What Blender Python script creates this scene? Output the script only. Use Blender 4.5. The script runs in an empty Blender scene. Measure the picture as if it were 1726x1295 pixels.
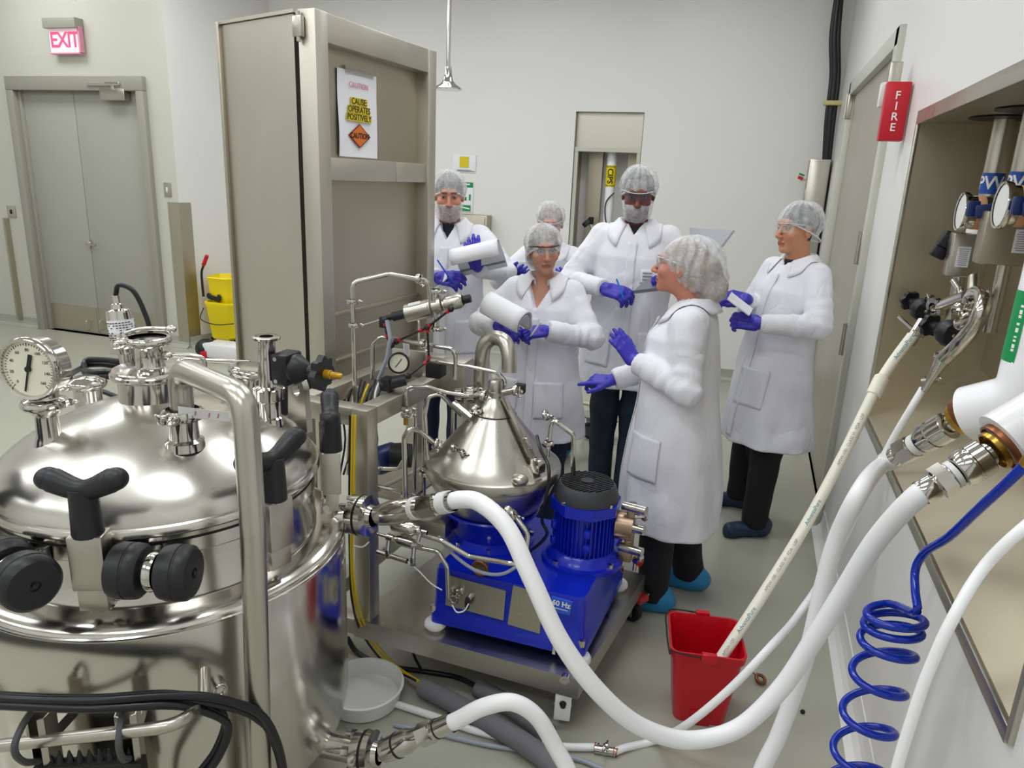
import bpy, bmesh, math, random
import numpy as np
from mathutils import Vector, Matrix
from mathutils.bvhtree import BVHTree

random.seed(7); np.random.seed(7)
scene = bpy.context.scene
COL = scene.collection
pi = math.pi

# ------------------------------------------------------------------ camera
IW, IH, FPX = 1726.0, 1295.0, 1230.0
CAM = Vector((0.0, 0.0, 1.80))
ROT = Matrix(((0.94894, -0.12199, 0.29090),
              (0.31303, 0.24562, -0.91739),
              (0.04049, 0.96166, 0.27152)))
# re-orthonormalise
_z = Vector((ROT[0][2], ROT[1][2], ROT[2][2])).normalized()
_x = Vector((ROT[0][0], ROT[1][0], ROT[2][0])); _x = (_x - _z * _x.dot(_z)).normalized()
_y = _z.cross(_x)
ROT = Matrix((_x, _y, _z)).transposed()
cd = bpy.data.cameras.new('camera'); cam = bpy.data.objects.new('camera', cd); COL.objects.link(cam)
cd.sensor_width = 36.0; cd.lens = FPX / IW * 36.0; cd.clip_start = 0.02
cam.matrix_world = Matrix.Translation(CAM) @ ROT.to_4x4()
scene.camera = cam

# ------------------------------------------------------------------ world, exposure
w = bpy.data.worlds.new('world'); scene.world = w; w.use_nodes = True
w.node_tree.nodes['Background'].inputs[0].default_value = (0.9, 0.95, 1.0, 1)
w.node_tree.nodes['Background'].inputs[1].default_value = 0.3
vs = scene.view_settings
vs.view_transform = 'Standard'; vs.look = 'None'; vs.gamma = 1.0; vs.use_curve_mapping = False
vs.exposure = 0.0
CEIL = 3.7
LAMP_W = 14.0
LAMPS = [(x, y) for x in (-6.6, -4.6, -2.6, -0.75) for y in (-1.2, 0.9, 3.0, 5.1)]

def at(px, py, X=None, Y=None, Z=None):
    """point on the sight line through photo pixel (px,py) at a known X, Y or Z of the room"""
    d = ROT @ Vector((px - IW / 2, -(py - IH / 2), -FPX))
    if X is not None: t = (X - CAM.x) / d.x
    elif Y is not None: t = (Y - CAM.y) / d.y
    else: t = (Z - CAM.z) / d.z
    return CAM + d * t

# ------------------------------------------------------------------ materials
def lin(c):
    if isinstance(c, str):
        c = c.lstrip('#'); c = [int(c[i:i + 2], 16) / 255 for i in (0, 2, 4)]
        c = [(x / 12.92 if x <= 0.04045 else ((x + 0.055) / 1.055) ** 2.4) for x in c]
    return (*c[:3], 1.0)

MATS = {}
def mat(name, color='#808080', rough=0.5, metal=0.0, var=0.0, vscale=6.0, rvar=0.0, bump=0.0, bscale=40.0,
        stretch=None, spec=0.5, trans=0.0, alpha=1.0, sss=0.0, emit=None, estr=0.0, coat=0.0, attr=None, ior=1.45, aniso=0.0):
    if name in MATS: return MATS[name]
    m = bpy.data.materials.new(name); m.use_nodes = True; MATS[name] = m
    nt = m.node_tree; b = nt.nodes['Principled BSDF']
    col = lin(color)
    b.inputs['Base Color'].default_value = col
    b.inputs['Roughness'].default_value = rough; b.inputs['Metallic'].default_value = metal
    b.inputs['Specular IOR Level'].default_value = spec; b.inputs['IOR'].default_value = ior
    b.inputs['Transmission Weight'].default_value = trans; b.inputs['Alpha'].default_value = alpha
    b.inputs['Coat Weight'].default_value = coat
    if aniso: b.inputs['Anisotropic'].default_value = aniso
    if sss: b.inputs['Subsurface Weight'].default_value = sss; b.inputs['Subsurface Radius'].default_value = (0.02, 0.012, 0.008)
    if emit: b.inputs['Emission Color'].default_value = lin(emit); b.inputs['Emission Strength'].default_value = estr
    if var or rvar or bump:
        tc = nt.nodes.new('ShaderNodeTexCoord'); mp = nt.nodes.new('ShaderNodeMapping')
        nt.links.new(tc.outputs['Object'], mp.inputs['Vector'])
        if stretch: mp.inputs['Scale'].default_value = stretch
        n = nt.nodes.new('ShaderNodeTexNoise'); n.inputs['Scale'].default_value = vscale; n.inputs['Detail'].default_value = 5
        nt.links.new(mp.outputs[0], n.inputs['Vector'])
        if var:
            mx = nt.nodes.new('ShaderNodeMix'); mx.data_type = 'RGBA'
            mx.inputs['A'].default_value = tuple(max(0, c * (1 - var)) for c in col[:3]) + (1,)
            mx.inputs['B'].default_value = tuple(min(1, c * (1 + var)) for c in col[:3]) + (1,)
            nt.links.new(n.outputs[0], mx.inputs['Factor']); nt.links.new(mx.outputs['Result'], b.inputs['Base Color'])
        if rvar:
            mr = nt.nodes.new('ShaderNodeMapRange')
            mr.inputs['From Min'].default_value = 0.3; mr.inputs['From Max'].default_value = 0.7
            mr.inputs['To Min'].default_value = max(0.02, rough - rvar); mr.inputs['To Max'].default_value = rough + rvar
            nt.links.new(n.outputs[0], mr.inputs['Value']); nt.links.new(mr.outputs[0], b.inputs['Roughness'])
        if bump:
            n2 = nt.nodes.new('ShaderNodeTexNoise'); n2.inputs['Scale'].default_value = bscale; n2.inputs['Detail'].default_value = 3
            nt.links.new(mp.outputs[0], n2.inputs['Vector'])
            bp = nt.nodes.new('ShaderNodeBump'); bp.inputs['Strength'].default_value = bump; bp.inputs['Distance'].default_value = 0.01
            nt.links.new(n2.outputs[0], bp.inputs['Height']); nt.links.new(bp.outputs[0], b.inputs['Normal'])
    if attr:
        a = nt.nodes.new('ShaderNodeVertexColor'); a.layer_name = attr
        nt.links.new(a.outputs['Color'], b.inputs['Base Color'])
    return m

def veil(name, color, lo, hi, scale=70.0, rough=0.6, thin=0.5):
    """thin see-through cloth: white fibres over clear gaps"""
    if name in MATS: return MATS[name]
    m = bpy.data.materials.new(name); m.use_nodes = True; MATS[name] = m
    nt = m.node_tree; b = nt.nodes['Principled BSDF']
    b.inputs['Base Color'].default_value = lin(color); b.inputs['Roughness'].default_value = rough
    tc = nt.nodes.new('ShaderNodeTexCoord')
    n = nt.nodes.new('ShaderNodeTexNoise'); n.inputs['Scale'].default_value = scale * 0.35; n.inputs['Detail'].default_value = 4
    n.inputs['Distortion'].default_value = 1.2
    nt.links.new(tc.outputs['Object'], n.inputs['Vector'])
    v = nt.nodes.new('ShaderNodeTexVoronoi'); v.feature = 'DISTANCE_TO_EDGE'; v.inputs['Scale'].default_value = scale
    mx = nt.nodes.new('ShaderNodeMix'); mx.data_type = 'VECTOR'; mx.inputs['Factor'].default_value = 0.06
    nt.links.new(tc.outputs['Object'], mx.inputs['A']); nt.links.new(n.outputs['Color'], mx.inputs['B'])
    nt.links.new(mx.outputs['Result'], v.inputs['Vector'])
    r1 = nt.nodes.new('ShaderNodeMapRange'); r1.inputs['From Min'].default_value = 0.0; r1.inputs['From Max'].default_value = thin * 0.2
    r1.inputs['To Min'].default_value = hi; r1.inputs['To Max'].default_value = lo
    nt.links.new(v.outputs['Distance'], r1.inputs['Value'])
    r2 = nt.nodes.new('ShaderNodeMapRange'); r2.inputs['From Min'].default_value = 0.35; r2.inputs['From Max'].default_value = 0.65
    r2.inputs['To Min'].default_value = -0.08; r2.inputs['To Max'].default_value = 0.10
    nt.links.new(n.outputs[0], r2.inputs['Value'])
    ad = nt.nodes.new('ShaderNodeMath'); ad.operation = 'ADD'; ad.use_clamp = True
    nt.links.new(r1.outputs[0], ad.inputs[0]); nt.links.new(r2.outputs[0], ad.inputs[1])
    nt.links.new(ad.outputs[0], b.inputs['Alpha'])
    return m

M = {}
def coat_cloth():
    m = mat('white_coat_cloth', '#e4e4eb', 0.72, spec=0.25); nt = m.node_tree; b = nt.nodes['Principled BSDF']
    tc = nt.nodes.new('ShaderNodeTexCoord'); prev = None; mp = nt.nodes.new('ShaderNodeMapping'); mp.inputs['Scale'].default_value = (1.0, 1.0, 0.5); mp.inputs['Rotation'].default_value = (0.25, 0.3, 0); nt.links.new(tc.outputs['Object'], mp.inputs['Vector'])
    for scale, dist, det, fine in ((4.2, 0.040, 0.5, False), (9.0, 0.011, 1.0, False), (170.0, 0.0010, 2.0, True)):
        n = nt.nodes.new('ShaderNodeTexNoise'); n.inputs['Scale'].default_value = scale; n.inputs['Detail'].default_value = det; n.inputs['Distortion'].default_value = 0.0 if fine else 0.9
        nt.links.new(mp.outputs[0], n.inputs['Vector']); out = n.outputs[0]
        if not fine:      # creases: sharp valleys where the noise crosses its middle
            sb = nt.nodes.new('ShaderNodeMath'); sb.operation = 'SUBTRACT'; sb.inputs[1].default_value = 0.5; nt.links.new(out, sb.inputs[0])
            ab = nt.nodes.new('ShaderNodeMath'); ab.operation = 'ABSOLUTE'; nt.links.new(sb.outputs[0], ab.inputs[0]); out = ab.outputs[0]
        bp = nt.nodes.new('ShaderNodeBump'); bp.inputs['Strength'].default_value = 1.0; bp.inputs['Distance'].default_value = dist; nt.links.new(out, bp.inputs['Height'])
        if prev is not None: nt.links.new(prev, bp.inputs['Normal'])
        prev = bp.outputs[0]
    nt.links.new(prev, b.inputs['Normal']); return m
def setup_materials():
    M['wall'] = mat('white_wall_paint', '#e4e3e0', 0.34, var=0.02, vscale=1.5, bump=0.03, bscale=60)
    M['wall_grey'] = mat('pale_grey_wall_paint', '#c3c3b8', 0.34, var=0.02, vscale=1.5, bump=0.03, bscale=60)
    M['cove'] = mat('grey_cove_base', '#a7a79c', 0.35)
    M['floor'] = mat('epoxy_floor', '#adad9f', 0.17, var=0.05, vscale=1.3, rvar=0.05, bump=0.015, bscale=25)
    M['ceiling'] = mat('ceiling_paint', '#e6e6e2', 0.7)
    M['door_grey'] = mat('grey_door_paint', '#a3a298', 0.42, var=0.02, vscale=2)
    M['frame_grey'] = mat('grey_frame_paint', '#97958a', 0.4)
    M['steel'] = mat('brushed_steel', '#bcb8ae', 0.30, 1.0, var=0.03, vscale=5, rvar=0.03, stretch=(4, 4, 1))
    M['steel_flat'] = mat('satin_steel_sheet', '#c4c0b5', 0.42, 1.0, var=0.04, vscale=2.2, rvar=0.04, stretch=(3, 3, 1))
    M['steel_dark'] = mat('dull_steel_panel', '#b3ac9c', 0.42, 1.0, var=0.05, vscale=1.6, rvar=0.05, stretch=(1, 1, 3))
    M['recess_steel'] = mat('recess_steel', '#b9b09b', 0.45, 1.0, var=0.05, vscale=1.6, rvar=0.05, stretch=(1, 1, 3))
    M['tank'] = mat('polished_tank_steel', '#cbc8c1', 0.19, 1.0, var=0.03, vscale=3, rvar=0.05)
    M['lid'] = mat('satin_lid_steel', '#cdcac3', 0.25, 1.0, var=0.03, vscale=3, rvar=0.05)
    M['polish'] = mat('polished_steel', '#c9c6c0', 0.12, 1.0, rvar=0.03, vscale=8)
    M['bowl'] = mat('bead_blasted_steel', '#b5b1a8', 0.30, 1.0, var=0.05, vscale=4, rvar=0.05)
    M['copper'] = mat('copper_brown', '#8a5a3e', 0.35, 0.9, var=0.2, vscale=20)
    M['brass'] = mat('brass', '#b8923f', 0.28, 1.0)
    M['amber'] = mat('amber_plastic', '#b98a1e', 0.2, 0.2)
    M['black'] = mat('black_plastic', '#1b1c20', 0.42, bump=0.04, bscale=60)
    M['rubber'] = mat('black_rubber', '#141517', 0.5)
    M['dark'] = mat('dark_gap', '#242321', 0.7)
    M['cable'] = mat('black_cable', '#15161b', 0.32)
    M['grey_plastic'] = mat('grey_plastic', '#4a4a4c', 0.5)
    M['blue'] = mat('blue_enamel', '#0a24b8', 0.28, var=0.05, vscale=5, coat=0.2)
    M['blue_hose'] = mat('blue_polyurethane', '#042a9c', 0.14)
    M['navy'] = mat('navy_plastic', '#14275e', 0.35)
    M['white_hose'] = mat('white_silicone_hose', '#f4f4f6', 0.32, sss=0.1)
    M['cream_hose'] = mat('cream_silicone_hose', '#f2efe0', 0.38, sss=0.1)
    M['white_pvc'] = mat('white_pvc_jacket', '#f5f5f8', 0.25, coat=0.2)
    M['white_pl'] = mat('white_plastic', '#e2e2e0', 0.35)
    M['paper'] = mat('white_paper', '#e9e9ee', 0.7)
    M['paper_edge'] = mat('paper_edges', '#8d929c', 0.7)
    M['card'] = mat('grey_board', '#9a9da3', 0.45)
    M['red'] = mat('red_plastic', '#c3071e', 0.32, coat=0.15)
    M['red_dark'] = mat('red_caster', '#b0312f', 0.45)
    M['yellow'] = mat('yellow_plastic', '#f2d90e', 0.35)
    M['yellow_dark'] = mat('yellow_print', '#d9c21f', 0.6)
    M['yellow_cable'] = mat('yellow_cable', '#d8b917', 0.4)
    M['orange'] = mat('orange_print', '#d9702a', 0.6)
    M['green'] = mat('green_print', '#128a4c', 0.6)
    M['green_l'] = mat('green_label', '#0f9150', 0.5)
    M['maroon'] = mat('dark_red_print', '#7a2418', 0.6)
    M['pink'] = mat('pink_print', '#d98fa6', 0.6)
    M['ink'] = mat('black_ink', '#23241f', 0.7)
    M['teal_ink'] = mat('teal_ink', '#3b8ba0', 0.6)
    M['blue_label'] = mat('blue_label', '#1c4fa8', 0.4)
    M['white_ink'] = mat('white_ink', '#f0f0f0', 0.5)
    M['exit_face'] = mat('exit_sign_face', '#f7dfe5', 0.4, emit='#ffd6e0', estr=0.25)
    M['exit_red'] = mat('exit_letters', '#df5480', 0.4, emit='#e8507e', estr=0.25)
    M['fire'] = mat('fire_red', '#c11428', 0.35)
    M['dial'] = mat('gauge_dial', '#e4e3cf', 0.5)
    M['glass'] = mat('clear_glass', '#ffffff', 0.03, trans=1.0, ior=1.1)
    M['foam'] = mat('grey_foam_insulation', '#74747a', 0.75, bump=0.1, bscale=120, var=0.08, vscale=30)
    M['grey_hose'] = mat('grey_tubing', '#9fa6b4', 0.35)
    M['tan_hose'] = mat('tan_hose', '#cfc59c', 0.5)
    M['coat'] = coat_cloth()
    M['glove'] = mat('purple_nitrile', '#3a33ae', 0.42, sss=0.05)
    M['body'] = mat('body', '#c08468', 0.5, attr='Col', sss=0.04)
    M['net'] = veil('hairnet_cloth', '#f0f2f4', 0.36, 0.60, 46.0, thin=0.22)
    M['beard_net'] = veil('beard_net_cloth', '#eef0f2', 0.34, 0.55, 60.0, thin=0.25)
    M['shoe_blue'] = mat('blue_shoe_cover', '#2c86bd', 0.5, bump=0.3, bscale=40)
    M['shoe_navy'] = mat('navy_shoe_cover', '#26354f', 0.5, bump=0.3, bscale=40)
    M['lens'] = mat('clear_lens', '#f2f4f6', 0.05, alpha=0.22, spec=0.8)
    M['lens_dark'] = mat('tinted_lens', '#5c4a5c', 0.05, alpha=0.55, spec=0.8)
    M['lens_frame'] = mat('clear_frame', '#d8d6da', 0.15, alpha=0.8)
    M['frame_dark'] = mat('dark_spectacle_frame', '#33261f', 0.3)
    M['kick'] = mat('kick_plate_steel', '#b9b3a2', 0.42, 1.0)
    M['tan_cloth'] = mat('tan_cloth', '#b0a898', 0.9)
    M['lamp'] = mat('lamp_diffuser', '#ffffff', 0.4, emit='#f4f8ff', estr=3.0)
setup_materials()

# ------------------------------------------------------------------ mesh helpers
def V3(p): return Vector(p)

def frame_of(d):
    d = Vector(d).normalized()
    a = Vector((0, 0, 1)) if abs(d.z) < 0.9 else Vector((1, 0, 0))
    u = a.cross(d).normalized(); v = d.cross(u)
    return u, v, d

def catmull(pts, sub=8, closed=False):
    P = [Vector(p) for p in pts]
    if len(P) < 3: return P
    out = []
    n = len(P)
    rng = range(n if closed else n - 1)
    for i in rng:
        if closed: p0, p1, p2, p3 = P[i - 1], P[i], P[(i + 1) % n], P[(i + 2) % n]
        else:
            p1, p2 = P[i], P[i + 1]
            p0 = P[i - 1] if i else p1 * 2 - p2
            p3 = P[i + 2] if i + 2 < n else p2 * 2 - p1
        # centripetal
        t0 = 0.0; t1 = t0 + max(1e-4, (p1 - p0).length ** 0.5); t2 = t1 + max(1e-4, (p2 - p1).length ** 0.5); t3 = t2 + max(1e-4, (p3 - p2).length ** 0.5)
        for k in range(sub):
            t = t1 + (t2 - t1) * k / sub
            A1 = p0 * ((t1 - t) / (t1 - t0)) + p1 * ((t - t0) / (t1 - t0))
            A2 = p1 * ((t2 - t) / (t2 - t1)) + p2 * ((t - t1) / (t2 - t1))
            A3 = p2 * ((t3 - t) / (t3 - t2)) + p3 * ((t - t2) / (t3 - t2))
            B1 = A1 * ((t2 - t) / (t2 - t0)) + A2 * ((t - t0) / (t2 - t0))
            B2 = A2 * ((t3 - t) / (t3 - t1)) + A3 * ((t - t1) / (t3 - t1))
            out.append(B1 * ((t2 - t) / (t2 - t1)) + B2 * ((t - t1) / (t2 - t1)))
    if not closed: out.append(P[-1])
    return out

def fillet(pts, r, n=6):
    """polyline with rounded corners (bent pipe)"""
    P = [Vector(p) for p in pts]; out = [P[0]]
    for i in range(1, len(P) - 1):
        a, b, c = P[i - 1], P[i], P[i + 1]
        u = a - b; v = c - b
        ang = u.angle(v, pi)
        if ang > pi - 0.05: out.append(b); continue
        t = min(r / math.tan(ang / 2), u.length * 0.48, v.length * 0.48)
        p, q = b + u.normalized() * t, b + v.normalized() * t
        for k in range(n + 1):
            s = k / n
            out.append(p * (1 - s) ** 2 + b * 2 * s * (1 - s) + q * s * s)
    out.append(P[-1]); return out

class MB:
    def __init__(s): s.v = []; s.f = []
    def add(s, vs, fs):
        o = len(s.v); s.v += [tuple(v) for v in vs]; s.f += [tuple(i + o for i in f) for f in fs]; return s
    def box(s, c, size, rot=None, bevel=0.0, seg=2):
        bm = bmesh.new(); bmesh.ops.create_cube(bm, size=1.0)
        for v in bm.verts: v.co = Vector((v.co.x * size[0], v.co.y * size[1], v.co.z * size[2]))
        if bevel: bmesh.ops.bevel(bm, geom=list(bm.edges), offset=bevel, segments=seg, profile=0.5, affect='EDGES')
        R = rot if rot is not None else Matrix.Identity(3)
        if not isinstance(R, Matrix): R = Matrix.Rotation(R, 3, 'Z')
        bm.verts.ensure_lookup_table(); bm.verts.index_update()
        s.add([R @ v.co + Vector(c) for v in bm.verts], [[v.index for v in f.verts] for f in bm.faces]); bm.free(); return s
    def cyl(s, p0, p1, r0, r1=None, n=20, caps=True):
        if r1 is None: r1 = r0
        p0, p1 = Vector(p0), Vector(p1); u, v, d = frame_of(p1 - p0)
        vs = []
        for p, r in ((p0, r0), (p1, r1)):
            for k in range(n):
                a = 2 * pi * k / n; vs.append(p + (u * math.cos(a) + v * math.sin(a)) * r)
        fs = [(k, (k + 1) % n, n + (k + 1) % n, n + k) for k in range(n)]
        if caps: fs += [tuple(range(n - 1, -1, -1)), tuple(range(n, 2 * n))]
        return s.add(vs, fs)
    def lathe(s, prof, o=(0, 0, 0), d=(0, 0, 1), n=48, a0=0.0, a1=2 * pi):
        o = Vector(o); u, v, d = frame_of(d)
        full = abs(a1 - a0 - 2 * pi) < 1e-6; m = n if full else n + 1
        vs = []
        for r, h in prof:
            for k in range(m):
                a = a0 + (a1 - a0) * k / n
                vs.append(o + d * h + (u * math.cos(a) + v * math.sin(a)) * max(r, 1e-5))
        fs = []
        for i in range(len(prof) - 1):
            for k in range(n):
                k2 = (k + 1) % m
                fs.append((i * m + k, i * m + k2, (i + 1) * m + k2, (i + 1) * m + k))
        return s.add(vs, fs)
    def tube(s, pts, r, n=12, sub=8, smooth=True, caps=True, hollow=0):
        P = catmull(pts, sub) if smooth else [Vector(p) for p in pts]
        Q = [P[0]]
        for p in P[1:]:
            if (p - Q[-1]).length > 1e-5: Q.append(p)
        P = Q; L = len(P)
        if L < 2: return s
        T = [(P[min(i + 1, L - 1)] - P[max(i - 1, 0)]).normalized() for i in range(L)]
        u, v, _ = frame_of(T[0]); vs = []
        for i in range(L):
            u = (u - T[i] * u.dot(T[i]))
            u = u.normalized() if u.length > 1e-6 else frame_of(T[i])[0]
            v = T[i].cross(u)
            rr = r(i / (L - 1)) if callable(r) else r
            for k in range(n):
                a = 2 * pi * k / n; vs.append(P[i] + (u * math.cos(a) + v * math.sin(a)) * rr)
        fs = [(i * n + k, i * n + (k + 1) % n, (i + 1) * n + (k + 1) % n, (i + 1) * n + k) for i in range(L - 1) for k in range(n)]
        if caps: fs += [tuple(range(n - 1, -1, -1)), tuple(range((L - 1) * n, L * n))]
        return s.add(vs, fs)
    def pipe(s, pts, r, bend=0.04, n=12): return s.tube(fillet(pts, bend), r, n, smooth=False)
    def ell(s, c, rad, rot=None, nu=20, nv=12):
        c = Vector(c); R = rot if rot is not None else Matrix.Identity(3); vs = []; fs = []
        for i in range(nv + 1):
            t = pi * i / nv
            for k in range(nu):
                a = 2 * pi * k / nu
                vs.append(c + R @ Vector((rad[0] * math.sin(t) * math.cos(a), rad[1] * math.sin(t) * math.sin(a), rad[2] * math.cos(t))))
        for i in range(nv):
            for k in range(nu):
                fs.append((i * nu + k, (i + 1) * nu + k, (i + 1) * nu + (k + 1) % nu, i * nu + (k + 1) % nu))
        return s.add(vs, fs)
    def torus(s, c, d, R, r, n=32, m=10):
        c = Vector(c); u, v, d = frame_of(d); vs = []
        for i in range(n):
            a = 2 * pi * i / n; e = u * math.cos(a) + v * math.sin(a)
            for k in range(m):
                b = 2 * pi * k / m; vs.append(c + e * (R + r * math.cos(b)) + d * (r * math.sin(b)))
        fs = [(i * m + k, ((i + 1) % n) * m + k, ((i + 1) % n) * m + (k + 1) % m, i * m + (k + 1) % m) for i in range(n) for k in range(m)]
        return s.add(vs, fs)
    def quad(s, a, b, c, d): return s.add([a, b, c, d], [(0, 1, 2, 3)])
    def prism(s, poly, o, ux, uy, depth):
        """polygon (list of (a,b)) in the plane o + a*ux + b*uy, given thickness along ux x uy"""
        o, ux, uy = Vector(o), Vector(ux), Vector(uy); nn = ux.cross(uy).normalized() * depth; n = len(poly)
        vs = [o + ux * a + uy * b for a, b in poly] + [o + ux * a + uy * b + nn for a, b in poly]
        fs = [tuple(range(n - 1, -1, -1)), tuple(range(n, 2 * n))] + [(k, (k + 1) % n, n + (k + 1) % n, n + k) for k in range(n)]
        return s.add(vs, fs)
    def sheet(s, fn, nu, nv, thick=0.0):
        vs = [fn(i / nu, j / nv) for j in range(nv + 1) for i in range(nu + 1)]
        fs = [(j * (nu + 1) + i, j * (nu + 1) + i + 1, (j + 1) * (nu + 1) + i + 1, (j + 1) * (nu + 1) + i) for j in range(nv) for i in range(nu)]
        return s.add(vs, fs)
    def mesh(s, name):
        me = bpy.data.meshes.new(name); me.from_pydata(s.v, [], s.f); me.update(); return me
    def build(s, name, m, parent=None, smooth=True, angle=38, fix=True):
        me = s.mesh(name)
        return link_mesh(name, me, m, parent, smooth, angle, fix)

ROOTM = {}
def link_mesh(name, me, m, parent=None, smooth=True, angle=38, fix=True):
    if fix:
        bm = bmesh.new(); bm.from_mesh(me); bmesh.ops.recalc_face_normals(bm, faces=list(bm.faces)); bm.to_mesh(me); bm.free()
    if isinstance(m, str): m = M[m]
    me.materials.append(m)
    if smooth:
        me.polygons.foreach_set('use_smooth', [True] * len(me.polygons))
        if angle: me.set_sharp_from_angle(angle=math.radians(angle))
    o = bpy.data.objects.new(name, me); COL.objects.link(o)
    if parent is not None:
        o.parent = parent
        if parent.name in ROOTM: o.matrix_parent_inverse = ROOTM[parent.name]
        else:
            o.location = -parent.location if parent.parent is None else (0, 0, 0)
    else:
        n = len(me.vertices); co = np.empty(n * 3, np.float32); me.vertices.foreach_get('co', co); co = co.reshape(-1, 3)
        c = Vector(((co[:, 0].min() + co[:, 0].max()) / 2, (co[:, 1].min() + co[:, 1].max()) / 2, co[:, 2].min()))
        me.transform(Matrix.Translation(-c)); o.location = c
    return o

def root(name, label, cat, loc=(0, 0, 0), group=None, kind=None, local=False, rz=0.0):
    o = bpy.data.objects.new(name, None); COL.objects.link(o); o.empty_display_size = 0.1
    o.location = loc; o.rotation_euler = (0, 0, rz)
    if label: o['label'] = label
    if cat: o['category'] = cat
    if group: o['group'] = group
    if kind: o['kind'] = kind
    ROOTM[o.name] = Matrix.Identity(4) if local else (Matrix.Translation(loc) @ Matrix.Rotation(rz, 4, 'Z')).inverted()
    return o

def tag(o, label, cat, group=None):
    o['label'] = label; o['category'] = cat
    if group: o['group'] = group
    return o

def struct(o, label=None):
    o['kind'] = 'structure'
    if label: o['label'] = label
    return o

def text_mesh(body, size, depth=0.0, align='CENTER', bold=0.0, spacing=1.0, vertical=False):
    c = bpy.data.curves.new('txt', 'FONT'); c.body = body; c.size = size; c.align_x = align; c.align_y = 'CENTER'
    c.extrude = depth; c.offset = bold; c.space_character = spacing; c.resolution_u = 3
    o = bpy.data.objects.new('txt', c); COL.objects.link(o)
    dg = bpy.context.evaluated_depsgraph_get(); me = bpy.data.meshes.new_from_object(o.evaluated_get(dg))
    bpy.data.objects.remove(o); bpy.data.curves.remove(c)
    return me

def text(name, body, size, o, ux, uy, m, parent, depth=0.0006, bold=0.0, align='CENTER', spacing=1.0, wrap=None):
    """lettering lying in the plane at o with reading direction ux and up direction uy"""
    me = text_mesh(body, size, depth, align, bold, spacing)
    ux = Vector(ux).normalized(); uy = Vector(uy); uy = (uy - ux * uy.dot(ux)).normalized(); uz = ux.cross(uy)
    if wrap:
        bm = bmesh.new(); bm.from_mesh(me)
        for _ in range(4):
            bmesh.ops.triangulate(bm, faces=list(bm.faces)); ed = [e for e in bm.edges if e.calc_length() > size * 0.16]
            if not ed: break
            bmesh.ops.subdivide_edges(bm, edges=ed, cuts=1)
        bm.to_mesh(me); bm.free()
        for v in me.vertices: v.co = wrap(v.co.x, v.co.y, v.co.z)
    else:
        T = Matrix((ux, uy, uz)).transposed().to_4x4(); T.translation = Vector(o); me.transform(T)
    me.materials.clear()
    return link_mesh(name, me, m, parent, smooth=False, fix=False)
# ================================================================== ROOM
XR, YB, YL = 0.55, 7.15, 5.90          # right wall, back wall, door wall
XRET = -5.33                            # outside corner with the guard

def wall_with_holes(name, m, o, ux, uy, w, h, holes, thick=0.12):
    """flat wall o + a*ux + b*uy, rectangular holes (a0,a1,b0,b1), thickness behind the face"""
    o, ux, uy = Vector(o), Vector(ux), Vector(uy)
    A = sorted({0, w, *[x for hh in holes for x in hh[:2]]}); B = sorted({0, h, *[x for hh in holes for x in hh[2:]]})
    nn = ux.cross(uy); mb = MB()
    def inside(a, b): return any(q[0] < a < q[1] and q[2] < b < q[3] for q in holes)
    for i in range(len(A) - 1):
        for j in range(len(B) - 1):
            if inside((A[i] + A[i + 1]) / 2, (B[j] + B[j + 1]) / 2): continue
            mb.quad(o + ux * A[i] + uy * B[j], o + ux * A[i + 1] + uy * B[j], o + ux * A[i + 1] + uy * B[j + 1], o + ux * A[i] + uy * B[j + 1])
    for q in holes:
        pts = [(q[0], q[2]), (q[1], q[2]), (q[1], q[3]), (q[0], q[3])]
        for k in range(4):
            a, b = pts[k], pts[(k + 1) % 4]
            p, r = o + ux * a[0] + uy * a[1], o + ux * b[0] + uy * b[1]
            mb.quad(p, r, r - nn * thick, p - nn * thick)
    return struct(mb.build(name, m, smooth=False, fix=False))

X0, Y0 = -9.0, -2.6
fl = MB().box(((X0 + XR) / 2 + 0.2, (Y0 + YB) / 2 + 0.4, -0.05), (XR - X0 + 0.9, YB - Y0 + 1.3, 0.1)).build('floor', 'floor', smooth=False); struct(fl, 'glossy pale grey epoxy floor')
ce = MB().box(((X0 + XR) / 2 + 0.2, (Y0 + YB) / 2 + 0.4, CEIL + 0.05), (XR - X0 + 0.9, YB - Y0 + 1.3, 0.1)).build('ceiling', 'ceiling', smooth=False); struct(ce)
# back wall with the utility niche (facing -Y)
NX0, NX1, NZ0, NZ1 = -1.745, -1.10, 0.95, 2.43
wall_with_holes('wall_back', 'wall', (XRET + 0.2, YB, 0), (1, 0, 0), (0, 0, 1), XR - XRET - 0.2, CEIL, [(NX0 - XRET - 0.2, NX1 - XRET - 0.2, NZ0, NZ1)])['label'] = 'white painted back wall'
# door wall
DX0, DX1, DZ1 = -7.24, -5.67, 2.50
wall_with_holes('wall_left', 'wall_grey', (X0, YL, 0), (1, 0, 0), (0, 0, 1), XRET - X0, CEIL, [(DX0 - X0, DX1 - X0, 0, DZ1)])['label'] = 'pale grey wall with the double door'
mb = MB(); a, b = Vector((XRET, YL, 0)), Vector((XRET + 0.23, YB, 0)); up = Vector((0, 0, CEIL))
mb.quad(a, b, b + up, a + up); struct(mb.build('wall_return', 'wall', smooth=False, fix=False), 'white return wall beside the corner guard')
mb = MB(); mb.quad((X0, Y0, 0), (X0, YL, 0), (X0, YL, CEIL), (X0, Y0, CEIL)); struct(mb.build('wall_far', 'wall', smooth=False, fix=False))
mb = MB(); mb.quad((XR, Y0, 0), (X0, Y0, 0), (X0, Y0, CEIL), (XR, Y0, CEIL)); struct(mb.build('wall_front', 'wall', smooth=False, fix=False))
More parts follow.
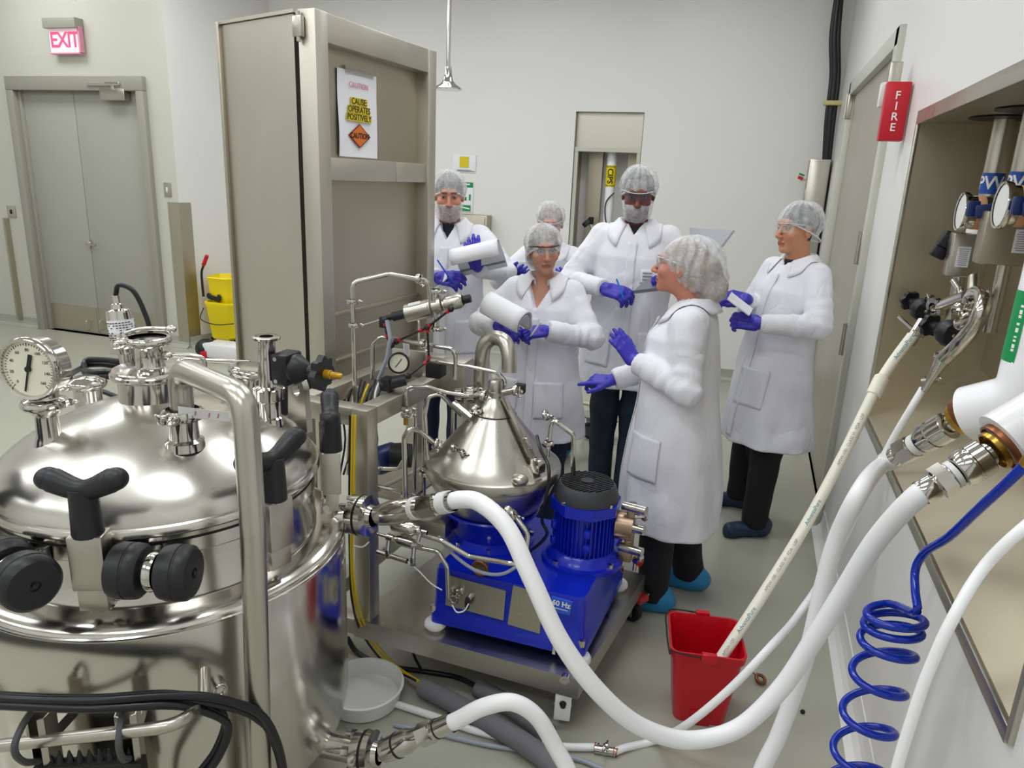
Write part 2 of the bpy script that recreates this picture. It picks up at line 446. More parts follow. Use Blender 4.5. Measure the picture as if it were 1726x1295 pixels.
# right wall (facing -X) with the valve recess and door opening; a runs from YB towards the camera
RY0, RY1, RZ0, RZ1 = 1.33, 3.32, 0.88, 2.07
SY0, SY1, SZ1 = 4.12, 6.10, 2.50
wall_with_holes('wall_right', 'wall', (XR, YB, 0), (0, -1, 0), (0, 0, 1), YB - Y0, CEIL,
                [(YB - RY1, YB - RY0, RZ0, RZ1), (YB - SY1, YB - SY0, 0, SZ1)], 0.1)['label'] = 'white painted right wall around the valve recess'
# coved bases
def cove(name, a, b, nrm, m='cove', h=0.11):
    a, b, nrm = Vector(a), Vector(b), Vector(nrm).normalized(); mb = MB()
    prof = [(0.004, h), (0.006, 0.06), (0.012, 0.03), (0.028, 0.010), (0.055, 0.001)]
    for i in range(len(prof) - 1):
        (d0, z0), (d1, z1) = prof[i], prof[i + 1]
        mb.quad(a + nrm * d0 + Vector((0, 0, z0)), b + nrm * d0 + Vector((0, 0, z0)), b + nrm * d1 + Vector((0, 0, z1)), a + nrm * d1 + Vector((0, 0, z1)))
    mb.quad(a + Vector((0, 0, h)), b + Vector((0, 0, h)), b + nrm * 0.004 + Vector((0, 0, h)), a + nrm * 0.004 + Vector((0, 0, h)))
    return struct(mb.build(name, m))
cove('baseboard_back', (XRET + 0.23, YB, 0), (XR, YB, 0), (0, -1, 0))
cove('baseboard_left', (X0, YL, 0), (DX0 - 0.08, YL, 0), (0, -1, 0))
cove('baseboard_corner', (DX1 + 0.09, YL, 0), (XRET, YL, 0), (0, -1, 0))
cove('baseboard_return', (XRET, YL, 0), (XRET + 0.23, YB, 0), (1, -0.18, 0))
cove('baseboard_right', (XR, Y0, 0), (XR, SY0 - 0.06, 0), (-1, 0, 0), 'wall')

# ------------------------------------------------------------------ double door
def door_set():
    r = root('door_1', 'grey double door with hinges and closer under the exit sign', None, ((DX0 + DX1) / 2, YL, 0), kind='structure')
    mb = MB(); t = 0.085
    for x in (DX0, DX1 - 0.0):
        s = -1 if x == DX0 else 1
        mb.box((x + s * 0.03, YL - 0.015, DZ1 / 2 - 0.0305), (0.09, 0.07, DZ1 - 0.05), bevel=0.006)
        mb.box((x - s * 0.02, YL + 0.07, DZ1 / 2), (0.05, 0.12, DZ1), bevel=0.004)
    mb.box(((DX0 + DX1) / 2, YL - 0.015, DZ1 + 0.01), (DX1 - DX0 + 0.15, 0.07, 0.13), bevel=0.006)
    mb.box(((DX0 + DX1) / 2, YL + 0.07, DZ1 - 0.02), (DX1 - DX0, 0.12, 0.05), bevel=0.004)
    mb.build('door_frame', 'frame_grey', r)
    split = -6.79
    split = at(140, 300, Y=YL + 0.04).x
    for x0, x1, nm in ((DX0 + 0.046, split - 0.003, 'a'), (split + 0.003, DX1 - 0.046, 'b')):
        leaf = MB().box(((x0 + x1) / 2, YL + 0.06, DZ1 / 2 - 0.02), (x1 - x0, 0.045, DZ1 - 0.06), bevel=0.003).build('door_leaf', 'door_grey', r)
        MB().box(((x0 + x1) / 2, YL + 0.034, 0.155), (x1 - x0 - 0.03, 0.004, 0.27)).build('kick_plate', 'kick', leaf)
    MB().box(((DX0 + DX1) / 2, YL + 0.11, DZ1 / 2), (DX1 - DX0, 0.02, DZ1)).build('stop', 'dark', r)
    # lever handle
    p = at(152, 410, Y=YL + 0.03); mb = MB()
    mb.cyl(p + Vector((0, 0.012, 0)), p + Vector((0, -0.02, 0)), 0.032); mb.cyl(p, p + Vector((0, -0.055, 0)), 0.011)
    mb.tube([p + Vector((0, -0.055, 0)), p + Vector((0.06, -0.06, -0.005)), p + Vector((0.13, -0.055, -0.012))], 0.010)
    mb.build('lever_handle', 'polish', r)
    for dx in (-0.05, 0.06):
        p = at(158 + (15 if dx > 0 else -8), 548, Y=YL + 0.03); mb = MB()
        mb.pipe([p + Vector((0, 0, 0.05)), p + Vector((0, -0.03, 0.05)), p + Vector((0, -0.03, -0.05)), p + Vector((0, 0, -0.05))], 0.006)
        mb.build('pull', 'polish', r)
    # closer
    p = at(196, 160, Y=YL); mb = MB().box(p + Vector((0, -0.02, 0)), (0.30, 0.075, 0.11), bevel=0.012)
    cl = mb.build('door_closer', 'steel', r)
    mb = MB(); mb.box(p + Vector((-0.16, -0.055, 0.085)), (0.26, 0.02, 0.022)); mb.box(p + Vector((0.03, -0.05, 0.09)), (0.17, 0.05, 0.03), bevel=0.004); mb.cyl(p + Vector((0.02, -0.05, 0.04)), p + Vector((0.02, -0.05, 0.11)), 0.022)
    mb.build('closer_arm', 'polish', cl)
    p = at(75, 148, Y=YL + 0.02); MB().box(p, (0.34, 0.04, 0.03), bevel=0.004).build('top_bracket', 'frame_grey', r)
    # scuffs
    return r
door_set()

# exit sign
def exit_sign():
    p = at(110, 62, Y=YL - 0.05); r = root('exit_sign', 'lit exit sign with pink letters above the grey double door', 'sign', p)
    MB().box(p + Vector((-0.015, 0.0, 0.115)), (0.40, 0.10, 0.09), bevel=0.006).build('housing', 'frame_grey', r)
    f = MB().box(p + Vector((0.0, 0.005, -0.03)), (0.37, 0.035, 0.235), bevel=0.006).build('face_panel', 'exit_face', r)
    text('lettering', 'EXIT', 0.19, p + Vector((0.005, -0.015, -0.035)), (1, 0, 0), (0, 0, 1), 'exit_red', f, bold=0.003, spacing=0.9)
    mb = MB(); mb.box(p + Vector((0.18, 0.005, -0.03)), (0.02, 0.045, 0.235)); mb.box(p + Vector((0, 0.005, -0.148)), (0.38, 0.045, 0.012)); mb.build('edge_trim', 'pink', r)
    MB().box(p + Vector((0, 0.035, 0.05)), (0.2, 0.03, 0.2)).build('back_plate', 'frame_grey', r)
exit_sign()

def plate(px, py, Y, wd, hg, label, slot=True):
    p = at(px, py, Y=Y); r = root('switch_plate', label, 'switch', p)
    MB().box(p + Vector((0, -0.004, 0)), (wd, 0.008, hg), bevel=0.003).build('cover_plate', 'steel', r)
    mb = MB(); mb.box(p + Vector((0, -0.012, 0)), (0.018, 0.012, 0.045), bevel=0.003); mb.build('toggle', 'white_pl' if slot else 'dark', r)
plate(283, 320, YL, 0.085, 0.135, 'steel switch plate on the grey wall above the corner guard')
plate(20, 357, YL, 0.12, 0.125, 'steel outlet plate left of the double door', False)

# corner guard (L-shaped steel)
mb = MB(); top = 1.39
mb.box((XRET - 0.062, YL - 0.004, 0.05 + top / 2), (0.13, 0.006, top)); mb.box((XRET + 0.012, YL + 0.065, 0.05 + top / 2), (0.006, 0.14, top), rot=-0.18)
tag(mb.build('corner_guard', 'kick', smooth=False), 'tall stainless corner guard beside the yellow mop bucket', 'corner guard')
mb = MB(); mb.box((-7.62, YL - 0.004, 0.62), (0.09, 0.006, 1.1)); mb.box((-7.575, YL - 0.03, 0.62), (0.006, 0.055, 1.1))
tag(mb.build('corner_guard', 'kick', smooth=False), 'short steel guard strip at the far left edge', 'corner guard')

# ------------------------------------------------------------------ niche in the back wall
def niche():
    r = root('wall_niche', 'steel lined utility niche in the back wall behind the tall man', 'niche', ((NX0 + NX1) / 2, YB, NZ0))
    d = 0.34; mb = MB(); e = 0.003
    x0, x1, z0, z1 = NX0 + e, NX1 - e, NZ0 + e, NZ1 - e
    mb.quad((x0, YB + d, z0), (x1, YB + d, z0), (x1, YB + d, z1), (x0, YB + d, z1)); mb.build('back_panel', 'wall', r, False)
    mb = MB()
    for x in (x0, x1): mb.quad((x, YB - 0.004, z0), (x, YB + d, z0), (x, YB + d, z1), (x, YB - 0.004, z1))
    mb.quad((x0, YB, z1), (x1, YB, z1), (x1, YB + d, z1), (x0, YB + d, z1)); mb.quad((x0, YB, z0), (x1, YB, z0), (x1, YB + d, z0), (x0, YB + d, z0))
    mb.build('steel_lining', 'steel_dark', r, False)
    h = at(1030, 219, Y=YB); zt = at(1030, 249, Y=YB).z
    MB().box(((x0 + x1) / 2, YB + 0.06, (z1 + zt) / 2), (x1 - x0 - 0.004, 0.02, z1 - zt)).build('header_panel', 'steel_flat', r)
    mb = MB()
    mb.box(((x0 + x1) / 2, YB + 0.03, zt - 0.02), (x1 - x0 - 0.004, 0.04, 0.04)); mb.box((x0 + 0.02, YB + 0.03, (z0 + zt) / 2 - 0.021), (0.035, 0.04, zt - z0 - 0.042)); mb.box((x1 - 0.02, YB + 0.03, (z0 + zt) / 2 - 0.021), (0.035, 0.04, zt - z0 - 0.042))
    mb.build('inner_frame', 'wall_grey', r)
    mb = MB(); mb.box((x0 + 0.16, YB + 0.30, (z0 + zt) / 2), (0.14, 0.06, zt - z0 - 0.01)); mb.box((x1 - 0.10, YB + 0.30, (z0 + zt) / 2), (0.12, 0.06, zt - z0 - 0.01)); mb.build('side_strip', 'steel_dark', r)
    return zt
nzt = niche()
def pipe_cips():
    a = at(1031, 262, Y=YB + 0.16); b = at(1018, 470, Y=YB + 0.16); a = Vector((b.x * 0.5 + a.x * 0.5, YB + 0.16, nzt + 0.05)); b = Vector((a.x, a.y, NZ0 + 0.01))
    r = root('riser_pipe', 'white riser pipe with yellow CIPS label in the wall niche', 'pipe', b)
    MB().cyl(b, a, 0.047, n=24).build('pipe_body', 'white_pvc', r)
    c = at(1027, 297, Y=YB + 0.11); zc = c.z
    lab = MB().cyl((a.x, a.y, zc - 0.10), (a.x, a.y, zc + 0.10), 0.0485, n=24, caps=False).build('label_band', 'yellow', r)
    def wrap(x, y, z):
        ang = y / 0.049; return Vector((a.x + math.sin(ang) * 0.0498, a.y - math.cos(ang) * 0.0498, zc - x))
    text('lettering', 'CIPS', 0.075, (0, 0, 0), (1, 0, 0), (0, 1, 0), 'ink', lab, depth=0, wrap=wrap, bold=0.002)
    mb = MB()
    for s in (-0.088, 0.088):
        for k in range(-3, 4):
            an = k * 0.3; mb.box((a.x + math.sin(an) * 0.0492, a.y - math.cos(an) * 0.0492, zc + s), (0.007, 0.001, 0.016), rot=Matrix.Rotation(an, 3, 'Z'))
    mb.build('hazard_dashes', 'ink', lab, False)
    # valve at its foot
    p = at(996, 378, Y=YB + 0.08); r2 = root('niche_valve', 'small valve with black wheel in the wall niche', 'valve', p)
    mb = MB(); mb.cyl(p + Vector((0.06, 0.0, -0.13)), p, 0.02); mb.pipe([p + Vector((0.03, 0, -0.05)), p + Vector((0.10, 0.02, -0.12)), p + Vector((0.10, 0.02, NZ0 + 0.02 - p.z))], 0.022); mb.build('valve_body', 'polish', r2)
    mb = MB(); mb.cyl(p + Vector((-0.02, 0, 0.0)), p + Vector((-0.05, 0, 0.03)), 0.055, n=10); mb.cyl(p + Vector((0, 0, 0)), p + Vector((0.0, 0, 0.07)), 0.025); mb.build('handwheel', 'black', r2)
    mb = MB(); mb.tube([at(1035, 325, Y=YB + 0.1), at(1022, 340, Y=YB + 0.1), at(1020, 365, Y=YB + 0.1), at(1024, 385, Y=YB + 0.1)], 0.006); tag(mb.build('niche_cable', 'cable'), 'thin black cable hanging in front of the CIPS pipe', 'cable')
pipe_cips()

# signs on the back wall
def paper_sign_yellow():
    p = at(783, 276, Y=YB); wdt = (at(803, 276, Y=YB) - at(764, 276, Y=YB)).length; ht = abs(at(783, 262, Y=YB).z - at(783, 292, Y=YB).z)
    r = root('wall_notice', 'white wall notice with a yellow square on the back wall', 'sign', p)
    MB().box(p + Vector((0, -0.006, 0)), (wdt, 0.008, ht), bevel=0.002).build('board', 'paper', r)
    s = MB().box(p + Vector((0.0, -0.0115, 0.015)), (wdt * 0.40, 0.003, ht * 0.62)).build('yellow_square', 'yellow_dark', r)
    mb = MB(); mb.box(p + Vector((0, -0.0105, -ht * 0.42)), (wdt * 0.9, 0.002, 0.006)); mb.box(p + Vector((0, -0.0105, -ht * 0.36)), (wdt * 0.6, 0.002, 0.004)); mb.build('text_line', 'ink', r)
    p = at(784, 332, Y=YB); ht = abs(at(784, 307, Y=YB).z - at(784, 358, Y=YB).z); wdt = 0.18
    r = root('safety_poster', 'green and white safety poster beside the bearded man with notepad', 'poster', p)
    MB().box(p + Vector((0, -0.005, 0)), (wdt, 0.006, ht), bevel=0.002).build('board', 'paper', r)
    MB().box(p + Vector((0, -0.0095, ht * 0.40)), (wdt * 0.96, 0.002, ht * 0.17)).build('green_header', 'green', r)
    mb = MB(); mb.box(p + Vector((-0.03, -0.0095, -ht * 0.06)), (wdt * 0.55, 0.002, ht * 0.12)); mb.box(p + Vector((0.055, -0.0095, -ht * 0.01)), (0.02, 0.002, ht * 0.2)); mb.build('green_mark', 'green', r)
    MB().box(p + Vector((-0.01, -0.0095, -ht * 0.37)), (wdt * 0.85, 0.002, ht * 0.2)).build('green_footer', 'green', r)
    MB().torus(p + Vector((-0.02, -0.0095, ht * 0.17)), (0, 1, 0), 0.03, 0.004).build('round_mark', 'steel', r)
    mb = MB(); mb.box(p + Vector((0, -0.011, ht * 0.42)), (wdt * 0.6, 0.001, 0.012)); mb.box(p + Vector((0, -0.011, -ht * 0.36)), (wdt * 0.6, 0.001, 0.012), rot=Matrix.Rotation(0.15, 3, 'Y')); mb.build('white_line', 'white_ink', r)
    p = at(800, 362, Y=YB - 0.09); q = at(822, 430, Y=YB - 0.09)
    r = root('wall_box', 'small steel wall box behind the bearded man with notepad', 'box', (p + q) / 2)
    MB().box(((p.x - 0.16 + q.x) / 2, YB - 0.075, p.z - 0.26), (q.x - p.x + 0.16, 0.14, 0.52), bevel=0.006).build('body', 'steel_dark', r)
    MB().box(((p.x - 0.16 + q.x) / 2, YB - 0.152, p.z - 0.26), (q.x - p.x + 0.12, 0.012, 0.48), bevel=0.004).build('lid', 'steel_dark', r)
paper_sign_yellow()

# emergency shower head hanging from the ceiling
def shower():
    p = at(755, 150, Y=4.9); r = root('safety_shower', 'chrome shower head hanging on a thin pipe from the ceiling', 'shower', p)
    MB().cyl(p + Vector((0, 0, 0.10)), (p.x, p.y, CEIL), 0.014).build('drop_pipe', 'polish', r)
    MB().lathe([(0.0, 0.14), (0.022, 0.138), (0.026, 0.09), (0.03, 0.075), (0.036, 0.05), (0.055, 0.03), (0.085, 0.012), (0.095, 0.002), (0.095, -0.006), (0.0, -0.006)], p, n=32).build('bell', 'polish', r)
    MB().cyl((p.x, p.y, CEIL - 0.02), (p.x, p.y, CEIL), 0.05).build('ceiling_flange', 'polish', r)
shower()

# ------------------------------------------------------------------ steel door on the right wall
def right_door():
    r = root('door_2', 'tall steel door panel in the right wall behind the leaning man', None, (XR, (SY0 + SY1) / 2, 0), kind='structure')
    mb = MB()
    for y in (SY0, SY1): mb.box((XR - 0.005, y, SZ1 / 2 + 0.03), (0.05, 0.09, SZ1 + 0.06), bevel=0.005)
    mb.box((XR - 0.005, (SY0 + SY1) / 2, SZ1 + 0.015), (0.05, SY1 - SY0 + 0.09, 0.09), bevel=0.005); mb.build('door_frame', 'wall_grey', r)
    leaf = MB().box((XR + 0.035, (SY0 + SY1) / 2, SZ1 / 2 - 0.01), (0.05, SY1 - SY0 - 0.1, SZ1 - 0.04), bevel=0.004).build('door_leaf', 'steel_flat', r)
    for px, py in ((1448, 412), (1437, 580), (1407, 205), (1380, 710)):
        p = at(px, py, X=XR - 0.005); 
        y = SY0 + 0.03 if px > 1430 else SY1 - 0.03
        mb = MB(); mb.box((XR - 0.02, y, p.z), (0.03, 0.05, 0.17), bevel=0.004); mb.cyl((XR - 0.04, y, p.z - 0.085), (XR - 0.04, y, p.z + 0.085), 0.012); mb.build('hinge', 'steel', r)
    for zz in (1.16, 0.96):
        mb = MB(); y0 = SY1 - 0.5; mb.pipe([(XR + 0.01, y0, zz), (XR - 0.07, y0, zz), (XR - 0.07, y0 + 0.34, zz), (XR + 0.01, y0 + 0.34, zz)], 0.016, 0.03); mb.build('pull_bar', 'steel_dark', r)
right_door()

def fire_sign():
    p = at(1507, 189, X=XR - 0.055); r = root('fire_alarm', 'red fire alarm box on the right wall above the steel recess', 'alarm', p)
    MB().box(p + Vector((0, 0, 0)), (0.095, 0.06, 0.235), bevel=0.006).build('housing', 'fire', r)
    f = p + Vector((0, -0.0315, 0))
    for i, ch in enumerate('FIRE'):
        text('letter', ch, 0.045, f + Vector((0.0, 0, 0.062 - i * 0.042)), (1, 0, 0), (0, 0, 1), 'white_ink', r, bold=0.0004)
    mb = MB(); q = p + Vector((-0.03, 0.075, 0.075)); mb.box(q, (0.06, 0.05, 0.10), bevel=0.006); mb.build('strobe_lens', 'white_pl', r)
    mb = MB(); mb.box(q + Vector((0.02, 0.03, 0.03)), (0.05, 0.06, 0.21), bevel=0.004); mb.build('strobe_back', 'steel', r)
fire_sign()

# electrical box with black cables in the corner
def elbox():
    Yb = YB - 0.11; a = at(1366, 268, Y=Yb - 0.12); b = at(1410, 272, Y=Yb - 0.12); x0, x1 = a.x, min(b.x, XR - 0.02)
    r = root('electrical_box', 'narrow steel electrical box in the corner behind the leaning man', 'box', ((x0 + x1) / 2, Yb, 0.9))
    MB().box(((x0 + x1) / 2, Yb - 0.01, (a.z + 0.9) / 2), (x1 - x0, 0.22, a.z - 0.9), bevel=0.006).build('body', 'steel', r)
    MB().box(((x0 + x1) / 2, Yb - 0.125, (a.z + 0.9) / 2), (x1 - x0 - 0.02, 0.012, a.z - 0.94), bevel=0.004).build('cover', 'steel', r)
    mb = MB(); p = at(1357, 322, Y=Yb - 0.05); mb.cyl(p + Vector((-0.0, 0, 0)), (x0, p.y, p.z), 0.02); mb.box(p + Vector((0.012, 0, -0.05)), (0.03, 0.05, 0.12), bevel=0.004); mb.build('side_latch', 'steel', r)
    k = at(1351, 297, Y=Yb - 0.05)
    mb = MB(); mb.box(k + Vector((0.0, 0, 0.012)), (0.045, 0.03, 0.016), rot=Matrix.Rotation(0.35, 3, 'Y')); mb.build('green_tag', 'green', r)
    mb = MB(); mb.box(k + Vector((-0.006, 0, -0.016)), (0.045, 0.03, 0.026), rot=Matrix.Rotation(0.35, 3, 'Y')); mb.build('red_tag', 'fire', r)
    mb = MB(); mb.box(k + Vector((0.02, 0.01, -0.03)), (0.05, 0.02, 0.02)); mb.build('tag_clip', 'steel', r)
    for i, dx in enumerate((0.0, 0.04, -0.035)):
        pts = [at(1393 + dx * 100, 272, Y=Yb - 0.03), at(1399 + dx * 150, 200, Y=Yb - 0.03), at(1407 + dx * 150, 130, Y=Yb - 0.03), at(1407 + dx * 150, 60, Y=Yb - 0.03), at(1416 + dx * 100, -20, Y=Yb - 0.03)]
        pts.append(Vector((pts[-1].x, pts[-1].y, CEIL - 0.01)))
        lb = ['thickest black cable rising from the corner electrical box', 'right hand black cable rising from the corner electrical box', 'left hand black cable rising from the corner electrical box'][i]
        tag(MB().tube(pts, 0.026 - 0.006 * (i > 0), n=10).build('power_cable', 'cable'), lb, 'cable')
    c = at(1404, 174, Y=Yb - 0.06); r2 = root('cable_clamp', 'yellowed clamp holding the black cables in the corner', 'clamp', c)
    MB().box(c, (0.15, 0.09, 0.035), bevel=0.006).build('clamp_body', mat('yellowed_plastic', '#c9bd83', 0.5), r2)
    mb = MB(); mb.cyl(c + Vector((0.06, 0.02, 0)), (XR, c.y + 0.02, c.z), 0.010); mb.build('clamp_rod', 'steel', r2)
elbox()

# ------------------------------------------------------------------ recess in the right wall
RD = 0.93
def recess():
    r = root('valve_recess', 'stainless steel valve recess let into the right wall', 'recess', (XR, (RY0 + RY1) / 2, RZ0))
    e = 0.004; zb = 1.13
    mb = MB(); mb.quad((XR, RY1 - e, RZ0 + e), (RD, RY1 - e, zb), (RD, RY1 - e, RZ1 - e), (XR, RY1 - e, RZ1 - e)); mb.build('end_panel', 'recess_steel', r, False)
    mb = MB(); mb.quad((XR, RY0 + e, RZ0 + e), (RD, RY0 + e, zb), (RD, RY0 + e, RZ1 - e), (XR, RY0 + e, RZ1 - e)); mb.build('end_panel', 'recess_steel', r, False)
    mb = MB(); mb.quad((RD, RY0 + e, zb), (RD, RY1 - e, zb), (RD, RY1 - e, RZ1 - e), (RD, RY0 + e, RZ1 - e)); mb.build('back_panel', 'recess_steel', r, False)
    mb = MB(); mb.quad((XR, RY0 + e, RZ0 + e), (XR, RY1 - e, RZ0 + e), (RD, RY1 - e, zb), (RD, RY0 + e, zb)); mb.build('sloped_sill', 'recess_steel', r, False)
    mb = MB(); mb.quad((XR, RY0 + e, RZ1 - e), (XR, RY1 - e, RZ1 - e), (RD, RY1 - e, RZ1 - e), (RD, RY0 + e, RZ1 - e)); mb.build('soffit', 'recess_steel', r, False)
    mb = MB(); t = 0.055
    mb.box((XR - 0.004, RY1 + 0.004, (RZ0 + RZ1) / 2), (0.014, 0.022, RZ1 - RZ0), bevel=0.003); mb.box((XR - 0.004, RY0 - 0.004, (RZ0 + RZ1) / 2), (0.014, 0.022, RZ1 - RZ0 + 0.04), bevel=0.003)
    mb.box((XR - 0.004, (RY0 + RY1) / 2, RZ1 + 0.018), (0.014, RY1 - RY0 + 0.03, 0.05), bevel=0.003); mb.box((XR - 0.004, (RY0 + RY1) / 2, RZ0 - 0.012), (0.014, RY1 - RY0, 0.035), bevel=0.003)
    mb.build('trim_frame', 'steel', r)
recess()

# ------------------------------------------------------------------ ceiling lamps
def lamp_at(x, y, k):
    rows = ['first', 'second', 'third', 'fourth']
    r = root('ceiling_light', 'recessed ceiling light panel outside the picture', 'light', (x, y, CEIL), group='ceiling light panels')
    mb = MB(); 
    for sx in (-1, 1): mb.box((x + sx * 0.62, y, CEIL - 0.012), (0.04, 0.64, 0.024))
    for sy in (-1, 1): mb.box((x, y + sy * 0.32, CEIL - 0.012), (1.28, 0.04, 0.024))
    mb.build('frame', 'white_pl', r, False)
    MB().box((x, y, CEIL - 0.006), (1.2, 0.6, 0.01)).build('diffuser', 'lamp', r, False)
    ld = bpy.data.lights.new('lamp_tube', 'AREA'); ld.shape = 'RECTANGLE'; ld.size = 1.2; ld.size_y = 0.6; ld.energy = LAMP_W; ld.color = (0.97, 0.99, 1.0)
    lo = bpy.data.objects.new('lamp_tube', ld); COL.objects.link(lo); lo.location = (0, 0, -0.03); lo.parent = r
for k, (x, y) in enumerate(LAMPS): lamp_at(x, y, k)
# ================================================================== TANK
TC = Vector((-1.43, 1.45, 0.0))
def polar(th, r, z): return TC + Vector((r * math.cos(math.radians(th)), r * math.sin(math.radians(th)), z))

def clamp_ring(mb, c, d, r, h=0.012, wing=None):
    """tri-clamp: ring with a V-shaped rim and a wing nut bolt on one side"""
    mb.lathe([(r * 0.85, -h), (r, -h * 0.9), (r * 1.08, -h * 0.3), (r * 1.08, h * 0.3), (r, h * 0.9), (r * 0.85, h)], c, d, 28)
    if wing is not None:
        c = Vector(c); wd = Vector(wing).normalized(); t = Vector(d).normalized().cross(wd).normalized()
        p = c + wd * r * 1.12
        mb.box(p, (h * 2.2, h * 1.8, h * 1.8), rot=Matrix((wd, t, Vector(d).normalized())).transposed(), bevel=h * 0.2)
        mb.cyl(p - t * h * 2.4, p + t * h * 2.4, h * 0.45, n=8)
        mb.ell(p + t * h * 2.6, (h * 1.5, h * 0.5, h * 0.9), Matrix((wd, t, Vector(d).normalized())).transposed(), 10, 6)
        mb.ell(p + t * h * 3.2 + wd * h * 0.8, (h * 0.6, h * 0.9, h * 0.4), None, 8, 6)

def dome_z(r):
    P = [(0.0, 1.222), (0.07, 1.216), (0.15, 1.195), (0.22, 1.168), (0.28, 1.140), (0.33, 1.110), (0.365, 1.080), (0.385, 1.056), (0.393, 1.035)]
    for (r0, z0), (r1, z1) in zip(P, P[1:]):
        if r <= r1: return z0 + (z1 - z0) * (r - r0) / (r1 - r0)
    return 1.03

def tank():
    r = root('process_tank', 'large polished stainless steel process tank with domed lid in the foreground', 'tank', TC)
    prof = [(rr, dome_z(rr)) for rr in [0.0, 0.035, 0.07, 0.11, 0.15, 0.185, 0.22, 0.25, 0.28, 0.305, 0.33, 0.348, 0.365, 0.376, 0.385, 0.390, 0.393]]
    # soften the profile
    for _ in range(2):
        prof = [prof[0]] + [((prof[i - 1][0] + 2 * prof[i][0] + prof[i + 1][0]) / 4, (prof[i - 1][1] + 2 * prof[i][1] + prof[i + 1][1]) / 4) for i in range(1, len(prof) - 1)] + [prof[-1]]
    lid = MB().lathe(prof + [(0.394, 1.030), (0.399, 1.026)], TC, n=128).build('domed_lid', 'lid', r)
    MB().lathe([(0.36, 1.026), (0.402, 1.027), (0.406, 1.021), (0.406, 1.012), (0.402, 1.007), (0.394, 1.005), (0.392, 0.992), (0.36, 0.992)], TC, n=128).build('lid_flange', 'tank', r)
    MB().lathe([(0.37, 0.992), (0.3925, 0.992), (0.3925, 0.986), (0.37, 0.986)], TC, n=128).build('gasket', 'rubber', r)
    MB().lathe([(0.36, 0.986), (0.3935, 0.986), (0.394, 0.955), (0.389, 0.950), (0.388, 0.93), (0.388, 0.846), (0.391, 0.842), (0.391, 0.838), (0.386, 0.834)], TC, n=128).build('vessel_shell', 'tank', r)
    jk = MB().lathe([(0.386, 0.836), (0.41, 0.836), (0.44, 0.831), (0.458, 0.823), (0.467, 0.813), (0.470, 0.80), (0.470, 0.30), (0.46, 0.24), (0.40, 0.19), (0.25, 0.15), (0.0, 0.14)], TC, n=160).build('jacket', 'tank', r)
    MB().lathe([(0.469, 0.812), (0.472, 0.809), (0.472, 0.806), (0.469, 0.803)], TC, n=128).build('weld_seam', 'polish', jk)
    for th in (45, 135, 225, 315):
        p = polar(th, 0.33, 0); mb = MB(); mb.cyl(p + Vector((0, 0, 0.03)), p + Vector((0, 0, 0.26)), 0.03); mb.cyl(p, p + Vector((0, 0, 0.03)), 0.045); mb.build('leg', 'steel', r)
    # centre neck
    c = TC + Vector((-0.012, 0.0, 0))
    nk = MB().lathe([(0.082, 1.205), (0.080, 1.235), (0.079, 1.262), (0.082, 1.264), (0.092, 1.266), (0.094, 1.273), (0.094, 1.284), (0.090, 1.290), (0.05, 1.292), (0.037, 1.294), (0.034, 1.30), (0.034, 1.346), (0.037, 1.35), (0.05, 1.352), (0.052, 1.360), (0.05, 1.366), (0.0, 1.366)], c, n=48).build('center_neck', 'polish', r)
    mb = MB(); clamp_ring(mb, c + Vector((0, 0, 1.362)), (0, 0, 1), 0.053, 0.010, (-0.8, -0.6, 0)); mb.build('neck_clamp', 'polish', nk)
    mb = MB(); clamp_ring(mb, c + Vector((0, 0, 1.277)), (0, 0, 1), 0.090, 0.011, (0.5, 0.9, 0)); mb.build('neck_clamp', 'polish', nk)
    mb = MB(); q = c + Vector((0, 0, 1.375)); mb.tube([q + Vector((-0.06, -0.01, 0.0)), q + Vector((-0.03, 0.0, 0.012)), q + Vector((0.02, 0.0, 0.02)), q + Vector((0.065, 0.01, 0.022))], 0.006); mb.ell(q + Vector((0.068, 0.01, 0.022)), (0.015, 0.012, 0.01)); mb.build('clamp_lever', 'polish', nk)
    mb = MB(); s = c + Vector((0.034, 0.01, 1.325)); mb.pipe([s, s + Vector((0.06, 0.03, 0.0)), s + Vector((0.09, 0.045, -0.005)), s + Vector((0.09, 0.045, -0.09))], 0.006, 0.02); mb.ell(s + Vector((0.01, 0.003, 0)), (0.016, 0.012, 0.012)); mb.build('side_tube', 'polish', nk)
    # pressure gauge
    g0 = Vector((-1.553, 1.232, 1.150))
    mb = MB(); mb.lathe([(0.036, -0.02), (0.030, 0.0), (0.026, 0.012), (0.025, 0.06), (0.03, 0.066), (0.034, 0.075)], g0, n=32)
    mb.lathe([(0.034, 0.075), (0.044, 0.078), (0.044, 0.10), (0.034, 0.104), (0.032, 0.108), (0.032, 0.135), (0.02, 0.139), (0.011, 0.142), (0.011, 0.21)], g0, n=32)
    gp = mb.build('gauge_port', 'polish', r)
    mb = MB(); clamp_ring(mb, g0 + Vector((0, 0, 0.089)), (0, 0, 1), 0.047, 0.011, (0.9, -0.1, 0.1)); mb.build('port_clamp', 'polish', gp)
    gc = at(50, 622, Y=1.20); gn = Vector((0.20, -0.97, 0.03)).normalized()
    mb = MB(); R = 0.072
    mb.lathe([(0.0, -0.055), (R * 0.86, -0.055), (R * 0.92, -0.05), (R * 0.92, -0.012), (R, -0.010), (R * 1.04, -0.004), (R * 1.04, 0.006), (R * 0.98, 0.012), (R * 0.90, 0.010), (R * 0.88, 0.002)], gc, gn, 48)
    ga = mb.build('gauge_case', 'polish', r)
    MB().cyl(gc + gn * 0.0005, gc + gn * 0.002, R * 0.885, n=48).build('gauge_dial', 'dial', ga)
    u = Vector((0, 0, 1)).cross(gn).normalized(); vv = gn.cross(u); mb = MB()
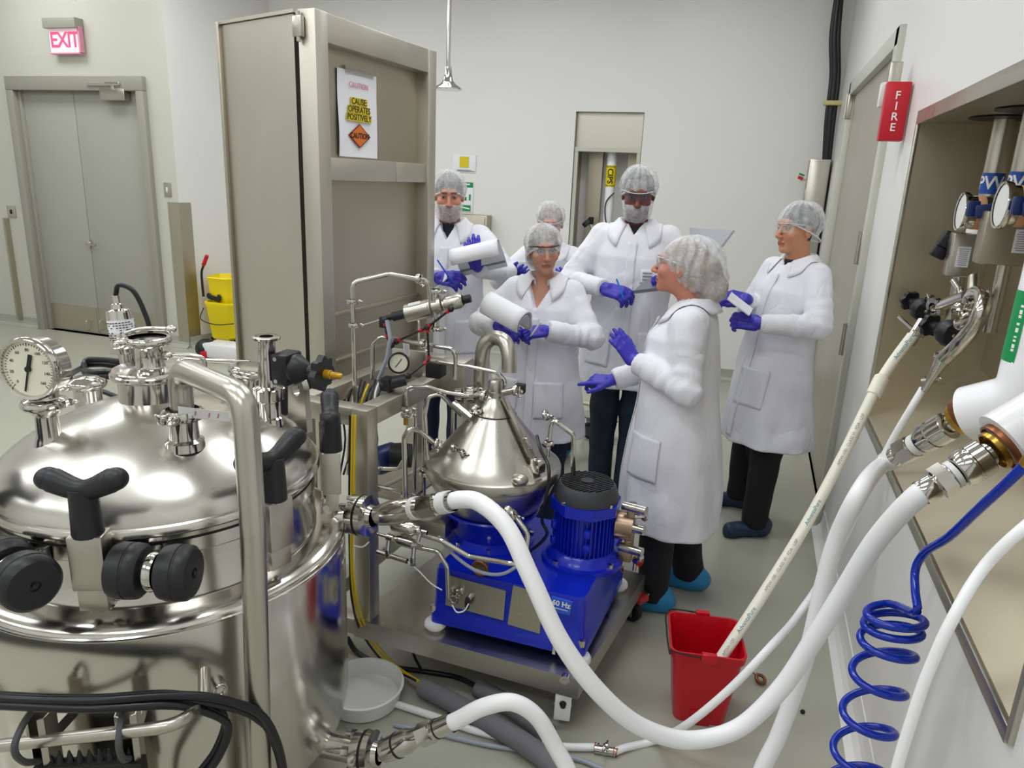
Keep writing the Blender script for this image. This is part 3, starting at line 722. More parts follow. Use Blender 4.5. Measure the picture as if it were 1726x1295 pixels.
    for k in range(41):
        a = math.radians(225 - k * 6.75 - 0); e = u * math.cos(a) + vv * math.sin(a); L = 0.008 if k % 5 == 0 else 0.004
        mb.box(gc + gn * 0.0028 + e * (R * 0.80), (L, 0.0012, 0.0008), rot=Matrix((e, gn.cross(e), gn)).transposed())
    mb.build('scale_marks', 'ink', ga, False)['kind'] = 'stuff'
    for k, tx in enumerate(['0', '20', '40', '60', '80', '100', '120', '140', '160']):
        a = math.radians(225 - k * 33.75); e = u * math.cos(a) + vv * math.sin(a)
        text('dial_number', tx, 0.010, gc + gn * 0.0026 + e * R * 0.62, u, vv, 'ink', ga, depth=0.0002)
    mb = MB(); nd = (u * -0.25 - vv).normalized(); mb.box(gc + gn * 0.005 + nd * 0.012, (0.085, 0.004, 0.0015), rot=Matrix((nd, gn.cross(nd), gn)).transposed()); mb.box(gc + gn * 0.005 - nd * 0.02, (0.03, 0.009, 0.002), rot=Matrix((nd, gn.cross(nd), gn)).transposed()); mb.cyl(gc + gn * 0.003, gc + gn * 0.008, 0.007); mb.build('needle', 'ink', ga)
    mb = MB(); mb.cyl(gc - gn * 0.02 + Vector((0, 0, -0.065)), gc - gn * 0.02 + Vector((0, 0, -0.10)), 0.013); mb.build('gauge_stem', 'polish', r)
    # left port behind the gauge
    q = polar(170, 0.30, dome_z(0.30) - 0.01); q = at(42, 690, Z=1.13)
    q = Vector((-1.745, 1.52, 1.10)); mb = MB(); mb.lathe([(0.036, 0.0), (0.036, 0.075), (0.045, 0.08), (0.046, 0.10), (0.036, 0.105), (0.03, 0.11), (0.0, 0.112)], q, n=28); lp = mb.build('lid_port', 'polish', r)
    mb = MB(); clamp_ring(mb, q + Vector((0, 0, 0.09)), (0, 0, 1), 0.048, 0.010, (-0.6, -0.8, 0)); mb.build('port_clamp', 'polish', lp)
    # sight glass port at the back right
    q = Vector((-1.335, 1.70, 1.135)); dd = Vector((0.10, 0.12, 1)).normalized(); mb = MB()
    mb.lathe([(0.058, 0.0), (0.056, 0.08), (0.066, 0.082), (0.068, 0.10), (0.066, 0.112), (0.05, 0.116), (0.0, 0.116)], q, dd, 36); sp = mb.build('sight_port', 'polish', r)
    mb = MB(); clamp_ring(mb, q + dd * 0.098, dd, 0.067, 0.012, (0.9, -0.4, -0.1)); mb.build('port_clamp', 'polish', sp)
    # large bent pipe
    n0 = Vector((-1.235, 1.325, 1.165)); mb = MB()
    mb.lathe([(0.046, -0.02), (0.044, 0.0), (0.034, 0.006), (0.032, 0.05), (0.036, 0.054), (0.044, 0.056), (0.044, 0.062)], n0, n=32); np_ = mb.build('outlet_nozzle', 'polish', r)
    mb = MB(); clamp_ring(mb, n0 + Vector((0, 0, 0.066)), (0, 0, 1), 0.044, 0.013, (-0.2, -1.0, 0.0)); mb.build('nozzle_clamp', 'polish', np_)
    top = at(345, 648, Y=1.24); tp = Vector((n0.x, n0.y, 1.343)); k2 = at(412, 668, Y=1.19); dn = at(421, 800, Y=1.17); db = at(433, 1290, Y=1.13)
    pts = [n0 + Vector((0, 0, 0.06)), tp, k2, Vector((dn.x, dn.y, 1.06)), Vector((dn.x - 0.02, 1.15, 0.12)), Vector((dn.x - 0.05, 1.12, 0.06))]
    MB().tube(fillet(pts, 0.055, 10), 0.027, 24, smooth=False).build('bent_pipe', 'steel', r)
    mb = MB(); a = n0 + Vector((0.02, -0.035, 0.085)); b = at(386, 703, Y=1.36)
    rt = (b - a).normalized(); mb.box((a + b) / 2 + Vector((0, 0, 0.0)), ((b - a).length, 0.002, 0.024), rot=Matrix((rt, Vector((0, 0, 1)).cross(rt).normalized(), Vector((0, 0, 1)))).transposed()); tg = mb.build('tape_tag', 'white_pl', r)
    for f in (0.35, 0.62, 0.8):
        p = a + (b - a) * f; text('tape_mark', '1', 0.016, p + Vector((0.0, -0.003, 0)), rt, (0, 0, 1), 'fire', tg)
    # sampling valve with black bonnet and amber tip
    f0 = Vector((-1.195, 1.60, 1.145)); mb = MB()
    mb.lathe([(0.036, -0.02), (0.034, 0.0), (0.028, 0.004), (0.028, 0.045), (0.032, 0.048), (0.032, 0.05)], f0, n=28)
    mb.lathe([(0.032, 0.05), (0.038, 0.052), (0.038, 0.085), (0.03, 0.088), (0.026, 0.09), (0.026, 0.16), (0.024, 0.168), (0.022, 0.205), (0.024, 0.215), (0.036, 0.218), (0.038, 0.224), (0.034, 0.226), (0.018, 0.226), (0.017, 0.18)], f0, n=28)
    va = mb.build('sample_valve', 'polish', r)
    mb = MB(); mb.lathe([(0.038, 0.052), (0.042, 0.055), (0.042, 0.082), (0.038, 0.085)], f0, n=6); mb.build('hex_nut', 'polish', va)
    ax = Vector((0.97, 0.05, -0.04)).normalized(); b0 = f0 + Vector((0.02, 0, 0.148)); mb = MB()
    mb.box(b0 + ax * 0.038, (0.05, 0.075, 0.085), bevel=0.008); mb.lathe([(0.036, 0.055), (0.040, 0.062), (0.040, 0.072), (0.030, 0.088), (0.022, 0.10), (0.017, 0.105), (0.017, 0.135), (0.0, 0.135)], b0, ax, 24); bo = mb.build('valve_bonnet', 'black', va)
    for dy, dz in ((-0.036, 0.03), (-0.036, -0.03)): MB().cyl(b0 + ax * 0.03 + Vector((0, dy, dz)), b0 + ax * 0.03 + Vector((0, dy - 0.004, dz)), 0.006, n=8).build('bolt', 'polish', bo)
    mb = MB(); hp = []
    for k in range(40):
        a = 2 * pi * k / 40; hp.append((math.cos(a) * (0.044 + 0.005 * math.cos(8 * a)), math.sin(a) * (0.044 + 0.005 * math.cos(8 * a))))
    mb.prism(hp, b0 + ax * 0.132, Vector((0, 1, 0)), Vector((0.04, 0, 1)).normalized(), 0.018); mb.build('handwheel', 'black', va)
    MB().lathe([(0.012, 0.15), (0.012, 0.168), (0.0085, 0.17), (0.0085, 0.195), (0.006, 0.2), (0.0, 0.2)], b0, ax, 16).build('amber_tip', 'amber', va)
    MB().pipe([at(296, 640, Y=1.70), at(300, 606, Y=1.78), at(425, 612, Y=1.86), at(430, 660, Y=1.84)], 0.008, 0.02).build('lid_rail', 'polish', r)
    # lifting lug with a hole
    lc = at(508, 655, Y=1.78); mb = MB(); w = 0.055; prof = []
    for k in range(13): a = pi * k / 12; prof.append((0.045 * math.cos(a), 0.045 * math.sin(a)))
    outer = [(0.055, -0.12)] + prof + [(-0.055, -0.12)]
    inner = [(0.02 * math.cos(2 * pi * k / 16), 0.02 * math.sin(2 * pi * k / 16)) for k in range(16)]
    ux, uy = Vector((0.90, -0.43, 0)), Vector((0, 0, 1)); nn = ux.cross(uy) * 0.018
    bm = bmesh.new()
    def ring(pts, off): return [bm.verts.new(lc + ux * a + uy * b + off) for a, b in pts]
    for off in (Vector(), nn):
        o_, i_ = ring(outer, off), ring(inner, off)
        eds = [bm.edges.new((o_[k], o_[(k + 1) % len(o_)])) for k in range(len(o_))] + [bm.edges.new((i_[k], i_[(k + 1) % 16])) for k in range(16)]
        bmesh.ops.triangle_fill(bm, use_beauty=True, edges=eds)
        if off.length == 0: first = (o_, i_)
    for A, B in ((first[0], o_), (first[1], i_)):
        n = len(A)
        for k in range(n): bm.faces.new((A[k], A[(k + 1) % n], B[(k + 1) % n], B[k]))
    me = bpy.data.meshes.new('lifting_lug'); bm.to_mesh(me); bm.free(); link_mesh('lifting_lug', me, 'steel', r, True, 30)
    # swing clamps with black T handles
    for i, th in enumerate((-66, -14, 31, 82, 133, -117)):
        e = Vector((math.cos(math.radians(th)), math.sin(math.radians(th)), 0)); t = Vector((-e.y, e.x, 0)); Rm = Matrix((e, t, Vector((0, 0, 1)))).transposed()
        big = 1.0
        p = polar(th, 0.437, 0.965); mb = MB()
        mb.box(p + Vector((0, 0, 0.02)), (0.05, 0.070, 0.125), Rm, bevel=0.003); mb.box(p + Vector((0, 0, -0.065)), (0.036, 0.06, 0.06), Rm, bevel=0.003)
        cb = mb.build('swing_clamp', 'steel', r)
        mb = MB(); q = polar(th, 0.42, 0.885); mb.box(q + t * 0.022, (0.03, 0.012, 0.05), Rm, bevel=0.003); mb.box(q - t * 0.022, (0.03, 0.012, 0.05), Rm, bevel=0.003); mb.cyl(q - t * 0.04, q + t * 0.04, 0.010, n=12); mb.build('clevis', 'polish', cb)
        s = polar(th, 0.437, 1.045); lean = -e * 0.01
        vw = polar(th, 0.437, 0); vw = Vector((vw.x, vw.y, 0)).normalized(); ba = {31: vw, -14: (vw * 0.75 + Vector((0.6, 0.25, 0)))}.get(th, t * 0.92 + e * 0.25).normalized()
        def rr(f): return 0.021 + 0.006 * abs(f - 0.5) * 2 - 0.004 * (abs(f - 0.5) > 0.47)
        mb = MB(); mb.tube([s, s + Vector((0, 0, 0.05)), s + Vector((0, 0, 0.105))], lambda f: 0.032 - 0.004 * f, n=16)
        mb.tube([s + Vector((0, 0, 0.105)) - ba * 0.078 + Vector((0, 0, 0.012)), s + Vector((0, 0, 0.100)), s + Vector((0, 0, 0.105)) + ba * 0.078 + Vector((0, 0, 0.028))], rr, n=14)
        mb.ell(s + Vector((0, 0, 0.105)) - ba * 0.078 + Vector((0, 0, 0.012)), (0.026, 0.026, 0.024)); mb.ell(s + Vector((0, 0, 0.105)) + ba * 0.078 + Vector((0, 0, 0.028)), (0.026, 0.026, 0.024))
        mb.build('t_handle', 'black', cb)
    # black twin knobs on the front
    for th in (-50, -84):
        e = Vector((math.cos(math.radians(th)), math.sin(math.radians(th)), 0)); t = Vector((-e.y, e.x, 0)); ax = (t * 0.92 + e * 0.38).normalized()
        c = polar(th, 0.475, 0.965); mb = MB(); mb.cyl(c - ax * 0.07, c + ax * 0.07, 0.016); mb.lathe([(0.016, -0.012), (0.04, -0.010), (0.043, 0.0), (0.04, 0.010), (0.016, 0.012)], c, ax, 24); mb.box(c - e * 0.045, (0.07, 0.03, 0.05), Matrix((e, t, Vector((0, 0, 1)))).transposed(), bevel=0.004); sh = mb.build('knob_shaft', 'polish', r)
        for s in (-1, 1):
            k = c + ax * s * 0.052; pr = [(0.0, -0.034), (0.046, -0.034), (0.056, -0.028), (0.060, -0.012), (0.060, 0.004), (0.058, 0.006), (0.058, 0.009), (0.060, 0.011), (0.058, 0.026), (0.050, 0.034), (0.012, 0.035), (0.011, 0.031), (0.005, 0.031), (0.005, 0.036), (0.0, 0.036)]
            MB().lathe(pr, k, ax, 36).build('black_knob', 'black', sh)
    # side outlets
    for (cc, dz, nm) in ((at(606, 868, Y=1.76), 0, 'upper'), (at(612, 1270, Y=1.50), 0, 'lower')):
        inner = TC + (Vector((cc.x, cc.y, 0)) - TC).normalized() * 0.44; inner.z = cc.z
        dd = (Vector((cc.x, cc.y, cc.z)) - inner).normalized(); dd = Vector((0.97, -0.05, 0.08)).normalized() if nm == 'upper' else Vector((0.95, 0.1, 0.18)).normalized()
        mb = MB(); mb.cyl(inner, cc, 0.034); mb.lathe([(0.034, -0.02), (0.06, -0.018), (0.062, 0.0), (0.062, 0.008), (0.03, 0.010)], cc, dd, 32); mb.lathe([(0.03, 0.015), (0.062, 0.016), (0.062, 0.034), (0.035, 0.037), (0.03, 0.05)], cc, dd, 32)
        fl = mb.build('outlet_flange', 'polish', r)
        MB().lathe([(0.03, 0.009), (0.0625, 0.009), (0.0625, 0.016), (0.03, 0.016)], cc, dd, 32).build('gasket_ring', 'rubber', fl)
        u, v, _ = frame_of(dd)
        for k in range(4):
            a = pi / 4 + k * pi / 2; p = cc + (u * math.cos(a) + v * math.sin(a)) * 0.048 - dd * 0.02
            mb = MB(); mb.cyl(p, p - dd * 0.022, 0.013, n=6); mb.cyl(p - dd * 0.022, p - dd * 0.04, 0.008, n=10); mb.build('flange_bolt', 'polish', fl)
    # welded pin on the jacket
    p = polar(-37, 0.47, 0.64); e = Vector((math.cos(math.radians(-37)), math.sin(math.radians(-37)), 0))
    mb = MB(); mb.cyl(p - e * 0.01, p + e * 0.02, 0.018); mb.torus(p + e * 0.02, e, 0.013, 0.005); mb.build('jacket_plug', 'polish', jk)
    # rail with two strut channels
    mb = MB(); A = polar(-118, 0.60, 0.655); B = polar(-58, 0.60, 0.665)
    pts = [polar(-112, 0.47, 0.66), at(-95, 1262, Y=0.90), at(-60, 1264, Y=0.865), at(300, 1224, Y=0.975), at(345, 1182, Y=1.09), polar(-40, 0.46, 0.69)]
    mb.tube(fillet(pts, 0.05), 0.0135, 16, smooth=False); rail = mb.build('side_rail', 'steel', r)
    for th in (-76, -57.5):
        e = Vector((math.cos(math.radians(th)), math.sin(math.radians(th)), 0)); t = Vector((-e.y, e.x, 0)); p = polar(th, 0.545, 0)
        poly = [(-0.021, 0.006), (-0.021, 0.0), (-0.015, -0.003)]
        mb = MB(); z0, z1 = 0.40, 0.685
        out = [(-0.010, 0.018), (-0.010, 0.022), (-0.021, 0.016), (-0.021, -0.022), (0.021, -0.022), (0.021, 0.016), (0.010, 0.022), (0.010, 0.018), (0.0185, 0.0135), (0.0185, -0.0195), (-0.0185, -0.0195), (-0.0185, 0.0135)]
        mb.prism(out, p + Vector((0, 0, z0)), t, e, 0.0); mb = MB()
        vs = [p + t * a + e * b + Vector((0, 0, zz)) for zz in (z0, z1) for a, b in out]; n = len(out)
        mb.add(vs, [(k, (k + 1) % n, n + (k + 1) % n, n + k) for k in range(n)] + [tuple(range(n)), tuple(range(n, 2 * n))]); mb.box(p + e * -0.05 + Vector((0, 0, 0.62)), (0.06, 0.03, 0.03), Matrix((e, t, Vector((0, 0, 1)))).transposed()); mb.build('strut_channel', 'steel', r, True, 20)
        c = polar(th, 0.60, 0.66); mb = MB()
        mb.tube([p + Vector((0, 0, 0.70)) - e * 0.005, p + Vector((0, 0, 0.70)) + e * 0.03, c + Vector((0, 0, 0.012)) + e * 0.016, c + e * 0.020 + Vector((0, 0, -0.01)), c + Vector((0, 0, -0.05)), p + Vector((0, 0, 0.58)) + e * 0.02], 0.007, n=8); mb.build('rail_clip', 'grey_plastic', r)
    # nameplate box low on the front
    q = polar(-66, 0.55, 0.50); e = Vector((math.cos(math.radians(-66)), math.sin(math.radians(-66)), 0)); t = Vector((-e.y, e.x, 0)); Rm = Matrix((e, t, Vector((0, 0, 1)))).transposed()
    mb = MB(); mb.box(q, (0.03, 0.22, 0.14), Rm, bevel=0.004); tb = mb.build('terminal_box', 'dark', r)
    for k in range(9):
        MB().cyl(q + t * (-0.08 + 0.02 * k) + Vector((0, 0, 0.07)), q + t * (-0.08 + 0.02 * k) + Vector((0, 0, 0.098)), 0.009, 0.002, n=8).build('terminal_fin', 'black', tb)
    return r
tank()

def tank_cables():
    # transmitter standing behind the neck
    p = at(211, 585, Y=1.62); r = root('pressure_transmitter', 'small steel transmitter with printed label behind the tank neck', 'transmitter', p + Vector((0, 0, -0.05)))
    ax = Vector((-0.10, 0, 1)).normalized()
    MB().lathe([(0.0, -0.17), (0.022, -0.17), (0.022, -0.02), (0.04, -0.015), (0.042, 0.0), (0.036, 0.008), (0.034, 0.10), (0.032, 0.108), (0.018, 0.112), (0.016, 0.125), (0.012, 0.128), (0.012, 0.15), (0.0, 0.152)], p, ax, 28).build('body', 'polish', r)
    lb = MB().cyl(p + ax * 0.012, p + ax * 0.082, 0.0352, n=28, caps=False).build('printed_label', 'paper', r)
    u, v, d = frame_of(ax); mb = MB()
    for i in range(9):
        for k in range(26):
            if random.random() < 0.28: continue
            a = 2 * pi * k / 26; e = u * math.cos(a) + v * math.sin(a)
            mb.box(p + ax * (0.018 + i * 0.007) + e * 0.0355, (0.0006, 0.006, 0.0026), Matrix((e, ax.cross(e), ax)).transposed())
    mb.build('printed_lines', 'ink', lb, False)['kind'] = 'stuff'
    mb = MB(); q = p + ax * 0.15; mb.tube([q, q + Vector((0.015, 0, 0.03)), q + Vector((0.05, 0.01, 0.02)), q + Vector((0.08, 0.02, -0.05)), q + Vector((0.095, 0.02, -0.12)), q + Vector((0.08, 0.03, -0.19)), q + Vector((0.02, 0.05, -0.22))], 0.007, n=10)
    tag(mb.build('signal_cable', 'cable'), 'black signal cable arching from the transmitter top', 'cable')
    # coil of cable on the lid
    r = None
    cc = at(185, 622, Y=1.70); mb = MB(); pts = []
    for k in range(40):
        a = 2 * pi * k / 11; rr = 0.085 + 0.01 * math.sin(k * 1.7)
        pts.append(cc + Vector((math.cos(a) * rr * 1.2, math.sin(a) * rr * 0.5, 0.0 + 0.012 * math.sin(a * 1.0 + 0.5) + 0.004 * (k % 7) - 0.01)))
    pts += [at(120, 640, Y=1.78), polar(140, 0.50, 1.02), polar(142, 0.53, 0.85), polar(142, 0.53, 0.4), polar(142, 0.56, 0.012)]
    mb.tube(pts, 0.0085, n=8, sub=4); tag(mb.build('coiled_cable', 'cable'), 'coil of black cable lying on the tank lid behind the gauge', 'cable')
    # bundle drooping across the tank front
    def front(f, dz, dr, seed):
        rnd = random.Random(seed)
        base = [(-172, 0.56, 0.012), (-168, 0.56, 0.10), (-162, 0.58, 0.40), (-150, 0.60, 0.58), (-128, 0.60, 0.66), (-110, 0.60, 0.71), (-92, 0.60, 0.735), (-78, 0.59, 0.745), (-62, 0.585, 0.735), (-48, 0.58, 0.715)]
        if f == 0: tail = [(-40, 0.59, 0.69), (-32, 0.60, 0.62), (-28, 0.60, 0.52), (-26, 0.59, 0.36), (-25, 0.58, 0.1)]
        else: tail = [(-42, 0.575, 0.675), (-38, 0.575, 0.62), (-40, 0.57, 0.54), (-46, 0.57, 0.47), (-50, 0.57, 0.40), (-52, 0.57, 0.1)]
        return [polar(a + rnd.uniform(-0.3, 0.3), rr + dr, z + dz + rnd.uniform(-0.003, 0.003)) for a, rr, z in base + tail]
    lbls = ['uppermost black cable draped across the tank front', 'black cable looping beside the tall bent pipe', 'thin black cable under the bundle on the tank', 'innermost black cable of the bundle on the tank']
    for k, (f, dz, dr) in enumerate(((0, 0.010, 0.0), (1, -0.004, 0.006), (0, -0.008, -0.012), (1, 0.004, -0.016))):
        tag(MB().tube(front(f, dz, dr, k), 0.0095 - 0.0015 * (k > 1), n=10, sub=6).build('control_cable', 'cable'), lbls[k], 'cable')
tank_cables()
# ================================================================== STEEL CABINET WITH OPEN DOOR
def cabinet():
    zt = 2.35; a = at(503, 15, Z=zt); b = at(735, 87, Z=zt)
    d = (b - a).normalized(); aB = a.copy(); a = a + Vector((d.y, -d.x, 0)) * 0.07; d = (b - a); L = d.length; d.normalize(); nrm = Vector((d.y, -d.x, 0))       # faces right
    z0 = 0.80; H = zt - z0
    r = root('steel_cabinet', 'tall stainless steel cabinet with its framed door standing open', 'cabinet', (a.x - 0.25, a.y + 0.3, 0))
    R = Matrix((d, -nrm, Vector((0, 0, 1)))).transposed()     # x along door, y into the cabinet
    def P(u, v, z): return a + d * u - nrm * v + Vector((0, 0, z - zt))
    # door: tray with rails
    th = 0.075; st = 0.075
    dr = MB().box(P(L / 2, th - 0.008, (z0 + zt) / 2), (L - 0.02, 0.012, H - 0.02), R).build('door_panel', 'steel_dark', r)
    mb = MB(); mb.box(P(st / 2, th / 2 - 0.004, (z0 + zt) / 2), (st, th, H), R, bevel=0.003); mb.build('door_stile', 'steel_flat', r)
    mb = MB(); mb.box(P(L - 0.035, th / 2 - 0.004, (z0 + zt) / 2), (0.07, th, H), R, bevel=0.003); mb.build('door_stile', 'steel_flat', r)
    mb = MB(); mb.box(P(L / 2, th / 2 - 0.002, zt - 0.05), (L - 0.10, th - 0.006, 0.10), R, bevel=0.003); mb.build('door_rail', 'steel_flat', r)
    zm = at(600, 287, X=P(0.4, 0, 1.7).x).z
    for (u0, u1) in ((st, L * 0.62), (L * 0.62 + 0.003, L - 0.07)):
        mb = MB(); mb.box(P((u0 + u1) / 2, th / 2, zm), (u1 - u0, th - 0.012, 0.085), R, bevel=0.003); mb.build('door_rail', 'steel_flat', r)
    for zz in (1.22, 1.02):
        mb = MB(); mb.box(P(L / 2, th - 0.02, zz), (L - 0.15, 0.016, 0.02), R, bevel=0.002); mb.build('panel_rib', 'steel_dark', r)
    mb = MB(); mb.box(P(L / 2, th / 2, z0 + 0.05), (L - 0.15, th - 0.006, 0.10), R, bevel=0.003); mb.build('door_rail', 'steel_flat', r)
    mb = MB(); q = P(-0.012, 0.06, zt - 0.06); mb.box(q, (0.02, 0.04, 0.07), R, bevel=0.003); mb.cyl(q + Vector((0, 0, -0.05)), q + Vector((0, 0, 0.05)), 0.008); mb.build('hinge', 'steel', r)
    # body behind the door
    dep = 0.52; g = 0.115; ang = math.radians(4)
    c = at(368, 38, Z=zt); fdir = (Vector((c.x, c.y, 0)) - Vector((aB.x, aB.y, 0))).normalized()
    wbody = (Vector((c.x, c.y, 0)) - Vector((aB.x, aB.y, 0))).length - 0.035
    side = d
    v0 = aB + fdir * 0.032; v0.z = 0
    def Q(u, v, z): return Vector((v0.x, v0.y, z)) + fdir * u + side * v
    pts = [(0, 0.0), (wbody, 0.0), (wbody, 0.55), (0.085, 0.55)]
    mb = MB(); n = 4
    vs = [Q(u, v, zz) for zz in (z0, zt - 0.012) for u, v in pts]
    mb.add(vs, [(0, 1, 5, 4), (1, 2, 6, 5), (2, 3, 7, 6), (3, 0, 4, 7), (0, 1, 2, 3), (4, 5, 6, 7)]); mb.build('cabinet_body', 'steel_flat', r, True, 20)
    MB().box(Q(-0.016, 0.035, (z0 + zt) / 2 - 0.01), (0.034, 0.012, zt - z0 - 0.03), Matrix((fdir, side, Vector((0, 0, 1)))).transposed()).build('gap_shade_strip', 'dark', r)  # dark strip standing in for the shade in the gap beside the stile
    mb = MB(); vs = [Q(wbody - 0.005, -0.006, zz) for zz in (z0, zt - 0.002)]; mb.box((vs[0] + vs[1]) / 2, (0.02, 0.02, zt - z0), Matrix((fdir, side, Vector((0, 0, 1)))).transposed(), bevel=0.002); mb.build('edge_strip', 'steel_dark', r)
    mb = MB(); mb.box(Q(wbody / 2, 0.27, zt - 0.004), (wbody + 0.02, 0.56, 0.012), Matrix((fdir, side, Vector((0, 0, 1)))).transposed()); mb.build('top_plate', 'steel_flat', r)
    for (u, v) in ((0.05, 0.04), (wbody - 0.05, 0.04), (wbody - 0.05, 0.5), (0.12, 0.5)):
        mb = MB(); q = Q(u, v, 0); mb.box(q + Vector((0, 0, z0 / 2 + 0.01)), (0.05, 0.05, z0 - 0.0), Matrix((fdir, side, Vector((0, 0, 1)))).transposed(), bevel=0.003); mb.cyl(q, q + Vector((0, 0, 0.02)), 0.04); mb.build('leg', 'steel_flat', r)
    # caution paper taped on the door
    fy = th - 0.016
    def F(u, z, o=0.0): return a + d * u - nrm * (fy - 0.002 - o) + Vector((0, 0, z - zt)) if False else a + d * u - nrm * (th - 0.0155 - o) + Vector((0, 0, z - zt))
    fx = F(0.4, 1.9).x
    def on(px, py):
        # intersect with the door panel plane
        dv = (at(px, py, Z=0.0) - CAM); o = a - nrm * (th - 0.016); t = (o - CAM).dot(nrm) / dv.dot(nrm); return CAM + dv * t
    tl, tr, bl, br = on(566, 114), on(628, 128), on(570, 264), on(638, 267)
    pc = (tl + tr + bl + br) / 4; wd = ((tr - tl).length + (br - bl).length) / 2; hg = (tl.z + tr.z - bl.z - br.z) / 2
    rp = root('caution_notice', 'white caution notice with orange diamond taped to the open cabinet door', 'notice', pc)
    up = Vector((0, 0, 1)); pc = pc + nrm * 0.002
    def S(x, y): return pc + d * (x * wd) + up * (y * hg) + nrm * (0.003 * math.sin(6 * y) * math.sin(5 * x + 1) + 0.004)
    MB().sheet(lambda i, j: S(i - 0.5, j - 0.5), 10, 16).build('paper_sheet', 'paper', rp, fix=False)
    MB().sheet(lambda i, j: pc + d * ((i - 0.45) * wd * 0.72) + up * (hg * 0.5 - 0.012 + j * 0.03) + nrm * 0.0085, 4, 1).build('tape_strip', mat('clear_tape', '#a9a69a', 0.25, alpha=0.7), rp)
    o2 = nrm * 0.0095
    text('heading', 'CAUTION', 0.030, pc + up * hg * 0.34 + o2, d, up, 'pink', rp)
    for k, (tx, f) in enumerate((('CAUSE:', 0.44), ('OPERATES', 0.58), ('POSITIVELY', 0.66))):
        zc = hg * (0.155 - 0.093 * k); hb = MB().box(pc + up * zc + nrm * 0.0085, (wd * f * 0.98, 0.0016, hg * 0.088), R).build('highlight_bar', 'yellow_dark', rp)
        text('printed_word', tx, 0.034, pc + up * zc + nrm * 0.0103, d, up, 'ink', hb)
    dm = [(math.cos(pi / 4 + k * pi / 2 - pi / 4), math.sin(pi / 4 + k * pi / 2 - pi / 4)) for k in range(4)]
    cpt = pc - up * hg * 0.245
    dw, dh = wd * 0.29, hg * 0.145
    MB().prism([(x * dw, y * dh) for x, y in dm], cpt + nrm * 0.0085, d, up, 0.001).build('diamond_border', 'maroon', rp, False)
    MB().prism([(x * dw * 0.88, y * dh * 0.88) for x, y in dm], cpt + nrm * 0.0096, d, up, 0.001).build('diamond', 'orange', rp, False)
    text('diamond_word', 'CAUTION', 0.030, cpt + nrm * 0.0112, d, up, 'ink', rp, bold=0.0006)
cabinet()

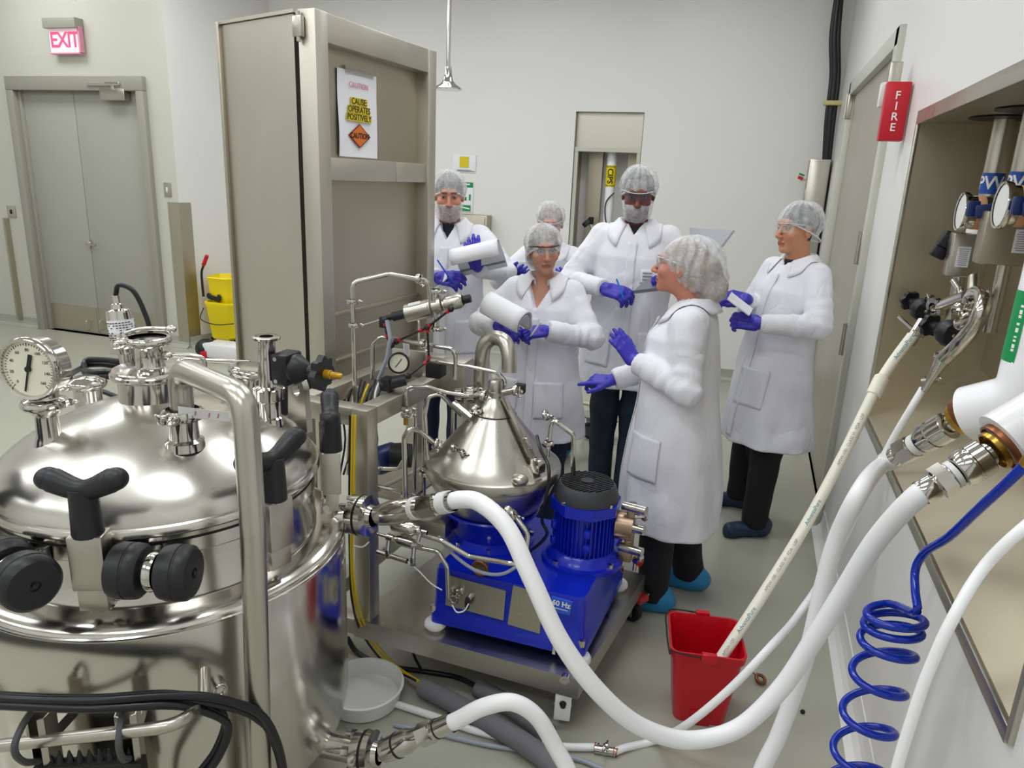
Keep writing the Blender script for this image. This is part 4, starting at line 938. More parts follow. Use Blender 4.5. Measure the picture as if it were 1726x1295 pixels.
# ================================================================== CART
DZ = 0.22
def cart():
    r = root('equipment_cart', 'stainless steel wheeled cart carrying the blue separator', 'cart', (-0.8, 2.42, 0))
    A, B, C, D = Vector((-1.225, 2.065, 0)), Vector((-0.37, 2.03, 0)), Vector((-0.262, 2.79, 0)), Vector((-1.10, 2.86, 0))
    def slab(z0, z1): return [Vector((p.x, p.y, z)) for z in (z0, z1) for p in (A, B, C, D)]
    mb = MB(); mb.add(slab(DZ - 0.075, DZ), [(0, 1, 5, 4), (1, 2, 6, 5), (2, 3, 7, 6), (3, 0, 4, 7), (0, 1, 2, 3), (4, 5, 6, 7)])
    mb.build('deck', 'steel', r, True, 20)
    # frame for the panel: square tubes
    fx = (B - A).normalized(); fy = Vector((0.075, 0.997, 0)).normalized(); R = Matrix((Vector((fy.y, -fy.x, 0)), fy, Vector((0, 0, 1)))).transposed(); t = 0.064
    ZT = 1.03; p0 = A + fx * 0.035 + fy * 0.035
    def post(p, z0, z1, nm='post'):
        return MB().box(Vector((p.x, p.y, (z0 + z1) / 2)), (t, t, z1 - z0), R, bevel=0.004).build(nm, 'steel_flat', r)
    WL = 0.26; LY = 0.80
    lx = Vector((-fy.y, fy.x, 0))
    post(p0, DZ, ZT); post(p0 + lx * WL, DZ - 0.07, ZT); post(p0 + fy * LY, DZ - 0.07, ZT); post(p0 + fy * LY + lx * WL, DZ - 0.07, ZT)
    def rail(p, q, z, nm='rail', tt=t):
        c = (p + q) / 2; dd = (q - p); Rm = Matrix((dd.normalized(), Vector((-dd.y, dd.x, 0)).normalized(), Vector((0, 0, 1)))).transposed()
        return MB().box(Vector((c.x, c.y, z)), (dd.length - t, tt, tt), Rm, bevel=0.004).build(nm, 'steel_flat', r)
    rail(p0, p0 + lx * WL, ZT - t / 2); rail(p0, p0 + fy * LY, ZT - t / 2); rail(p0 + lx * WL, p0 + lx * WL + fy * LY, ZT - t / 2); rail(p0 + fy * LY, p0 + fy * LY + lx * WL, ZT - t / 2)
    rail(p0 + lx * WL, p0 + lx * WL + fy * LY, DZ - 0.04); rail(p0, p0 + lx * WL, DZ - 0.04); rail(p0 + fy * LY, p0 + fy * LY + lx * WL, DZ - 0.04)
    for f in (0.0, 0.6):  # tray under the panel
        q = p0 + fy * (0.35 + f * 0.5)
    MB().box(p0 + lx * 0.13 + fy * 0.55 + Vector((0, 0, 0.55)), (0.24, 0.5, 0.012), R).build('lower_tray', 'steel_dark', r)
    # casters
    for i, p in enumerate((B + Vector((-0.06, 0.06, 0)), C + Vector((-0.03, -0.02, 0)), p0 + lx * WL + fy * 0.03, D + Vector((0.06, -0.06, 0)))):
        z = DZ - 0.076; mb = MB(); col = 'white_pl' if i == 0 else 'red_dark'
        dirv = Vector((0.2, -1, 0)).normalized() if i == 0 else Vector((0.8, -0.5, 0)).normalized(); s = Vector((-dirv.y, dirv.x, 0)); Rm = Matrix((s, dirv, Vector((0, 0, 1)))).transposed()
        wc = Vector((p.x, p.y, 0.052)) - dirv * 0.015
        wl = MB().lathe([(0.012, -0.018), (0.03, -0.018), (0.044, -0.017), (0.050, -0.012), (0.052, 0), (0.050, 0.012), (0.044, 0.017), (0.03, 0.018), (0.012, 0.018)], wc, s, 28).build('caster_wheel', 'rubber', r)
        mb.box(Vector((p.x, p.y, z - 0.006)), (0.08, 0.08, 0.008), Rm); mb.cyl(Vector((p.x, p.y, z - 0.03)), Vector((p.x, p.y, z)), 0.022)
        mb.box(wc + s * 0.026 + Vector((0, 0, 0.022)), (0.004, 0.05, 0.075), Rm, bevel=0.001); mb.box(wc - s * 0.026 + Vector((0, 0, 0.022)), (0.004, 0.05, 0.075), Rm, bevel=0.001); mb.cyl(wc - s * 0.032, wc + s * 0.032, 0.008, n=10)
        mb.build('caster_fork', 'steel', r)
        if i == 0:
            ft = MB().box(Vector((p.x, p.y, 0.095)) + dirv * 0.052, (0.055, 0.012, 0.095), Matrix.Rotation(-0.12, 3, 'X') @ Rm, bevel=0.003).build('brake_pedal', 'white_pl', r)
            q = Vector((p.x, p.y, 0.10)) + dirv * 0.0605; mb = MB(); mb.torus(q + Vector((0, 0, 0.014)), dirv, 0.009, 0.003, 16, 6); mb.ell(q + Vector((0, 0, 0.006)), (0.010, 0.003, 0.012)); mb.build('brake_symbol', 'ink', ft)
        else:
            MB().box(wc + dirv * 0.02 + Vector((0, 0, 0.075)), (0.06, 0.09, 0.03), Rm, bevel=0.006).build('brake_pedal', 'red_dark', r)
    mb = MB(); q = B + Vector((-0.045, 0.004, DZ - 0.01)); mb.cyl(q + Vector((0, 0.01, 0)), q + Vector((0, -0.012, 0)), 0.018, n=16); mb.cyl(q, q + Vector((0, -0.018, 0)), 0.010, n=6); mb.build('edge_bolt', 'polish', r)
    return r
CART = cart()

# ================================================================== SEPARATOR
def separator():
    SX, SY = -0.83, 2.42; c = Vector((SX, SY, 0))
    r = root('centrifuge_separator', 'conical steel separator bowl and motor on a bright blue base', 'centrifuge', (-0.63, 2.4, DZ))
    # base casting
    FL, FR, BR, BL = Vector((-0.945, 2.11, 0)), Vector((-0.375, 2.105, 0)), Vector((-0.335, 2.66, 0)), Vector((-0.90, 2.66, 0))
    z0, z1 = DZ + 0.03, DZ + 0.245
    def inset(p, k):
        m = (FL + FR + BR + BL) / 4; return p + (m - p) * k
    rings = [(0.0, z0), (0.0, z0 + 0.045), (0.03, z0 + 0.055), (0.035, z0 + 0.10), (0.045, z1 - 0.012), (0.06, z1)]
    mb = MB(); vs = []
    for k, z in rings: vs += [Vector((*inset(p, k).xy, z)) for p in (FL, FR, BR, BL)]
    fs = [(4 * i + k, 4 * i + (k + 1) % 4, 4 * i + 4 + (k + 1) % 4, 4 * i + 4 + k) for i in range(len(rings) - 1) for k in range(4)] + [(0, 1, 2, 3), tuple(4 * (len(rings) - 1) + k for k in range(4))]
    bm = bmesh.new(); bv = [bm.verts.new(v) for v in vs]; [bm.faces.new([bv[i] for i in f]) for f in fs]
    bmesh.ops.recalc_face_normals(bm, faces=list(bm.faces))
    ed = [e for e in bm.edges if abs(e.verts[0].co.z - e.verts[1].co.z) > 0.004]
    bmesh.ops.bevel(bm, geom=ed, offset=0.022, segments=4, profile=0.5, affect='EDGES')
    me = bpy.data.meshes.new('blue_base'); bm.to_mesh(me); bm.free(); base = link_mesh('blue_base', me, 'blue', r, True, 40)
    for p in (FL, FR, BR, BL):
        q = inset(p, 0.06); mb = MB(); mb.lathe([(0.0, 0.03), (0.035, 0.03), (0.04, 0.022), (0.04, 0.012), (0.03, 0.008), (0.03, 0.0), (0.0, 0.0)], Vector((q.x, q.y, DZ)), n=24); mb.build('foot_pad', 'white_pl', r)
        q = inset(p, 0.04); mb = MB(); mb.cyl(Vector((q.x, q.y, z0 + 0.04)), Vector((q.x, q.y, z0 + 0.063)), 0.012, n=6); mb.build('anchor_bolt', 'polish', r)
    # front fittings
    def front(px, py, off=0.0):
        y = 2.105 + 0.012; p = at(px, py, Y=y); p.y += (p.z - z0) * 0.06 - 0.004 - off; return p
    def plate(px0, py0, px1, py1, px2, py2, px3, py3, nm, m, th=0.006):
        P = [front(*q, 0.004) for q in ((px0, py0), (px1, py1), (px2, py2), (px3, py3))]
        mb = MB(); n = (P[1] - P[0]).cross(P[3] - P[0]).normalized(); 
        if n.y > 0: n = -n
        vs = P + [p + n * th for p in P]; mb.add(vs, [(0, 1, 2, 3), (4, 5, 6, 7), (0, 1, 5, 4), (1, 2, 6, 5), (2, 3, 7, 6), (3, 0, 4, 7)]); return mb.build(nm, m, r, False), P
    pl, P = plate(757, 970, 853, 996, 850, 1044, 752, 1018, 'valve_plate', 'steel')
    for q, sx in ((front(770, 1005, 0.03), 0.014), (front(763, 992, 0.03), 0.010), (front(778, 995, 0.028), 0.011)):
        mb = MB(); mb.cyl(q, q + Vector((0, 0.035, 0)), sx, n=12); mb.torus(q, (0, 1, 0), sx, 0.004, 16, 6); mb.build('needle_valve', 'polish', pl)
    q = front(793, 1005, 0.03); mb = MB(); mb.cyl(q, q + Vector((0, 0.03, 0)), 0.010, n=12); mb.build('valve_stem', 'polish', pl); mb = MB(); mb.ell(q + Vector((0, -0.004, -0.01)), (0.010, 0.010, 0.026)); mb.build('black_lever', 'black', pl)
    q = front(843, 1012, 0.01); MB().cyl(q, q + Vector((0, 0.012, 0)), 0.010, n=16).build('plug', 'steel_dark', pl)
    plate(865, 988, 915, 1003, 911, 1066, 857, 1050, 'name_plate', mat('etched_plate', '#a9a692', 0.5, 0.6, var=0.25, vscale=160))
    lb, P = plate(931, 1005, 966, 1014, 962, 1035, 929, 1027, 'frequency_label', mat('label_blue', '#2f5ccf', 0.4), 0.014)
    ux = (P[1] - P[0]).normalized(); uy = (P[0] - P[3]).normalized(); ctr = (P[0] + P[1] + P[2] + P[3]) / 4 + Vector((0, -0.0155, 0))
    text('label_text', '60 Hz', 0.026, ctr + uy * 0.010, ux, uy, 'white_ink', lb, bold=0.0006)
    mb = MB(); mb.box(ctr - uy * 0.008, (0.05, 0.001, 0.002), Matrix((ux, -ux.cross(uy), uy)).transposed()); mb.build('label_line', 'white_ink', lb, False)
    q = front(808, 960, 0.004); mb = MB(); mb.cyl(q, q + Vector((0, 0.02, 0)), 0.026, n=24); mb.build('oil_sight_glass', mat('sight_glass_amber', '#5a4a25', 0.12, coat=1.0), r); mb = MB(); mb.torus(q, (0, 1, 0.1), 0.026, 0.006); mb.build('sight_ring', 'copper', r)
    q = front(952, 1043, 0.004); MB().cyl(q, q + Vector((0, 0.02, 0)), 0.014, n=16).build('drain_plug', 'polish', r)
    q = front(935, 1090, 0.004); MB().box(q, (0.012, 0.008, 0.05), bevel=0.002).build('drain_spout', 'steel', r)
    # funnel shaped blue collar
    MB().lathe([(0.0, z1 - 0.02), (0.17, z1 - 0.01), (0.17, z1 + 0.01), (0.155, z1 + 0.018), (0.138, z1 + 0.03), (0.142, z1 + 0.06), (0.158, z1 + 0.095), (0.182, z1 + 0.122), (0.186, z1 + 0.13), (0.182, z1 + 0.136), (0.14, z1 + 0.137)], c, n=64).build('blue_collar', 'blue', r)
    for k in range(8):
        a = 2 * pi * k / 8 + 0.3; q = c + Vector((math.cos(a) * 0.160, math.sin(a) * 0.160, z1 + 0.012)); MB().cyl(q, q + Vector((0, 0, 0.014)), 0.009, n=6).build('collar_bolt', 'polish', r)
    zr = 0.775
    MB().lathe([(0.16, z1 + 0.137), (0.176, z1 + 0.14), (0.196, z1 + 0.165), (0.222, zr - 0.10), (0.238, zr - 0.06), (0.245, zr - 0.035), (0.245, zr - 0.03)], c, n=72).build('lower_bowl', 'bowl', r)
    MB().lathe([(0.245, zr - 0.036), (0.254, zr - 0.034), (0.257, zr - 0.026), (0.257, zr - 0.004), (0.254, zr + 0.003), (0.247, zr + 0.006), (0.24, zr + 0.008)], c, n=72).build('bowl_rim', 'bowl', r)
    MB().lathe([(0.247, zr + 0.004), (0.236, zr + 0.012), (0.222, zr + 0.022), (0.200, zr + 0.042), (0.14, zr + 0.115), (0.082, zr + 0.186), (0.079, zr + 0.190), (0.079, zr + 0.193), (0.078, zr + 0.196), (0.05, zr + 0.232), (0.038, zr + 0.248), (0.032, zr + 0.254), (0.031, zr + 0.275), (0.027, zr + 0.276), (0.026, zr + 0.31), (0.020, zr + 0.318), (0.0, zr + 0.32)], c, n=72).build('cone_hood', 'bowl', r)
    MB().lathe([(0.079, zr + 0.1895), (0.0808, zr + 0.1905), (0.0808, zr + 0.1925), (0.079, zr + 0.1935)], c, n=48).build('hood_seam', 'dark', r)
    # strap along the hood
    a0 = math.radians(-25); e = Vector((math.cos(a0), math.sin(a0), 0)); t = Vector((-e.y, e.x, 0))
    s0 = c + e * 0.045 + Vector((0, 0, zr + 0.258)); s1 = c + e * 0.215 + Vector((0, 0, zr + 0.052)); dd = (s1 - s0).normalized(); mb = MB(); Rm = Matrix((dd, t, dd.cross(t))).transposed()
    mb.box((s0 + s1) / 2, ((s1 - s0).length, 0.026, 0.008), Rm, bevel=0.002); st = mb.build('hood_strap', 'bowl', r)
    for f in (0.62, 0.78, 0.92): q = s0 + (s1 - s0) * f + dd.cross(t) * 0.005; MB().cyl(q, q + dd.cross(t) * 0.006, 0.006, n=8).build('strap_bolt', 'polish', st)
    mb = MB(); q = c + e * 0.222 + Vector((0, 0, zr + 0.05)); mb.box(q, (0.04, 0.04, 0.05), Matrix.Rotation(a0, 3, 'Z'), bevel=0.004); mb.build('strap_clamp', 'polish', st)
    q = c + Vector((0.16, -0.17, zr + 0.03)); mb = MB(); mb.ell(q + Vector((0, 0, -0.01)), (0.03, 0.03, 0.02)); mb.build('hood_boss', 'bowl', r)
    # big return bend
    Pg = [at(812, 668, Y=2.50), at(812, 610, Y=2.50), at(818, 580, Y=2.50), at(832, 570, Y=2.50), at(850, 576, Y=2.48), at(858, 600, Y=2.46), at(858, 628, Y=2.45)]
    Pg[0] = Vector((Pg[0].x, Pg[0].y, zr + 0.12)); 
    MB().tube(Pg, 0.028, 24, sub=10).build('return_bend', 'steel', r)
    # outlet manifold on the hood
    mb = MB(); h = Vector((SX, SY, zr + 0.262)); l = at(775, 668, Y=2.40); mb.cyl(h, l, 0.016); mb.lathe([(0.018, -0.014), (0.03, -0.012), (0.03, 0.012), (0.018, 0.014)], (h + l * 2) / 3, (l - h), 20); mb.lathe([(0.018, -0.014), (0.03, -0.012), (0.03, 0.012), (0.018, 0.014)], l, (l - h), 20); mb.build('outlet_manifold', 'polish', r)
    # handle bars on both sides
    k0 = c + Vector((0.215, -0.02, zr + 0.06)); k = [k0, at(930, 705, Y=2.40), at(967, 733, Y=2.40), at(965, 815, Y=2.42)]
    k[-1] = at(966, 838, Y=2.44)
    MB().pipe(k, 0.009, 0.02).build('side_tube', 'polish', r)
    mb = MB(); clamp_ring(mb, k0.lerp(k[1], 0.35), (k[1] - k0), 0.018, 0.008, (0, 0, 1)); mb.build('tube_clamp', 'polish', r)
    # cable from the sensor
    mb = MB(); mb.tube([at(905, 735, Y=2.28), at(912, 760, Y=2.22), at(924, 785, Y=2.18), at(925, 812, Y=2.16), at(918, 850, Y=2.20), at(914, 880, Y=2.24), at(922, 900, Y=2.26), Vector((-0.66, 2.3, z1 + 0.002))], 0.006, n=8); mb.build('sensor_cable', 'cable', r)
    # motor
    m = Vector((-0.462, 2.40, 0)); zb = z1 - 0.005
    MB().lathe([(0.0, zb), (0.15, zb), (0.15, zb + 0.018), (0.135, zb + 0.022), (0.118, zb + 0.05), (0.110, zb + 0.055)], m, n=48).build('motor_flange', 'blue', r)
    mb = MB(); mb.lathe([(0.098, zb + 0.03), (0.098, zb + 0.225), (0.0, zb + 0.226)], m, n=48); 
    mb.build('motor_body', 'blue', r)
    fin = MB()
    for k in range(44):
        a = 2 * pi * k / 44; e = Vector((math.cos(a), math.sin(a), 0)); q = m + e * 0.105 + Vector((0, 0, zb + 0.135)); fin.box(q, (0.018, 0.0035, 0.165), Matrix.Rotation(a, 3, 'Z'))
        fo = fin.build('cooling_fin', 'blue', r, False); fin = MB()
    mb = MB()
    oc = [(0.128 * math.cos(2 * pi * k / 8 + pi / 8), 0.128 * math.sin(2 * pi * k / 8 + pi / 8)) for k in range(8)]
    mb.prism(oc, m + Vector((0, 0, zb + 0.205)), (1, 0, 0), (0, 1, 0), 0.04); mb.build('motor_end_shield', 'blue', r, True, 25)
    for k in range(4):
        a = pi / 4 + k * pi / 2 + 0.25; q = m + Vector((math.cos(a) * 0.116, math.sin(a) * 0.116, zb + 0.245)); MB().cyl(q, q + Vector((0, 0, 0.012)), 0.008, n=6).build('shield_bolt', 'polish', r)
        q = m + Vector((math.cos(a) * 0.137, math.sin(a) * 0.137, zb + 0.018)); MB().cyl(q, q + Vector((0, 0, 0.016)), 0.011, n=6).build('flange_bolt', 'polish', r)
    MB().lathe([(0.115, zb + 0.242), (0.116, zb + 0.262), (0.104, zb + 0.295), (0.098, zb + 0.303), (0.0, zb + 0.300)], m, n=48).build('fan_cowl', mat('dark_grey_cowl', '#3b3c40', 0.5), r)
    for k in range(-7, 8):
        x = k * 0.0125; L = 2 * math.sqrt(max(0, 0.094 ** 2 - x * x))
        dv = Vector((0.62, 0.78, 0)); nv = Vector((0.78, -0.62, 0)); q = m + nv * x + Vector((0, 0, zb + 0.304))
        MB().box(q, (L, 0.0055, 0.007), Matrix((dv, -nv, Vector((0, 0, 1)))).transposed()).build('grille_bar', 'black', r, False)
    mb = MB(); mb.lathe([(0.0, 0.306), (0.022, 0.306), (0.024, 0.310), (0.0, 0.311)], m + Vector((0, 0, zb)), n=20); mb.build('cowl_hub', 'black', r)
    for dz in (0.10, 0.155):
        q = m + Vector((0.035, -0.112, zb + dz)); MB().box(q, (0.022, 0.02, 0.028), bevel=0.003).build('motor_boss', 'blue', r)
    for dz in (0.09, 0.15):
        q = m + Vector((-0.095, -0.07, zb + dz)); MB().box(q, (0.02, 0.02, 0.03), rot=0.6, bevel=0.003).build('motor_boss', 'blue', r)
    # copper pump on the right of the motor
    p = m + Vector((0.165, 0.02, zb + 0.15)); mb = MB()
    mb.cyl(p + Vector((-0.05, 0, 0)), p + Vector((0.012, 0, 0)), 0.052, n=28); mb.box(p + Vector((0, 0.0, 0.0)), (0.03, 0.05, 0.18), bevel=0.008); mb.box(p + Vector((-0.01, 0.0, -0.11)), (0.05, 0.05, 0.05), bevel=0.006)
    pu = mb.build('side_pump', mat('bronze_pump', '#a08a76', 0.35, 1.0, var=0.15, vscale=12), r)
    for dz in (0.085, 0.01, -0.075): MB().cyl(p + Vector((-0.03, -0.02, dz)), p + Vector((0.055, -0.045, dz + 0.004)), 0.017, n=20).build('pump_fitting', 'polish', pu)
    mb = MB(); q = p + Vector((0.045, -0.01, 0.055)); mb.torus(q, (1, 1, 0), 0.015, 0.006, 18, 8); mb.cyl(q + Vector((-0.04, 0, -0.01)), q, 0.009); mb.build('pump_ring', 'polish', pu)
    mb = MB(); q = p + Vector((0.03, -0.01, -0.12)); mb.cyl(q, q + Vector((0.02, -0.02, 0)), 0.016, n=12); mb.ell(q + Vector((0.02, -0.02, 0.02)), (0.012, 0.01, 0.018)); mb.cyl(q + Vector((0, 0, -0.005)), q + Vector((0, 0, -0.045)), 0.008); mb.build('drain_cock', 'polish', pu)
    return r
SEPR = separator()
# ================================================================== PEOPLE
f32 = np.float32
class G:
    """rectilinear grid with open coordinate arrays"""
    def __init__(s, xs, ys, zs):
        s.xs, s.ys, s.zs = [np.asarray(a, f32) for a in (xs, ys, zs)]
        s.X, s.Y, s.Z = s.xs[:, None, None], s.ys[None, :, None], s.zs[None, None, :]
def lin_axis(lo, hi, st): return np.arange(lo, hi + st, st, dtype=f32)
def mix_axis(lo, hi, a, b, co, fi):
    parts = [np.arange(lo, a, co), np.arange(a, b, fi), np.arange(b, hi + co, co)]
    v = np.concatenate(parts); keep = np.concatenate([[True], np.diff(v) > fi * 0.5]); return v[keep].astype(f32)
def rcone(g, a, b, ra, rb):
    a, b = np.array(a, f32), np.array(b, f32); ba = b - a; L2 = float(ba @ ba) + 1e-9
    px, py, pz = g.X - a[0], g.Y - a[1], g.Z - a[2]
    t = np.clip((px * ba[0] + py * ba[1] + pz * ba[2]) / L2, 0, 1)
    return np.sqrt((px - ba[0] * t) ** 2 + (py - ba[1] * t) ** 2 + (pz - ba[2] * t) ** 2) - (ra + (rb - ra) * t)
class Loc:
    """the grid seen from a rotated local frame (columns of R are the local axes)"""
    def __init__(s, g, c, R):
        c = np.array(c, f32); R = np.array(R, f32); px, py, pz = g.X - c[0], g.Y - c[1], g.Z - c[2]
        s.X = px * R[0, 0] + py * R[1, 0] + pz * R[2, 0]; s.Y = px * R[0, 1] + py * R[1, 1] + pz * R[2, 1]; s.Z = px * R[0, 2] + py * R[1, 2] + pz * R[2, 2]
def ellip(g, c, r):
    x, y, z = (g.X - c[0]), (g.Y - c[1]), (g.Z - c[2])
    k0 = np.sqrt((x / r[0]) ** 2 + (y / r[1]) ** 2 + (z / r[2]) ** 2); k1 = np.sqrt((x / r[0] ** 2) ** 2 + (y / r[1] ** 2) ** 2 + (z / r[2] ** 2) ** 2) + 1e-9
    return k0 * (k0 - 1) / k1
def smin(a, b, k):
    h = np.clip(0.5 + 0.5 * (b - a) / k, 0, 1); return b + (a - b) * h - k * h * (1 - h)
def smax(a, b, k): return -smin(-a, -b, k)
def noise(g, fr, seed, n=7):
    r = np.random.RandomState(seed); out = 0
    for _ in range(n):
        v = r.normal(size=3); v /= np.linalg.norm(v); v *= fr * r.uniform(0.6, 1.5)
        out = out + np.sin(g.X * v[0] + g.Y * v[1] + g.Z * v[2] + r.uniform(0, 6.28))
    return out / n * 1.5

def surface(F, g):
    """naive surface nets"""
    F = np.ascontiguousarray(F, f32); s = F < 0; nx, ny, nz = F.shape
    c = [s[i:nx - 1 + i, j:ny - 1 + j, k:nz - 1 + k] for i in (0, 1) for j in (0, 1) for k in (0, 1)]
    allin = c[0].copy(); anyin = c[0].copy()
    for q in c[1:]: allin &= q; anyin |= q
    act = anyin & ~allin; I = np.argwhere(act); n = len(I)
    idx = -np.ones(act.shape, np.int32); idx[tuple(I.T)] = np.arange(n)
    corners = np.array([(i, j, k) for i in (0, 1) for j in (0, 1) for k in (0, 1)])
    val = np.stack([F[I[:, 0] + a, I[:, 1] + b, I[:, 2] + d] for a, b, d in corners], 1)
    ax = (g.xs, g.ys, g.zs)
    pos = np.stack([np.stack([ax[m][I[:, m] + q[m]] for m in range(3)], 1) for q in corners], 1)
    acc = np.zeros((n, 3)); cnt = np.zeros(n)
    for a in range(8):
        for b in range(a + 1, 8):
            if np.abs(corners[a] - corners[b]).sum() != 1: continue
            va, vb = val[:, a], val[:, b]; m = (va < 0) != (vb < 0)
            t = np.where(m, va / np.where(va - vb == 0, 1, va - vb), 0)
            p = pos[:, a] + (pos[:, b] - pos[:, a]) * t[:, None]; acc[m] += p[m]; cnt[m] += 1
    verts = acc / np.maximum(cnt, 1)[:, None]; faces = []
    def quads(E, d, o1, o2):
        E = np.argwhere(E); ok = np.ones(len(E), bool)
        for o in (o1, o2): ok &= (E[:, o] > 0)
        E = E[ok]; fl = s[tuple(E.T)]
        def cell(da, db):
            q = E.copy(); q[:, o1] -= da; q[:, o2] -= db; return idx[tuple(np.minimum(q, np.array(idx.shape) - 1).T)]
        Q = np.stack([cell(1, 1), cell(0, 1), cell(0, 0), cell(1, 0)], 1)
        Q[~fl] = Q[~fl][:, ::-1]; faces.append(Q[(Q >= 0).all(1)])
    quads(s[:-1] != s[1:], 0, 1, 2); quads(s[:, :-1] != s[:, 1:], 1, 2, 0); quads(s[:, :, :-1] != s[:, :, 1:], 2, 0, 1)
    return verts, np.concatenate(faces)

def net_obj(name, F, g, m, parent, colour=None, post=None):
    v, q = surface(F, g)
    if post is not None: v = post(v)
    me = bpy.data.meshes.new(name); me.vertices.add(len(v)); me.vertices.foreach_set('co', v.astype(f32).ravel())
    me.loops.add(q.size); me.loops.foreach_set('vertex_index', q.astype(np.int32).ravel())
    me.polygons.add(len(q)); me.polygons.foreach_set('loop_start', np.arange(0, q.size, 4, dtype=np.int32))
    me.update(calc_edges=True); me.validate()
    if colour is not None:
        at_ = me.color_attributes.new('Col', 'FLOAT_COLOR', 'POINT'); c = colour(v); c = np.concatenate([c, np.ones((len(v), 1))], 1); at_.data.foreach_set('color', c.astype(f32).ravel())
    return link_mesh(name, me, m, parent, True, None, False)

def rotm(yaw, pitch=0, roll=0):
    return np.array((Matrix.Rotation(yaw, 3, 'Z') @ Matrix.Rotation(pitch, 3, 'X') @ Matrix.Rotation(roll, 3, 'Y')))

def ik(S, W, la, lb, hint):
    S, W, hint = Vector(S), Vector(W), Vector(hint); d = W - S; L = min(d.length, (la + lb) * 0.995); u = d.normalized()
    x = (la * la - lb * lb + L * L) / (2 * L); y = math.sqrt(max(0, la * la - x * x)); h = (hint - u * hint.dot(u)).normalized()
    return S + u * x + h * y, S + u * L

def hand(name, wrist, fdir, ndir, side, curl, thumb, parent, size=1.0, spread=1.0, m='glove', cuffdir=None):
    """side: +1 thumb towards +lateral. curl: per finger bend in radians (index..little)"""
    f = Vector(fdir).normalized(); n = Vector(ndir); n = (n - f * n.dot(f)).normalized(); l = n.cross(f) * side
    w = Vector(wrist); k = size
    def P(a, b, c): return w + f * a * k + l * b * k + n * c * k
    segs = []
    base_y = (0.030, 0.010, -0.011, -0.030); lens = (0.074, 0.083, 0.077, 0.060)
    for i in range(4):
        b = P(0.088 - 0.004 * abs(i - 1), base_y[i] * spread, 0); segs.append((P(0.012, base_y[i] * 0.75, -0.002), b, 0.0165 * k, 0.0125 * k))
        ang = 0.0; p = b; side_a = (1.2 - i) * 0.06 * spread
        for j, fr in enumerate((0.46, 0.30, 0.24)):
            ang += curl[i] * (0.8, 1.1, 0.8)[j]
            d = (f * math.cos(ang) - n * math.sin(ang)) + l * side_a; d.normalize(); q = p + d * lens[i] * fr * k
            segs.append((p, q, (0.0108 - j * 0.0008) * k, (0.0100 - j * 0.0009) * k)); p = q
    t0, t1 = thumb; p = P(0.022, 0.026, -0.004); segs.append((P(0.0, 0.01, 0), p, 0.018 * k, 0.016 * k))
    for j, (ln, an) in enumerate(((0.042, t0), (0.032, t0 - t1), (0.026, t0 - 2 * t1))):
        d = (f * math.cos(an) + l * math.sin(an) - n * 0.28).normalized(); q = p + d * ln * k; segs.append((p, q, (0.0145 - 0.002 * j) * k, (0.0125 - 0.002 * j) * k)); p = q
    cd = Vector(cuffdir) if cuffdir is not None else -f
    segs.append((w + cd * 0.05 * k, P(0.01, 0, 0), 0.034 * k, 0.027 * k))
    pts = np.array([list(s[0]) for s in segs] + [list(s[1]) for s in segs]); lo, hi = pts.min(0) - 0.04, pts.max(0) + 0.04; st = 0.0036
    g = G(lin_axis(lo[0], hi[0], st), lin_axis(lo[1], hi[1], st), lin_axis(lo[2], hi[2], st)); F = None
    for i, (a, b, ra, rb) in enumerate(segs):
        d = rcone(g, a, b, ra, rb); F = d if F is None else smin(F, d, 0.007 * k)
    return net_obj(name, F, g, m, parent)

